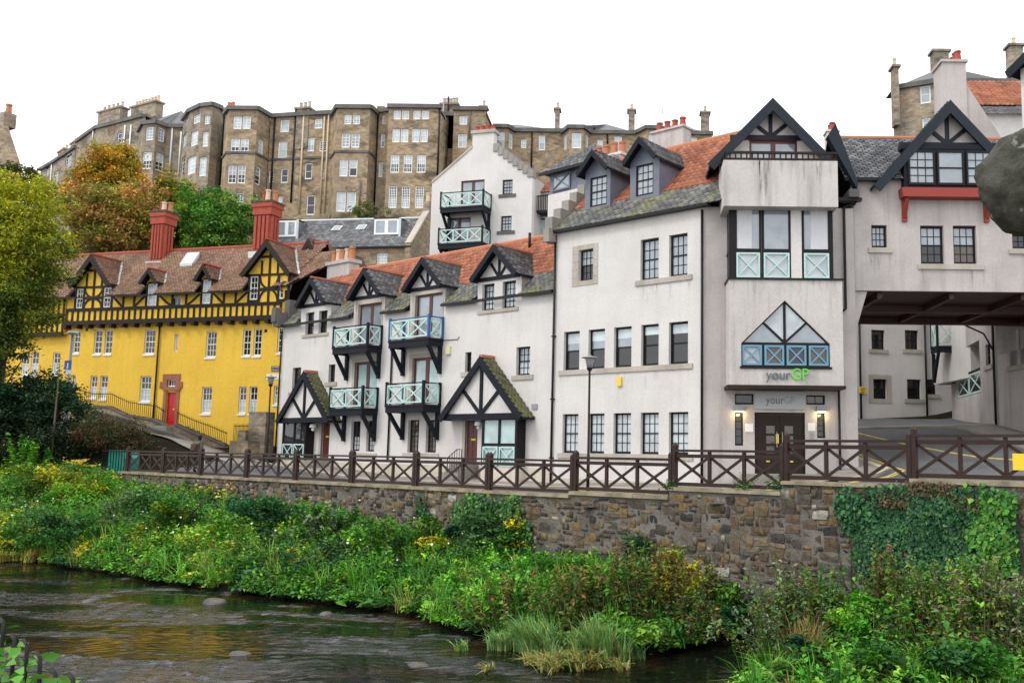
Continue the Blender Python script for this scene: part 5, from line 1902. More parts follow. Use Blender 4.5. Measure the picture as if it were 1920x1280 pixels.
    def cut(u, v):
        x = u + xl
        k = x < xr + (xR - xr) * v / L + 0.1
        for d in big + small:
            zt_ = ze + v / L * (zr - ze)
            k &= ~((abs(x - d['xa']) < d['hw'] + 0.08) & (zt_ < d['zc']))
        return k
    tiles('roof_tiles', 'tile_rosemary', roof, None, (xl, yE, ze + 0.02), (1, 0, 0), up, xR - xl, L, 0.2, 0.13, cut, seed=81, thick=0.016)
    MB().tube([(xl, D, zr + 0.02), (xR, D, zr + 0.02)], 0.12, 8).put('ridge_tiles', M['brick_red'], roof)
    MB().box(xl, xr + 0.2, yE - 0.02, yE + 0.06, ze - 0.1, ze - 0.021).put('gutter', M['metal_black'], root, fr)
    y_at = lambda z: yE + (z - ze) / tanp
    for k, d in enumerate(big + small):
        ch = MB()
        for sgn in (-1, 1):
            x = d['xa'] + sgn * d['hw']
            tri = [(x, jet, ze - 0.1), (x, jet, d['zc']), (x, y_at(d['zc']), d['zc'])]
            ch.quad(*(tri if sgn < 0 else tri[::-1]))
        dm = ch.put('dormer', M['lead_blue'], root, fr)
        gable_hat(dm, None, d['xa'], d['h'], d['h'], d['za'], d['zf'], jet - 0.45, y_at, 'tile_rosemary', T, 0.3 if d in big else 0.2, seed=85 + k, tw=0.2, th=0.13, ridge='brick_red', overl=0.1, flash=True)
    q = (Xp(367, 496, 2.5), Xp(390, 496, 2.5))
    zz = Z(380, 503, 2.2)
    yy = y_at(zz)
    MB().quad((q[0], yy - 0.08, zz + 0.12), (q[1], yy - 0.08, zz + 0.12), (q[1], yy + 0.5, zz + 0.95), (q[0], yy + 0.5, zz + 0.95)).quad((q[1], yy - 0.08, zz + 0.12), (q[1], yy + 0.5, zz - 0.2), (q[1], yy + 0.5, zz + 0.95)).quad((q[0], yy - 0.08, zz - 0.2), (q[1], yy - 0.08, zz - 0.2), (q[1], yy - 0.08, zz + 0.12), (q[0], yy - 0.08, zz + 0.12)).put('skylight', M['lead_flashing'], root, fr)
    # cross-gable at the right end
    gx0, gz0 = fr.at(563, 488, D * 0.9)
    gx1 = fr.at(597, 488, D * 0.9)[0]
    ga = Z(584, 449, D * 0.9)
    xg = (gx0 + gx1) / 2
    MB().prism([(gx0 + 0.1, gz0), (gx1 - 0.1, gz0), (xg, ga - 0.15)], D * 0.9 + 0.1, D * 0.9 + 0.2).put('gablet', M['harl_yellow'], root, fr)
    for i in range(4):
        x = gx0 + 0.25 + (gx1 - gx0 - 0.5) * i / 3
        MB().box(x - 0.06, x + 0.06, D * 0.9 + 0.04, D * 0.9 + 0.1, gz0, gz0 + 0.7 + (0.5 if i in (1, 2) else 0)).put('stud', M[T], root, fr)
    gable_hat(root, fr, xg, (gx1 - gx0) / 2 + 0.1, (gx1 - gx0) / 2 + 0.1, ga, gz0, D * 0.9 - 0.2, lambda z: D + 6.0, 'tile_rosemary', T, 0.25, seed=95, tw=0.2, th=0.13)
    # lower hipped roof dropping to the right
    a, b, c, e = fr.at(560, 475, D * 0.6), fr.at(625, 523, D * 0.6), fr.at(552, 470, D), fr.at(600, 490, D)
    tiles('roof_tiles', 'tile_rosemary', roof, None, (xr - 0.6, yE + 0.3, ze + 0.25), (1, 0, 0), up, 4.2, 3.4, 0.2, 0.13, lambda u, v: (u < 0.9 + v * 1.0) & (u < 4.4 - v * 0.55), seed=96, thick=0.016)
    MB().quad((xr - 0.6, yE + 0.36, ze + 0.2), (xr + 0.4, yE + 0.36, ze + 0.2), (xr + 3.0, yE + 2.3, ze + 2.2), (xr - 0.6, yE + 2.6, ze + 2.6)).put('hip_deck', M['timber_brown'], roof)
    # tall clustered brick chimneys
    for (cx0, cx1, cb, ct, capt, pots) in ((285, 326, 489, 421, 396, 376), (476, 525, 470, 404, 378, 356)):
        yc = D - 0.15
        x0, x1 = Xp(cx0, 440, yc - 0.5), Xp(cx1 - 19, 440, yc - 0.5)
        z0, z1, z2, z3 = Z(cx0, cb, yc - 0.5) - 0.8, Z(cx0, ct, yc - 0.5), Z(cx0, capt, yc - 0.5), Z(cx0, pots, yc - 0.5)
        c = MB().box(x0, x1, yc - 0.5, yc + 0.35, z0, z1)
        n = 4
        for i in range(n):
            a = x0 + (x1 - x0) * (i + 0.12) / n
            b = x0 + (x1 - x0) * (i + 0.72) / n
            c.box(a, b, yc - 0.6, yc - 0.499, z0 + 0.9, z1 - 0.08)
        for i in range(3):
            a = yc - 0.5 + 0.82 * (i + 0.1) / 3
            c.box(x1 - 0.001, x1 + 0.1, a, a + 0.17, z0 + 0.9, z1 - 0.08)
        ch = c.put('chimney', M['brick_red'], root, fr)
        MB().box(x0 - 0.1, x1 + 0.1, yc - 0.62, yc + 0.47, z1, z1 + (z2 - z1) * 0.55).box(x0 - 0.15, x1 + 0.15, yc - 0.68, yc + 0.57, z1 + (z2 - z1) * 0.55, z2 - 0.12).put('chimney_cap', M['brick_red'], ch)
        MB().box(x0 - 0.19, x1 + 0.19, yc - 0.72, yc + 0.61, z2 - 0.118, z2).put('cap_stone', M['stone_mossy'], ch)
        MB().box(x0 - 0.15, x1 + 0.15, yc - 0.75, yc - 0.5, z0 + 0.25, z0 + 0.7).put('flashing', M['lead_flashing'], ch)
        chimney_pots(ch, None, [(x0 + (x1 - x0) * (i + 0.5) / 3, yc + (-0.1 if i % 2 else 0.1), z2) for i in range(3)], z3 - z2, 0.17, ('brick_red', 'pot_buff', 'terracotta'))
    q = fr.rect(500, 701, 530, 711)
    MB().box(q[0], q[1], -0.02, -0.003, q[2], q[3]).put('plaque', M['paint_white'], root, fr)
    # name plate of the lane at the right end
    q = fr.rect(509, 686, 524, 696)
    np_ = MB().box(q[0], q[1], -0.03, -0.003, q[2], q[3]).put('name_plate', M['metal_black'], root, fr)
    zq = (q[3] - q[2]) / 2
    lettering(np_, None, 'HAWTHORN', 'paint_white', q[0] + 0.03, q[1] - 0.03, q[2] + zq + 0.03, -0.034, zq * 0.95, 0.006)
    lettering(np_, None, 'BUILDINGS', 'paint_white', q[0] + 0.03, q[1] - 0.03, q[2] + 0.03, -0.034, zq * 0.95, 0.006)


yellow_building()

# ================================================================ white building that bridges the lane
def bridge_building():
    B = Fr(2.72, 33.0, 0.0, 2.55)
    fr = Fr(B.w(B.at(1606, 450)[0], 0, 0).x, 33.25, 0.0, 2.55)
    root = thing('bridge_building', 'white building spanning the lane, with dark gable and red-silled window above', 'building', fr)
    zb = fr.at(1760, 546)[1]
    xe = 13.5
    zt = fr.at(1615, 340)[1]
    Dp = 7.2
    holes = []
    for q, c, r_, g, g2 in (((1634, 422, 1663, 464), 3, 3, 'glass_painted_sky', None), ((1726, 423, 1769.7, 494.6), 3, 2, 'glass_painted_sky', 'glass_dark'), ((1787.6, 423, 1831, 494.6), 3, 2, 'glass_painted_sky', 'glass_warm'), ((1898, 437, 1938, 466), 3, 2, 'glass_dark', None)):
        window(root, fr, fr.rect(*q), holes, glass=g, glass2=g2, cols=c, rows=r_, sash=g2 is not None, fw=0.075, depth=0.16)
    for a, b, y in ((1628, 1673, 465), (1721, 1845, 496), (1891, 1945, 467)):
        x0, x1 = fr.at(a, y)[0], fr.at(b, y)[0]
        z = fr.at((a + b) / 2, y)[1]
        MB().box(x0, x1, -0.07, 0.13, z - 0.19, z - 0.003).put('sill', M['stone_dressed'], root, fr)
        rain_streaks(root, fr, x0, x1, z - 0.2, 0.0, 6, 0.3, 1.0, int(a))
    # gable
    Yo = -0.4
    xa, za = fr.at(1780.6, 190, Yo)
    xl, zl = fr.at(1637, 350, Yo)
    g = (za - zl) / (xa - xl)
    h = xa - xl
    xr = xa + h
    gw = h - 0.45
    outline = [(-0.02, zb), (xe, zb), (xe, zt), (min(xe - 0.05, xa + gw), zt), (min(xe - 0.05, xa + gw), za - 0.2 - g * gw)] if xa + gw < xe else [(-0.02, zb), (xe, zb), (xe, za - 0.2 - g * (xe - xa))]
    zgl = za - 0.2 - g * gw
    outline += [(xa, za - 0.2), (xa - gw, max(zgl, zt - 0.0) if zgl < zt else zgl)]
    if zgl < zt:
        outline = outline[:-1] + [(xa - (za - 0.2 - zt) / g, zt)]
    else:
        outline += [(xa - gw, zt)]
    outline += [(-0.02, zt)]
    # projecting window box
    wb = fr.rect(1695, 280, 1868, 353, -0.4)
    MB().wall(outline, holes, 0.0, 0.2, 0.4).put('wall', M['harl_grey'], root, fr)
    # floor of the bridge with beams
    fl = MB().slab([(0.0, 0.003, zb + 0.12), (xe, 0.003, zb + 0.12), (xe, Dp, zb + 0.12), (0.0, Dp, zb + 0.12)], 0.1)
    fl = fl.put('bridge_floor', M['bridge_red'], root, fr)
    for y in (0.25, Dp * 0.5, Dp - 0.2):
        MB().box(0.02, xe, y - 0.12, y + 0.12, zb - 0.28 if y > 1 else zb - 0.01, zb + 0.018).put('girder', M['bridge_red'], fl)
    for i in range(5):
        x = 1.0 + i * 2.7
        MB().box(x - 0.09, x + 0.09, 0.38, Dp - 0.34, zb - 0.22, zb + 0.018).put('cross_beam', M['bridge_red'], fl)
    MB().box(0, xe, Dp - 0.05, Dp + 0.2, zb, zt).put('rear_wall', M['harl_grey'], root, fr)
    # abutments
    MB().quad((-0.35, -0.05, -0.4), (-0.02, 0.0, -0.4), (-0.02, 0.0, zb), (-0.35, -0.05, zb)).put('pier_face', M['harl_grey'], root, fr)
    MB().box(-0.5, 0.0, 0.05, Dp, -0.5, zb + 2).put('abutment', M['harl_grey'], root, fr)
    MB().prism([(-0.03, zb - 1.5), (0.0, zb - 1.5), (0.45, zb - 0.01), (-0.03, zb - 0.01)], 0.1, 0.9).put('corbel', M['harl_grey'], root, fr)
    wq = []
    AB = Fr(fr.w(7.1, 0, 0).x, fr.w(7.1, 0.0, 0).y, R(90), 2.55)        # right-hand wall of the passage, faces left
    # roof left of the gable
    tanp = math.tan(R(42))
    D, zr = roof_depth(fr, 1625, 260, zt + 0.05, tanp, -0.25)
    up = (0, D + 0.25, zr - zt - 0.05)
    L = math.hypot(up[1], up[2])
    rf = MB().quad((-0.4, -0.25, zt + 0.02), (xe, -0.25, zt + 0.02), (xe, D, zr - 0.03), (-0.4, D, zr - 0.03)).quad((-0.4, D, zr - 0.03), (xe, D, zr - 0.03), (xe, 2 * D, zt), (-0.4, 2 * D, zt)).put('roof', M['timber_black'], root, fr)
    tiles('slates', 'slate', rf, None, (-0.4, -0.28, zt + 0.04), (1, 0, 0), up, xe + 0.4, L, 0.26, 0.16, seed=101)
    MB().tube([(-0.4, D, zr + 0.02), (xe, D, zr + 0.02)], 0.09, 8).put('ridge_tiles', M['terracotta'], rf)
    MB().box(-0.4, xa - h * 0.9, -0.36, -0.24, zt - 0.06, zt + 0.06).put('gutter', M['metal_black'], root, fr)
    gable_hat(root, fr, xa, h, h, za, zl, Yo, lambda z: -0.25 + max(0.3, (z - zt - 0.05) / tanp), 'slate', 'timber_slate', 0.34, seed=103)
    # bay window in the gable
    x0, x1, z0, z1 = wb
    x1 = x0 + (x1 - x0)
    bx = MB().box(x0, x1, -0.4, -0.3, z0, z1).box(x0, x0 + 0.08, -0.3, 0, z0, z1).box(x1 - 0.08, x1, -0.3, 0, z0, z1).box(x0 - 0.1, x1 + 0.1, -0.42, 0.0, z1, z1 + 0.2)
    bay = bx.put('window_box', M['timber_black'], root, fr)
    n = 3
    for i in range(n):
        a = x0 + 0.14 + (x1 - x0 - 0.2) * i / n
        b = x0 + 0.06 + (x1 - x0 - 0.2) * (i + 1) / n
        window(bay, None, (a, b, z0 + 0.1, z1 - 0.08), None, -0.52, 0.06, 1 if i == 1 else 3, 1 if i == 1 else 2, True, 'paint_frame_dark', 'glass_painted_sky', fw=0.07)
        if i == 1:
            pass
    MB().prism([(x0 - 0.08, z0 - 0.35), (x1 + 0.08, z0 - 0.35), (x1 + 0.12, z0 - 0.003), (x0 - 0.12, z0 - 0.003)], -0.5, -0.003).put('red_sill', M['paint_red'], root, fr)
    for x in (x0 + 0.08, x0 + (x1 - x0) * 0.915):
        MB().box(x - 0.09, x + 0.09, -0.12, -0.003, z0 - 1.2, z0 - 0.352).put('bracket', M['paint_red'], root, fr)
        MB().beam((x, -0.42, z0 - 0.4), (x, -0.1, z0 - 1.05), 0.12, 0.12).put('bracket_strut', M['paint_red'], root, fr)
    zt_ = fr.at(1780, 274)[1]
    half_timber(root, fr, xa, h * 0.62, h * 0.62, za - 0.32, zt_, 0.0, 'timber_slate', w=0.15, tw=0.24, diag=0.42)
    for (a, b) in ((1695, 1868),):
        pass
    # chimney gable behind, harled, with red pots
    q = at_depth(1800, 130, 40.0)
    x = fr.at(1800, 160, 7.0)[0]
    zc = fr.at(1785, 124, 6.7)[1]
    x0, x1 = fr.at(1762, 160, 6.7)[0], fr.at(1806, 160, 6.7)[0]
    cb = MB().box(x0, x1, 6.3, 7.5, zr - 3, zc).box(x0 - 0.08, x1 + 0.08, 6.22, 7.58, zc, zc + 0.12).prism([(x1 - 0.02, zr - 3), (x1 + 4.0, zr - 3.0), (x1 + 3.0, zr - 1.0), (x1 - 0.02, zc - 0.9)], 6.4, 6.8)
    cb.put('chimney_gable', M['harl_grey'], root, fr)
    chimney_pots(root, fr, [(x0 + (x1 - x0) * 0.7, 6.4 + 0.3 * i, zc + 0.12) for i in range(4)], 0.45, 0.16, ('brick_red',))
    # small red-potted chimney left of the roof
    c0 = fr.at(1560, 250, 4.0)
    MB().box(c0[0] - 0.25, c0[0] + 0.25, 3.8, 4.4, zr - 0.5, c0[1]).box(c0[0] - 0.3, c0[0] + 0.3, 3.75, 4.45, c0[1], c0[1] + 0.08).put('chimney', M['harl_white'], root, fr)
    chimney_pots(root, fr, [(c0[0], 3.95, c0[1] + 0.08), (c0[0], 4.25, c0[1] + 0.08)], 0.38, 0.13, ('brick_red',))


bridge_building()


# houses up the lane, seen under the bridge
def lane_houses():
    fr, w = through(1596, 51.5, 1800, 53.5, 5.4, 700)
    root = thing('lane_house', 'plain white house at the top of the lane seen beneath the bridge', 'house', fr)
    holes = []
    for q, s in (((1634, 618.5, 1659, 655), 1), ((1697, 619, 1722, 655), 1), ((1637.5, 710.5, 1663, 747.5), 0), ((1701, 711, 1727, 748), 1), ((1739, 711, 1756, 739), 1)):
        wd = window(root, fr, fr.rect(*q), holes, glass='glass_dark', cols=3, rows=2, fw=0.07, sill='stone_dressed' if s else None, ext=0.2, sill_h=0.22, depth=0.18)
        if not s:
            x0, x1, z0, z1 = fr.rect(*q)
            MB().box(x0 - 0.3, x0, -0.02, 0.05, z0 - 0.25, z1 + 0.25).box(x1, x1 + 0.3, -0.02, 0.05, z0 - 0.25, z1 + 0.25).box(x0, x1, -0.02, 0.05, z1, z1 + 0.25).box(x0, x1, -0.02, 0.05, z0 - 0.25, z0).put('window_surround', M['stone_dressed'], root, fr)
    MB().wall([(-6, -1.5), (w, -1.5), (w, 9), (-6, 9)], holes, 0, 0.22, 0.4).put('wall', M['harl_white'], root, fr)
    MB().quad((-6, -0.3, 9), (w, -0.3, 9), (w, 4, 12.5), (-6, 4, 12.5)).quad((-6, 4, 12.5), (w, 4, 12.5), (w, 8, 9), (-6, 8, 9)).put('roof', M['slate'], root, fr)
    for px, y0, y1 in ((1612, 600, 792), (1735, 600, 785)):
        x = fr.at(px, 700)[0]
        pipe(root, fr, [(x, -0.08, fr.at(px, y1)[1]), (x, -0.08, fr.at(px, y0)[1])], 0.06)
    x, z = fr.at(1615, 731)
    nt = MB().box(x - 0.2, x + 0.22, -0.16, -0.1, z - 0.18, z + 0.18).put('yellow_notice', M['paint_yellow'], root, fr)
    for k in range(3):
        MB().box(x - 0.15 + 0.02 * k, x + 0.16 - 0.03 * k, -0.166, -0.161, z + 0.06 - 0.1 * k, z + 0.1 - 0.1 * k).put('printed_line', M['metal_black'], nt)
    # right-hand house with covered stair, its wall slants towards us
    f2, w2 = through(1783, 51.0, 1870, 40.6, 4.6, 700)
    r2 = thing('stair_house', 'white house by the lane with open stair landing and turquoise lattice railing', 'house', f2)
    h2 = []
    op = [f2.at(1790, 657), f2.at(1838, 640), f2.at(1838, 735), f2.at(1798, 750)]
    o = (f2.at(1792, 700)[0], f2.at(1838, 700)[0], f2.at(1815, 742)[1], f2.at(1815, 648)[1])
    h2.append(o)
    window(r2, f2, f2.rect(1848, 645, 1857, 685), h2, glass='glass_dark', cols=1, rows=2, fw=0.1, sill='stone_dressed', ext=0.3, sill_h=0.2)
    MB().wall([(0, -2), (w2, -2), (w2, 9), (0, 9)], h2, 0, 0.5, 3.0).put('wall', M['harl_grey'], r2, f2)
    MB().box(o[0] - 0.3, o[1] + 0.3, 2.6, 2.7, o[2] - 0.2, o[3] + 0.3).box(o[0] - 0.4, o[1] + 0.4, 0.51, 2.6, o[3] + 0.02, o[3] + 0.2).box(o[0] - 0.3, o[0] - 0.1, 0.51, 2.6, o[2], o[3]).box(o[1] + 0.1, o[1] + 0.3, 0.51, 2.6, o[2], o[3]).box(o[0] - 0.4, o[1] + 0.4, 0.51, 2.6, o[2] - 0.2, o[2] - 0.02).put('landing', M['harl_grey'], r2, f2)
    ym = (o[0] + o[1]) / 2
    for a, b in ((o[0], ym), (ym, o[1])):
        xpanel(r2, f2, a + 0.05, b - 0.05, o[2] + 0.05, o[2] + 1.1, 0.05, 'paint_mint', 0.09)
    MB().box(o[0], o[1], 0.03, 0.13, o[2] + 1.12, o[2] + 1.22).put('handrail', M['timber_black'], r2, f2)
    # corner balcony high at the left of that house
    f3, w3 = through(1742, 50.0, 1780, 50.0, 4.6, 620)
    zz = f3.at(1760, 652)[1]
    f3r = f3
    balcony(r2, f3r, 0.1, w3 + 0.2, 1.0, zz, 1.35, 'timber_black', 'paint_mint', 1, 1, 1.6)
    x = w2 - 0.2
    pipe(r2, f2, [(x, -0.09, -0.5), (x, -0.09, 6.5)], 0.06)
    # passage wall on the right, facing the lane
    f4, w4 = through(1871, 40.4, 2010, 33.4, 3.0, 700)
    r4 = thing('passage_house', 'shaded white house wall on the right of the lane passage', 'house', f4)
    h4 = []
    for q in ((1893, 620, 1906, 686), (1913, 615, 1945, 680)):
        window(r4, f4, f4.rect(*q), h4, glass='glass_dark', cols=2, rows=2, fw=0.08, sill='stone_dressed', ext=0.3, sill_h=0.2)
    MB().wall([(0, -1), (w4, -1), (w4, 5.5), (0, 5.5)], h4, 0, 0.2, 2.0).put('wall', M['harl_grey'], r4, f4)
    # bracket lamp under the bridge
    a = f2.at(1862, 640)
    pipe(r2, f2, [(w2 - 0.1, -0.1, a[1] - 0.5), (w2 - 0.1, -0.5, a[1] + 0.3), (w2 - 0.3, -1.3, a[1] + 0.75), (w2 - 0.5, -2.0, a[1] + 0.8)], 0.04, 'lamp_bracket')


lane_houses()

# ================================================================ houses stepping up the hill behind
def gable_house():
    fr, w = through(808, 60.0, 997, 58.0, 6.0, 400)
    root = thing('gable_house', 'white crow-stepped gable house with two turquoise balconies, behind the terrace', 'house', fr)
    zk = (fr.at(812, 338)[1] + fr.at(995, 335)[1]) / 2
    xa = fr.at(905, 280)[0]
    za = fr.at(905, 250)[1]
    c0, c1 = fr.at(886, 262)[0], fr.at(926, 262)[0]
    zs = fr.at(905, 276)[1]
    holes = []
    for q in ((942, 337, 961, 364), (939, 405, 959, 433)):
        window(root, fr, fr.rect(*q), holes, glass='glass_painted_sky', cols=3, rows=2, fw=0.07, sill='stone_dark', ext=0.25, sill_h=0.22)
    for q in ((864, 338, 908, 384), (838, 408, 882, 452)):
        q = fr.rect(*q)
        holes.append(q)
        x0, x1, z0, z1 = q
        xm = (x0 + x1) / 2
        d = MB().box(x0, x1, 0.19, 0.24, z0, z1).put('balcony_door', M['paint_brown_red'], root, fr)
        for a, b in ((x0, xm), (xm, x1)):
            glazed(d, None, a, b, z0, z1, 0.1, 'glass_painted_sky', 'paint_brown_red', 0.1)
    MB().wall([(0, 0), (w, 0), (w, zk), (c1, zs), (c1, za), (c0, za), (c0, zs), (0, zk)], holes, 0, 0.22, 0.5).put('wall', M['harl_white'], root, fr)
    MB().box(c0 - 0.1, c1 + 0.1, -0.1, 0.8, za, za + 0.22).put('chimney_cap', M['stone_dressed'], root, fr)
    chimney_pots(root, fr, [(c0 + 0.2 + (c1 - c0 - 0.4) * i / 3, 0.3, za + 0.22) for i in range(4)], 0.4, 0.17, ('brick_red',))
    n = 8
    for i in range(n):
        for sgn, a, b in ((1, w, c1), (-1, 0.0, c0)):
            xA, xB = a + (b - a) * i / n, a + (b - a) * (i + 1) / n
            zA, zB = zk + (zs - zk) * i / n, zk + (zs - zk) * (i + 1) / n
            if sgn < 0:
                MB().prism([(xA, zA), (xB, zB), (xB, zB + 0.16), (xA, zA + 0.16)], -0.06, 0.5).put('coping', M['stone_dressed'], root, fr)
            else:
                MB().box(xA + 0.05, xB, -0.08, 0.5, zA - 0.1, zB + 0.16).put('crow_step', M['concrete'], root, fr)
    MB().quad((0, 0.5, zk), (xa, 0.5, zs), (xa, 9, zs), (0, 9, zk)).quad((w, 0.5, zk), (w, 9, zk), (xa, 9, zs), (xa, 0.5, zs)).quad((w, 0.45, 0), (w, 9, 0), (w, 9, zk), (w, 0.45, zk)).quad((0, 9, 0), (0, 0.45, 0), (0, 0.45, zk), (0, 9, zk)).put('body', M['harl_grey'], root, fr)
    for (a, b, y) in ((827, 906, 387), (823, 904, 455)):
        D = 1.2
        x0, x1 = fr.at(a, y - 15, -D)[0], fr.at(b, y - 15, -D)[0]
        z = fr.at((a + b) / 2, y, -D)[1]
        balcony(root, fr, x0, x1, D, z, 0.98, 'paint_frame_dark', 'paint_mint', 3, 1, 1.3)
    # lower wing with pantile roof and a small tower at the right
    x0, x1 = w + 0.0, fr.at(1040, 340, 1.5)[0]
    z0, z1 = fr.at(1015, 362, 1.5)[1], fr.at(1015, 323, 4.5)[1]
    wg = MB().box(x0, x1, 1.8, 6, 0, z0).put('wing', M['harl_white'], root, fr)
    d = Vector((0, 2.8, z1 - z0))
    tiles('pantiles', 'pantile', wg, None, (x0, 1.5, z0 + 0.05), (1, 0, 0), d, x1 - x0, d.length, 0.26, 0.32, pan=True, seed=111)
    MB().quad((x0, 1.5, z0), (x1, 1.5, z0), (x1, 4.3, z1), (x0, 4.3, z1)).put('wing_roof', M['timber_black'], wg)
    zb = fr.at(1012, 395, 0.9)[1]
    m = MB().box(x0, x1, 0.8, 1.8, zb - 0.15, zb)
    for i in range(9):
        x = x0 + (x1 - x0) * i / 8
        m.box(x - 0.025, x + 0.025, 0.82, 0.87, zb, zb + 0.95)
    m.box(x0, x1, 0.81, 0.88, zb + 0.95, zb + 1.02)
    m.put('terrace_railing', M['metal_black'], root, fr)
    gq = fr.rect(998, 410, 1026, 432, 1.7)
    glazed(root, fr, gq[0], gq[1], gq[2] - 0.5, gq[3], 1.72, 'glass_mint', fw=0.09)


gable_house()


def tower_house():
    fr, w = through(1027, 44.0, 1092, 42.5, 6.0, 340)
    root = thing('tower_house', 'small blue-grey framed turret room with hipped slate roof behind crow steps', 'tower', fr)
    z0, z1 = fr.at(1060, 358)[1], fr.at(1060, 318)[1]
    za = fr.at(1076, 277, 1.2)[1]
    MB().box(0.0, w + 1.5, 0.05, 3, 0, z0).put('wall', M['harl_white'], root, fr)
    MB().box(0.05, w + 1.4, 0.1, 2.8, z0, z1).put('frame', M['lead_blue'], root, fr)
    a, b = fr.at(1034, 340)[0], fr.at(1068, 340)[0]
    w1 = glazed(root, fr, a, b, z0 + 0.12, z1 - 0.1, 0.02, 'glass_painted_sky', 'lead_blue', 0.08)
    MB().strip((a + 0.08, z0 + 0.2), (b - 0.08, z1 - 0.18), 0.04, 0.0, 0.03).strip((a + 0.08, z1 - 0.18), (b - 0.08, z0 + 0.2), 0.04, 0.004, 0.034).put('cross_bars', M['lead_blue'], w1)
    xm = (w + 1.5) / 2
    c = [(-0.3, -0.3, z1), (w + 1.8, -0.3, z1), (w + 1.8, 3.2, z1), (-0.3, 3.2, z1)]
    ap = (xm, 1.4, za)
    m = MB()
    for i in range(4):
        m.quad(c[i], c[(i + 1) % 4], ap)
    rf = m.put('roof', M['slate'], root, fr)
    MB().box(-0.32, w + 1.8, -0.34, -0.26, z1 - 0.14, z1 - 0.002).put('gutter', M['metal_black'], root, fr)
    # slates on the slope facing us
    up = Vector((0, ap[1] + 0.3, za - z1))
    tiles('slates', 'slate', rf, None, (-0.3, -0.3, z1 + 0.02), (1, 0, 0), up, w + 2.1, up.length, 0.26, 0.17, lambda u, v: (u > v / up.length * (xm + 0.3)) & (u < (w + 2.1) - v / up.length * (w + 1.8 - xm)), seed=113)


tower_house()


def slate_house():
    fr, w = through(470, 78.0, 772, 76.0, 8.0, 470)
    root = thing('slate_house', 'stone house with dark slate roof, white dormers and skylights behind the yellow building', 'house', fr)
    ze = (fr.at(640, 465)[1])
    D, zr = roof_depth(fr, 640, 413, ze, math.tan(R(45)), -0.2)
    holes = []
    for q in ((600, 476, 620, 505), (706, 474, 726, 500)):
        window(root, fr, fr.rect(*q), holes, glass='glass_net', cols=3, rows=2, frame='paint_white', fw=0.09, bar=0.05)
    MB().wall([(0, 0), (w, 0), (w, ze), (0, ze)], holes, 0, 0.2, 0.4).put('wall', M['stone_rubble'], root, fr)
    up = Vector((0, D + 0.2, zr - ze))
    rf = MB().quad((0, -0.2, ze), (w, -0.2, ze), (w, D, zr), (0, D, zr)).quad((0, D, zr), (w, D, zr), (w, 2 * D, ze), (0, 2 * D, ze)).put('roof', M['slate'], root, fr)
    tiles('slates', 'slate', rf, None, (0, -0.25, ze + 0.02), (1, 0, 0), up, w, up.length, 0.33, 0.22, seed=121)
    MB().tube([(0, D, zr + 0.02), (w, D, zr + 0.02)], 0.12, 6).put('ridge', M['lead_flashing'], rf)
    MB().box(0, w, -0.3, -0.18, ze - 0.1, ze + 0.03).put('gutter', M['metal_black'], root, fr)
    y_at = lambda z: -0.2 + (z - ze) / (zr - ze) * (D + 0.2)
    for a, b, t, bt, n in ((518, 558, 414, 444, 2), (700, 750, 411, 440, 2)):
        y0 = 0.9
        x0, x1 = fr.at(a, 430, y0)[0], fr.at(b, 430, y0)[0]
        z0, z1 = fr.at((a + b) / 2, bt, y0)[1], fr.at((a + b) / 2, t, y0)[1]
        m = MB().box(x0, x1, y0, y0 + 0.08, z0 - 1.2, z1 + 0.12)
        m.quad((x1, y0, z0 - 1.2), (x1, y_at(z1), z1), (x1, y0, z1)).quad((x0, y0, z0 - 1.2), (x0, y0, z1), (x0, y_at(z1), z1))
        m.quad((x0, y0 - 0.1, z1 + 0.12), (x1, y0 - 0.1, z1 + 0.12), (x1, y_at(z1), z1 + 0.2), (x0, y_at(z1), z1 + 0.2))
        dm = m.put('dormer', M['slate'], root, fr)
        for i in range(n):
            glazed(dm, None, x0 + 0.1 + (x1 - x0 - 0.2) * i / n, x0 + 0.1 + (x1 - x0 - 0.2) * (i + 1) / n, z0, z1, y0 - 0.07, 'glass_painted_sky', 'paint_white', 0.16)
        MB().box(x1 - 0.1, x1 + 0.08, y0 - 0.08, y0 + 0.02, z0 - 1.0, z1 + 0.1).put('corner_board', M['lead_flashing'], dm)
    for px, py in ((631, 433), (677, 431)):
        z = fr.at(px, py, 2.0)[1]
        y = y_at(z)
        x = fr.at(px, py, y)[0]
        MB().quad((x - 0.45, y - 0.18, z), (x + 0.35, y - 0.18, z), (x + 0.45, y + 0.28, z + 0.5), (x - 0.35, y + 0.28, z + 0.5)).put('skylight', M['paint_white'], root, fr)
        MB().quad((x - 0.36, y - 0.15, z + 0.06), (x + 0.27, y - 0.15, z + 0.06), (x + 0.35, y + 0.2, z + 0.46), (x - 0.27, y + 0.2, z + 0.46)).put('pane', M['glass_painted_sky'], root, fr)
    # rubble gable with a chimney on the right
    g = Fr(fr.w(w, 0, 0).x, fr.w(w, 0, 0).y, R(72), 8.0)
    MB().wall([(-0.3, 0), (2 * D, 0), (2 * D, ze), (D + 0.6, zr + 0.4), (D + 0.6, zr + 1.4), (D - 0.6, zr + 1.4), (D - 0.6, zr + 0.4), (-0.3, ze + 0.2)], [], 0, 0.2, 0.5).put('gable_wall', M['stone_rubble'], root, g)
    chimney_pots(root, g, [(D - 0.3, 0.25, zr + 1.4), (D + 0.3, 0.25, zr + 1.4)], 0.8, 0.2, ('pot_buff', 'terracotta'))
    MB().beam((-0.3, 0.2, ze + 0.25), (D - 0.6, 0.2, zr + 0.45), 0.6, 0.14).put('skew_coping', M['stone_dressed'], root, g)


slate_house()


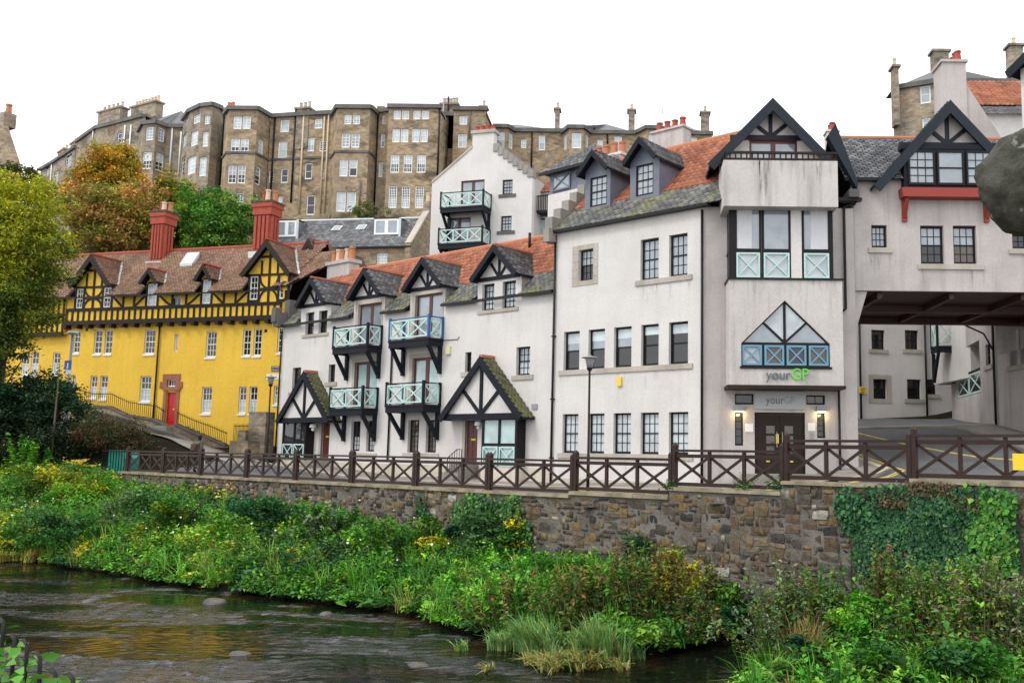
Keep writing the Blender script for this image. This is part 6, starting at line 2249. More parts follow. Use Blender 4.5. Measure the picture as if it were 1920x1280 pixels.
# ---------------------------------------------------------------- sandstone tenements along the crest
def tenement(name, label, facets, ytop, zbase=20.0, mat='stone_tenement', wins=(), pipes=(), bands=(), white_pipes=(), chimneys=(), roof_h=0.0, cornice=True, hip=None, deep=11.0, group='sandstone tenements along the skyline'):
    """facets: [(px0, Y0, px1, Y1)] left to right; ytop: parapet pixel per facet; wins: (facet, x0,y0,x1,y1,cols,rows,glass)"""
    f0, w0 = through(facets[0][0], facets[0][1], facets[0][2], facets[0][3], zbase, 300)
    root = thing(name, label, 'tenement', f0, group)
    frs = []
    for k, (a, Ya, b, Yb) in enumerate(facets):
        frs.append(through(a, Ya, b, Yb, zbase, 300))
    zt = max(f.at((q[0] + q[2]) / 2, y)[1] for (f, w), q, y in zip(frs, facets, ytop)) if not isinstance(ytop[0], tuple) else None
    zt = sum(f.at((q[0] + q[2]) / 2, y)[1] for (f, w), q, y in zip(frs, facets, ytop)) / len(facets)
    for k, (f, w) in enumerate(frs):
        hs = []
        for q in wins:
            if q[0] != k: continue
            r = f.rect(*q[1:5])
            if r[0] < 0.1 or r[1] > w - 0.1:
                r = (max(r[0], 0.12), min(r[1], w - 0.12), r[2], r[3])
            if r[1] - r[0] < 0.25: continue
            window(root, f, r, hs, depth=0.14, cols=q[5], rows=q[6], sash=True, frame='paint_white', glass=q[7], glass2=q[8] if len(q) > 8 else None, fw=0.13, bar=0.06)
        MB().wall([(0, 0), (w, 0), (w, zt), (0, zt)], hs, 0, 0.25, 0.4).put('wall', M[mat], root, f)
        if cornice:
            MB().box(-0.15, w + 0.15, -0.35, 0.3, zt - 0.25, zt + 0.25).put('cornice', M['stone_dark'], root, f)
        for by in bands:
            zz = frs[0][0].at((facets[0][0] + facets[0][2]) / 2, by)[1]
            MB().box(-0.03, w + 0.03, -0.14, 0.05, zz - 0.14, zz + 0.14).put('string_course', M['stone_dark'], root, f)
    # solid top behind the parapet
    pts = []
    for (f, w) in frs:
        pts += [f.w(0, 0.4, zt), f.w(w, 0.4, zt)]
    back = [Vector((pts[-1].x, pts[-1].y + deep, 0)), Vector((pts[0].x, pts[0].y + deep, 0))]
    top = MB()
    loc = [(f0.M.inverted() @ Vector((p.x, p.y, p.z))) for p in pts] + [(f0.M.inverted() @ Vector((b.x, b.y, zbase + zt))) for b in back]
    poly = [(p.x, p.y, zt - 0.3) for p in loc]
    if hip:
        cx = sum(p[0] for p in poly) / len(poly)
        cy = sum(p[1] for p in poly[:-2]) / (len(poly) - 2) + hip[1]
        poly = [(p[0], p[1], zt + 0.2) for p in poly]
        for i in range(len(poly)):
            top.quad(poly[i], poly[(i + 1) % len(poly)], (cx, cy, zt + hip[0]))
        top.put('roof', M['slate'], root, f0)
    else:
        top.slab(poly, 0.4)
        b0, b1 = loc[-2], loc[-1]
        top.quad((b0.x, b0.y, 0), (b1.x, b1.y, 0), (b1.x, b1.y, zt), (b0.x, b0.y, zt))
        top.quad((loc[0].x, loc[0].y, 0), (loc[0].x, loc[0].y, zt), (b1.x, b1.y, zt), (b1.x, b1.y, 0))
        top.quad((loc[-3].x, loc[-3].y, 0), (b0.x, b0.y, 0), (b0.x, b0.y, zt), (loc[-3].x, loc[-3].y, zt))
        top.put('body', M[mat], root, f0)
    for (px, y0, y1, m_) in pipes:
        k = max(range(len(facets)), key=lambda i: -abs((facets[i][0] + facets[i][2]) / 2 - px))
        f, w = frs[k]
        x = f.at(px, (y0 + y1) / 2)[0]
        pipe(root, f, [(x, -0.12, f.at(px, y1)[1]), (x, -0.12, f.at(px, y0)[1])], 0.11, 'downpipe', m_)
    for (px0, px1, yt, Yo, npots, pm) in chimneys:
        k = max(range(len(facets)), key=lambda i: facets[i][2] - facets[i][0])
        f, w = frs[k]
        x0, x1 = f.at(px0, 250, Yo)[0], f.at(px1, 250, Yo)[0]
        zc = f.at((px0 + px1) / 2, yt, Yo)[1]
        c = MB().box(x0, x1, Yo, Yo + 1.2, zt - 4.5, zc).box(x0 - 0.2, x1 + 0.2, Yo - 0.2, Yo + 1.4, zc, zc + 0.25).put('chimney', M['stone_tenement_grey'], root, f)
        if npots:
            chimney_pots(c, f, [(x0 + (x1 - x0) * (i + 0.5) / npots, Yo + 0.6, zc + 0.25) for i in range(npots)], 0.9, 0.22, (pm,))
    return root


N, DK, SK = 'glass_net', 'glass_dark', 'glass_painted_sky'
# far left, receding
tenement('tenement', 'farthest stone tenement stepping down at the left edge of the skyline', [(78, 150, 100, 146), (100, 146, 140, 138)], (302, 300), 18, 'stone_tenement_grey',
         [(0, 84, 312, 92, 331, 2, 2, DK), (1, 101, 322, 109, 345, 2, 2, DK), (1, 123, 288, 134, 313, 2, 2, DK)], [(97, 300, 360, 'paint_white')], chimneys=[(112, 122, 282, 2, 2, 'pot_buff'), (134, 142, 268, 3, 2, 'pot_buff')])
tenement('tenement', 'grey stone tenement with two tall chimney stacks above the autumn tree', [(142, 132, 176, 126), (176, 126, 262, 121)], (246, 240), 18, 'stone_tenement_grey',
         [(0, 152, 255, 163, 277, 2, 2, DK), (1, 219, 249, 234, 285, 2, 2, DK, DK)], [(176, 243, 262, 'paint_white'), (234, 236, 300, 'paint_white'), (245, 236, 300, 'paint_white')],
         chimneys=[(181, 222, 208, 3, 5, 'stone_dressed'), (242, 288, 198, 4, 8, 'pot_buff')], hip=(3.5, 4))
tenement('tenement', 'stone tenement with canted bay under a pointed slate roof, beside the round tower', [(257, 120, 264, 117), (264, 117, 288, 116.5), (288, 116.5, 309, 118), (309, 118, 340, 118)], (237, 234, 236, 240), 18, 'stone_tenement_grey',
         [(1, 273, 238, 291, 263, 3, 2, SK), (2, 297, 240, 309, 266, 2, 2, SK), (1, 266.5, 285, 285, 317, 3, 2, N, DK), (2, 291, 287, 307, 321, 2, 2, N, DK)], [(321, 240, 330, 'paint_white'), (338, 248, 330, 'paint_white')], hip=(3.4, 3))
tenement('tenement', 'round stone tenement tower with flat parapet and tiers of curved windows', [(339, 116, 349, 113), (349, 113, 371, 111), (371, 111, 392, 110.5), (392, 110.5, 406, 111.5), (406, 111.5, 416, 114)], (208, 205, 203, 204, 207), 18, 'stone_tenement_grey',
         [(0, 347, 217, 354, 233, 2, 1, SK), (1, 362, 215, 375.5, 231, 2, 2, SK), (2, 383, 216, 397, 233, 3, 2, SK), (0, 343, 251, 350, 275, 1, 2, N), (1, 357.5, 246, 371, 273, 2, 2, N), (2, 379, 247, 394, 275, 2, 2, N), (0, 340, 296, 346, 328, 1, 2, DK), (1, 351, 294, 367, 326, 2, 2, N), (2, 373, 295, 390, 330, 2, 2, N)], [(415, 208, 360, 'metal_black')])
tenement('tenement', 'brown stone tenement bay with paired sash windows beside the round tower', [(417, 110, 424, 108), (424, 108, 478, 108), (478, 108, 502, 110.5)], (209, 208, 212), 20, 'stone_tenement',
         [(1, 437, 218, 453, 242, 2, 2, N), (1, 454, 218, 470, 242, 2, 2, N), (1, 432, 259.5, 449, 291, 2, 2, N, DK), (1, 450, 259.5, 466, 291, 2, 2, N, DK), (1, 427, 310, 443, 344, 2, 2, SK, DK), (1, 445, 310, 460, 344, 2, 2, SK, DK), (2, 484, 261, 494, 295, 1, 2, N), (2, 478.5, 312, 489, 347, 1, 2, SK, DK), (1, 428, 362, 441, 380, 2, 2, DK), (1, 443, 362, 456, 380, 2, 2, DK), (2, 474, 363, 484, 398, 1, 2, DK)], [(503, 212, 400, 'metal_black')], bands=(292,), chimneys=[(420, 432, 206, 1.5, 3, 'terracotta')])
tenement('tenement', 'narrow brown stone tenement front with chimney head between two bays', [(503, 110.5, 620, 109)], (215,), 20, 'stone_tenement',
         [(0, 525, 225, 542, 248, 1, 1, N), (0, 521, 265, 538, 297, 1, 1, N), (0, 503.5, 320, 513, 342, 2, 2, DK), (0, 526, 316, 540, 343, 1, 1, DK), (0, 589, 223, 604, 241, 2, 1, N, SK), (0, 576, 258, 589, 284, 2, 1, N, SK), (0, 571, 306, 585, 336, 1, 1, DK), (0, 574, 366, 590, 403, 1, 1, DK), (0, 598, 264, 612, 284, 2, 2, DK), (0, 521, 368, 530, 380, 2, 2, N), (0, 602, 316, 608, 336, 1, 1, SK)],
         [(512, 215, 380, 'metal_black'), (551, 205, 380, 'metal_black'), (566, 212, 400, 'pot_buff'), (605, 220, 400, 'pot_buff'), (613, 215, 400, 'pot_buff')], bands=(297,), chimneys=[(553, 577, 205, -0.1, 3, 'stone_dressed')])
tenement('tenement', 'brown stone tenement with wide canted bay and curtained windows, one lamp lit', [(620, 109, 628, 106.5), (628, 106.5, 690, 106.5), (690, 106.5, 706, 109)], (208, 205, 208), 20, 'stone_tenement',
         [(1, 645, 215, 659, 233, 2, 2, N, SK), (1, 661, 215, 675, 233, 2, 2, N, SK), (1, 640, 250, 656, 277, 2, 2, SK), (1, 658, 250, 674, 277, 2, 2, SK), (1, 636, 299, 652, 331, 1, 1, N, N), (1, 654, 299, 670, 331, 1, 1, N, DK), (1, 630, 360, 648, 397, 1, 1, N, N), (1, 649.5, 360, 667, 397, 1, 1, N, N)], [(704, 208, 380, 'metal_black'), (675, 340, 400, 'stone_dark')], bands=(291,))
tenement('tenement', 'tall flat-fronted stone tenement with ranks of barred white windows', [(707, 108.5, 725, 108), (725, 106.8, 822, 106.8)], (210, 198), 20, 'stone_tenement',
         [(0, 716, 217, 722, 233, 1, 1, SK), (0, 713, 251, 721, 277, 1, 1, N, SK), (0, 709, 304, 717, 332, 1, 1, N)]
         + [(1, x, 207, x + 14, 224, 4, 1, N) for x in (737.5, 753, 774.5, 790)] + [(1, x, 241.5, x + 14.5, 267, 4, 1, N, N) for x in (735, 751, 772, 787.5)]
         + [(1, x, 290, x + 17, 324, 4, 2, N, DK) for x in (731.5, 756, 781)] + [(1, x, 349, x + 16, 390, 4, 4, DK, SK) for x in (728, 752.5, 778)],
         [(823, 195, 330, 'metal_black'), (705, 212, 250, 'stone_dark')], chimneys=[(708, 716, 203, 2, 0, 'pot_buff')])
tenement('tenement', 'stone tenement with metal flue and bristling chimney pots right of the tall front', [(824, 112, 848, 112), (848, 110, 908, 110)], (212, 207), 20, 'stone_tenement',
         [(1, 861, 217, 876, 234, 2, 2, N), (1, 843, 254, 852, 273, 1, 1, N), (1, 858.5, 251, 875, 277, 2, 1, N), (1, 844, 254, 852, 273, 1, 1, N)], [(830, 190, 330, 'metal_grey'), (839, 182, 330, 'metal_black'), (881, 208, 260, 'stone_dark')],
         chimneys=[(826, 856, 197, 2, 5, 'stone_dressed'), (899, 910, 202, 3, 1, 'stone_dressed')])
# the row to the right of the gable house
tenement('tenement', 'stone tenement range behind the gable house with small pointed bays', [(912, 118, 925, 118), (925, 116.5, 949, 116.5), (949, 116.5, 963, 118), (963, 118, 1054, 118)], (242, 238, 240, 246), 20, 'stone_tenement',
         [(1, 929, 247, 946, 276, 1, 1, N, SK), (2, 954, 250, 962, 279, 1, 1, N), (3, 977, 261, 987, 278, 2, 2, N), (3, 1010, 254, 1022, 282, 1, 1, N, SK)], [(970, 240, 312, 'metal_black'), (997, 240, 322, 'metal_black')], hip=(2.2, 4), chimneys=[(1040, 1048, 206, 2, 1, 'stone_dressed')])
tenement('tenement', 'stone tenement with central canted bay and glazed rooftop box', [(1054, 118, 1066, 116), (1066, 116, 1093, 116), (1093, 116, 1106, 118), (1106, 118, 1192, 118)], (244, 240, 243, 247), 20, 'stone_tenement',
         [(0, 1057, 252, 1063, 281, 1, 1, N), (1, 1072, 249, 1090, 278, 1, 1, N, N), (2, 1098, 253, 1104, 277, 1, 1, N), (3, 1120, 262, 1130, 282, 2, 2, N), (3, 1152, 256, 1166, 284, 1, 1, N, SK)], [(1113, 240, 270, 'metal_black'), (1139, 248, 270, 'metal_black')], hip=(2.2, 4), chimneys=[(1178, 1190, 208, 2, 1, 'stone_dressed')])
tenement('tenement', 'stone tenement end of the skyline row nearest the orange roof', [(1192, 118, 1212, 116), (1212, 116, 1236, 116), (1236, 116, 1248, 118), (1248, 118, 1335, 118)], (245, 241, 244, 248), 20, 'stone_tenement',
         [(1, 1216, 252, 1232, 276, 1, 1, N, N), (3, 1294, 258, 1307, 275, 1, 1, N, SK)], [], hip=(2.2, 4), chimneys=[(1315, 1330, 212, 2, 1, 'stone_dressed')])
# upper right
tenement('tenement', 'grey stone tenement high at the upper right above the bridge building', [(1677, 92, 1762, 90), (1762, 90, 1910, 90)], (156, 156), 20, 'stone_tenement_grey',
         [(0, 1725, 161, 1745, 194, 1, 1, SK), (0, 1729, 221, 1745, 240, 1, 1, SK)], [], hip=(2.6, 1.5), deep=3.0, chimneys=[(1679, 1688, 126, 0.5, 1, 'stone_dressed'), (1755, 1784, 97, 3, 0, 'pot_buff'), (1900, 1925, 86, 4, 1, 'pot_buff')], group='sandstone tenements along the skyline')


def far_gable():
    fr, w = through(-60, 92, 42, 88, 10, 280)
    root = thing('stone_gable', 'dark stone gable end at the left edge of the picture', 'house', fr)
    z0 = fr.at(44, 330)[1]
    z1 = fr.at(8, 235)[1]
    xa = fr.at(6, 240)[0]
    MB().wall([(-4, 0), (w, 0), (w, z0), (xa, z1), (-4, z1)], [], 0, 0.2, 0.5).put('wall', M['stone_rubble'], root, fr)
    MB().box(xa - 2, xa, 0, 1.2, z1, z1 + 1.5).put('chimney', M['stone_tenement_grey'], root, fr)
    chimney_pots(root, fr, [(xa - 0.4, 0.6, z1 + 1.5)], 1.0, 0.3, ('terracotta',))


far_gable()


def upper_right_house():
    fr, w = through(1808, 46, 1960, 46, 8, 200)
    root = thing('pantile_house', 'orange pantiled house roof and white dormer at the far upper right', 'house', fr)
    z0, z1 = fr.at(1850, 198)[1], fr.at(1850, 150, 2)[1]
    MB().box(0, w, 0.3, 6, 0, z0).put('wall', M['harl_white'], root, fr)
    up = Vector((0, 2.4, z1 - z0))
    rf = MB().quad((0, 0, z0), (w, 0, z0), (w, 2.4, z1), (0, 2.4, z1)).quad((0, 2.4, z1), (w, 2.4, z1), (w, 5, z0), (0, 5, z0)).put('roof', M['timber_black'], root, fr)
    tiles('pantiles', 'pantile', rf, None, (0, 0, z0 + 0.03), (1, 0, 0), up, w, up.length, 0.26, 0.31, pan=True, seed=131)
    tiles('slates', 'slate', rf, None, (0.2, -1.2, z0 - 0.9), (1, 0, 0), (0, 1.2, 0.85), w, 1.4, 0.28, 0.18, seed=132)
    MB().box(0.5, w, -0.9, 0.3, z0 - 3, z0 - 0.75).put('wing', M['harl_white'], root, fr)
    # near dormer end at the frame edge
    f2, w2 = through(1912, 38, 2010, 36, 6, 200)
    zz = f2.at(1915, 290)[1]
    r2 = thing('edge_house', 'dark bargeboard and white gable cut by the right edge of the picture', 'house', f2)
    za = f2.at(1990, 40)[1]
    zf = f2.at(1912, 135)[1] + 0.6
    MB().wall([(0.1, 0), (w2, 0), (w2, za - 1), (0.1, zf - 0.5)], [], 0, 0.2, 0.6).put('wall', M['harl_white'], r2, f2)
    gable_hat(r2, f2, w2, w2 + 0.35, w2 + 0.35, za, zf - 0.6, -0.4, lambda z: 3.0, 'slate', 'timber_black', 0.4, seed=133)


upper_right_house()


for px, y0, y1, Yd, lab in ((1242, 203, 262, 121, 'thin television aerial on the skyline left of the orange roof'), (509, 196, 216, 113, 'thin aerial pole above the narrow tenement front'), (611, 200, 222, 111, 'thin aerial pole beside the wide canted tenement bay'), (872, 188, 214, 113, 'thin aerial pole left of the gable chimney on the skyline')):
    a, b = at_depth(px, y0, Yd), at_depth(px, y1, Yd)
    fr = Fr(b.x, b.y, R(20), b.z - 1.5)
    h = a.z - b.z + 1.5
    m = MB().tube([(0, 0, 0), (0, 0, h)], 0.035, 6)
    if px == 1242:
        for k in range(5):
            m.tube([(-0.5, 0.1 * k - 0.2, h - 0.1 - 0.14 * k), (0.5, 0.1 * k - 0.2, h - 0.1 - 0.14 * k)], 0.02, 4)
        m.tube([(0, -0.3, h + 0.0), (0, 0.3, h - 0.75)], 0.025, 4)
    tag(m.put('aerial', M['metal_grey'], None, fr), lab, 'aerial', 'aerials on the skyline')

# ================================================================ parapet wall of the street, stone by stone
def stone_mesh(k):
    rng = random.Random(900 + k)
    bm = bmesh.new()
    bmesh.ops.create_cube(bm, size=1.0)
    bmesh.ops.subdivide_edges(bm, edges=bm.edges[:], cuts=1, use_grid_fill=True)
    for v in bm.verts:
        c = v.co * 2
        p = 9.0
        n = (abs(c.x) ** p + abs(c.y) ** p + abs(c.z) ** p) ** (1 / p)
        c = c / max(n, 1e-6)
        v.co = c * 0.5 + Vector((rng.gauss(0, 0.05), rng.gauss(0, 0.05), rng.gauss(0, 0.05)))
    me = bpy.data.meshes.new('stone')
    bm.to_mesh(me)
    bm.free()
    me.materials.append(M['wall_stone'])
    return me


def parapet():
    root = thing('parapet_wall', 'long rubble stone wall rising from the river bank under the brown fence', 'wall', FEN)
    rng = random.Random(5)
    cop = lambda s: COPING[max(0, min(len(COPING) - 1, sum(1 for q in POSTS if q < s) - 1))]
    # mortar core, panel by panel
    core = MB()
    s_first, s_last = POSTS[0] - 0.4, POSTS[-1] + 2
    for i in range(len(POSTS) - 1):
        a, b = POSTS[i] - (0.4 if i == 0 else 0), POSTS[i + 1] + (2 if i == len(POSTS) - 2 else 0)
        core.box(a, b, 0.012, 0.45, -0.6, COPING[i] - 0.02 - 0.001 * i)
    core.put('wall_core', M['wall_mortar'], root)
    # copings
    for i in range(len(POSTS) - 1):
        a, b = POSTS[i] - (0.4 if i == 0 else 0), POSTS[i + 1] + (2 if i == len(POSTS) - 2 else 0)
        n = max(2, int((b - a) / 1.1))
        for k in range(n):
            x0, x1 = a + (b - a) * k / n + 0.006, a + (b - a) * (k + 1) / n - 0.006
            MB().box(x0, x1, -0.07 + rng.uniform(-0.015, 0.015), 0.5, COPING[i] - 0.02, COPING[i] + 0.07 + rng.uniform(-0.012, 0.012)).put('coping_stone', M['coping_stone'], root)
    cw, chh = 0.135, 0.115
    nc, nr = int((s_last - s_first) / cw), int(4.4 / chh)
    z_lo = -0.25
    occ = [[False] * nc for _ in range(nr)]
    for c in range(nc):
        s = s_first + (c + 0.5) * cw
        for r in range(nr):
            if z_lo + (r + 1) * chh > cop(s) + 0.02:
                occ[r][c] = True
    stones = []
    for r in range(nr):
        c = 0
        while c < nc:
            if occ[r][c]:
                c += 1
                continue
            big = rng.random()
            w, h = (rng.choice((3, 4)), rng.choice((2, 3))) if big > 0.82 else (rng.choice((1, 2, 2, 3)), rng.choice((1, 1, 2, 2)))
            while w > 1 and any(c + k >= nc or occ[r][c + k] for k in range(w)): w -= 1
            while h > 1 and any(r + j >= nr or occ[r + j][c + k] for j in range(h) for k in range(w)): h -= 1
            for j in range(h):
                for k in range(w):
                    occ[r + j][c + k] = True
            x0, x1 = s_first + c * cw, s_first + (c + w) * cw
            z0, z1 = z_lo + r * chh, z_lo + (r + h) * chh
            stones.append((x0, x1, z0, z1))
            c += w
    vis = []
    for (x0, x1, z0, z1) in stones:
        xm, zm = (x0 + x1) / 2, (z0 + z1) / 2
        p = FEN.w(xm, -0.1, 0)
        if z1 < float(bank_z(p.x, p.y)) - 0.1: continue
        px, py = FEN.px(xm, 0, zm)
        if px > 1990: continue
        hid = 0.2 if px < 620 and zm < cop(xm) - 0.4 else 1.0
        if 1590 < px < 1900: hid = 0.25
        vis.append(((x1 - x0) * (z1 - z0) / p.y ** 2 * hid, x0, x1, z0, z1))
    vis.sort(reverse=True)
    meshes = [stone_mesh(k) for k in range(14)]
    rest_v, rest_f, base = [], [], 0
    tmpl = []
    for me in meshes:
        v = np.array([tuple(q.co) for q in me.vertices])
        f = np.array([tuple(p.vertices) for p in me.polygons])
        tmpl.append((v, f))
    for i, (_, x0, x1, z0, z1) in enumerate(vis):
        g = 0.018
        sx, sz = (x1 - x0 - g) * rng.uniform(0.93, 1.04), (z1 - z0 - g) * rng.uniform(0.93, 1.04)
        dep = rng.uniform(0.2, 0.30)
        cx, cz = (x0 + x1) / 2 + rng.uniform(-0.008, 0.008), (z0 + z1) / 2 + rng.uniform(-0.008, 0.008)
        cy = dep / 2 - 0.012 + rng.uniform(-0.025, 0.022)
        rot = rng.gauss(0, 0.05)
        k = rng.randrange(14)
        if i < 295:
            o = bpy.data.objects.new('stone', meshes[k])
            COL.objects.link(o)
            o.parent = root
            o.location = (cx, cy, cz)
            o.scale = (sx, dep, sz)
            o.rotation_euler = (0, rot, 0)
        else:
            v, f = tmpl[k]
            q = v * np.array([sx, dep, sz])
            q = np.stack([q[:, 0] * math.cos(rot) + q[:, 2] * math.sin(rot), q[:, 1], -q[:, 0] * math.sin(rot) + q[:, 2] * math.cos(rot)], 1) + np.array([cx, cy, cz])
            rest_v.append(q)
            rest_f.append(f + base)
            base += len(v)
    me = np_mesh('stonework', np.vstack(rest_v), np.vstack(rest_f))
    put('stonework', me, M['wall_stone'], root, kind='stuff')


parapet()


def fence():
    root = thing('brown_fence', 'brown painted timber fence with crossed braces along the top of the river wall', 'fence', FEN)
    mt = M['fence_brown']
    H = 1.03
    shared = {}
    for i, s in enumerate(POSTS):
        zz = [COPING[j] for j in (i - 1, i) if 0 <= j < len(COPING)]
        for k, dx in enumerate((-0.058, 0.058)):
            zc = zz[0] if (k == 0 or len(zz) == 1) else zz[1]
            zc2 = max(zz) if len(zz) > 1 else zz[0]
            top = zc + H + 0.1
            b = min(zz) + 0.05
            m = MB().box(s + dx - 0.05, s + dx + 0.05, 0.10, 0.24, b, top)
            n = len(m.v)
            m.v += [(s + dx - 0.05, 0.10, top), (s + dx + 0.05, 0.10, top), (s + dx + 0.05, 0.24, top), (s + dx - 0.05, 0.24, top), (s + dx, 0.17, top + 0.08)]
            m.f += [(n, n + 1, n + 4), (n + 1, n + 2, n + 4), (n + 2, n + 3, n + 4), (n + 3, n, n + 4)]
            m.put('post', mt, root)
        MB().box(s - 0.008, s + 0.008, 0.09, 0.25, min(zz) + 0.08, max(zz) + H * 0.95).put('post_joint', M['metal_black'], root)
    for i in range(len(POSTS) - 1):
        a, b = POSTS[i] + 0.11, POSTS[i + 1] - 0.11
        z = COPING[i] + 0.07
        MB().box(a, b, 0.10, 0.25, z + H - 0.14, z + H - 0.08).put('top_rail', mt, root)
        MB().box(a, b, 0.145, 0.205, z + H - 0.29, z + H - 0.20).put('rail', mt, root)
        MB().box(a, b, 0.14, 0.21, z + 0.03, z + 0.12).put('bottom_rail', mt, root)
        n = 3
        for k in range(n):
            x0, x1 = a + (b - a) * k / n, a + (b - a) * (k + 1) / n
            if k:
                MB().box(x0 - 0.038, x0 + 0.038, 0.135, 0.215, z + 0.12, z + H - 0.141).put('upright', mt, root)
            e = 0.045 if k else 0.0
            e2 = 0.045 if k < n - 1 else 0.0
            MB().strip((x0 + e, z + 0.13), (x1 - e2, z + H - 0.295), 0.07, 0.142, 0.172).put('brace', mt, root)
            MB().strip((x0 + e, z + H - 0.295), (x1 - e2, z + 0.13), 0.07, 0.178, 0.208).put('brace', mt, root)
    return root


fence()
o = FEN.at(1910, 866)
MB().box(o[0] - 0.13, o[0] + 0.4, 0.06, 0.085, o[1] - 0.16, o[1] + 0.17).put('yellow_plate', M['paint_yellow'], fr=FEN)
tag(bpy.data.objects['yellow_plate'], 'blank bright yellow plate fixed on the brown fence at the right edge', 'sign')

# ================================================================ street furniture
def lamp_post(px, ptop, Y, label, z_base=None):
    p = at_depth(px, ptop, Y)
    zb = float(ROAD(p.x, p.y)) if z_base is None else z_base
    fr = Fr(p.x, p.y, 0.0, zb)
    root = thing('lamp_post', label, 'lamp post', fr, 'slim brown lamp posts')
    h = p.z - zb
    MB().lathe([(0.06, 0), (0.06, 1.3), (0.045, 1.35), (0.04, h - 0.55)], 10).put('pole', M['timber_brown'], root, smooth=True)
    MB().lathe([(0.06, h - 0.58), (0.11, h - 0.5), (0.12, h - 0.47), (0.1, h - 0.46)], 12).put('collar', M['timber_brown'], root)
    MB().lathe([(0.10, h - 0.46), (0.17, h - 0.14), (0.17, h - 0.12)], 14).put('lantern', M['metal_grey'], root, smooth=True)
    MB().lathe([(0.17, h - 0.125), (0.32, h - 0.10), (0.30, h - 0.07), (0.12, h - 0.03), (0.05, h), (0.02, h + 0.06)], 16).put('hood', M['concrete'], root)


lamp_post(1106, 666, 33.4, 'slim brown lamp post with flat hood before the white building windows')
lamp_post(508.5, 704, 47.8, 'slim lamp post with flat hood between yellow building and white terrace')


def road_sign():
    p = at_depth(136, 627, 50.5)
    zb = float(ROAD(p.x, p.y))
    fr = Fr(p.x, p.y, R(-12), zb)
    root = thing('street_light', 'grey street light column carrying a blue sign before the yellow wall', 'street light', fr)
    h = p.z - zb
    MB().lathe([(0.11, 0), (0.11, 2.5), (0.08, 2.6), (0.07, h)], 10).put('column', M['metal_grey'], root, smooth=True)
    MB().lathe([(0.02, 0.12), (0.12, 0.1), (0.16, 0.02), (0.12, -0.06), (0.03, -0.1)], 12, (0.0, 0, 0)).put('head', M['lead_flashing'], root, smooth=True)
    hd = [o for o in root.children if o.name.startswith('head')][0]
    hd.location = (0.15, -0.15, h + 0.05)
    hd.scale = (2.2, 1.6, 1.0)
    z1 = fr.at(134, 676)[1]
    z0 = fr.at(134, 692)[1]
    hw = 0.22
    s = MB().box(-hw, hw, -0.16, -0.13, z0 - 0.03, z1).put('sign_plate', M['sign_blue'], root)
    MB().box(-0.045, 0.045, -0.166, -0.161, z0 + 0.02, z1 - 0.14).put('white_bar', M['paint_white'], s)
    MB().box(-0.13, 0.13, -0.167, -0.161, z1 - 0.138, z1 - 0.06).put('red_bar', M['paint_red'], s)
    MB().box(-hw, hw, -0.155, -0.13, z0 - 0.28, z0 - 0.05).put('sub_plate', M['paint_white'], root)


road_sign()


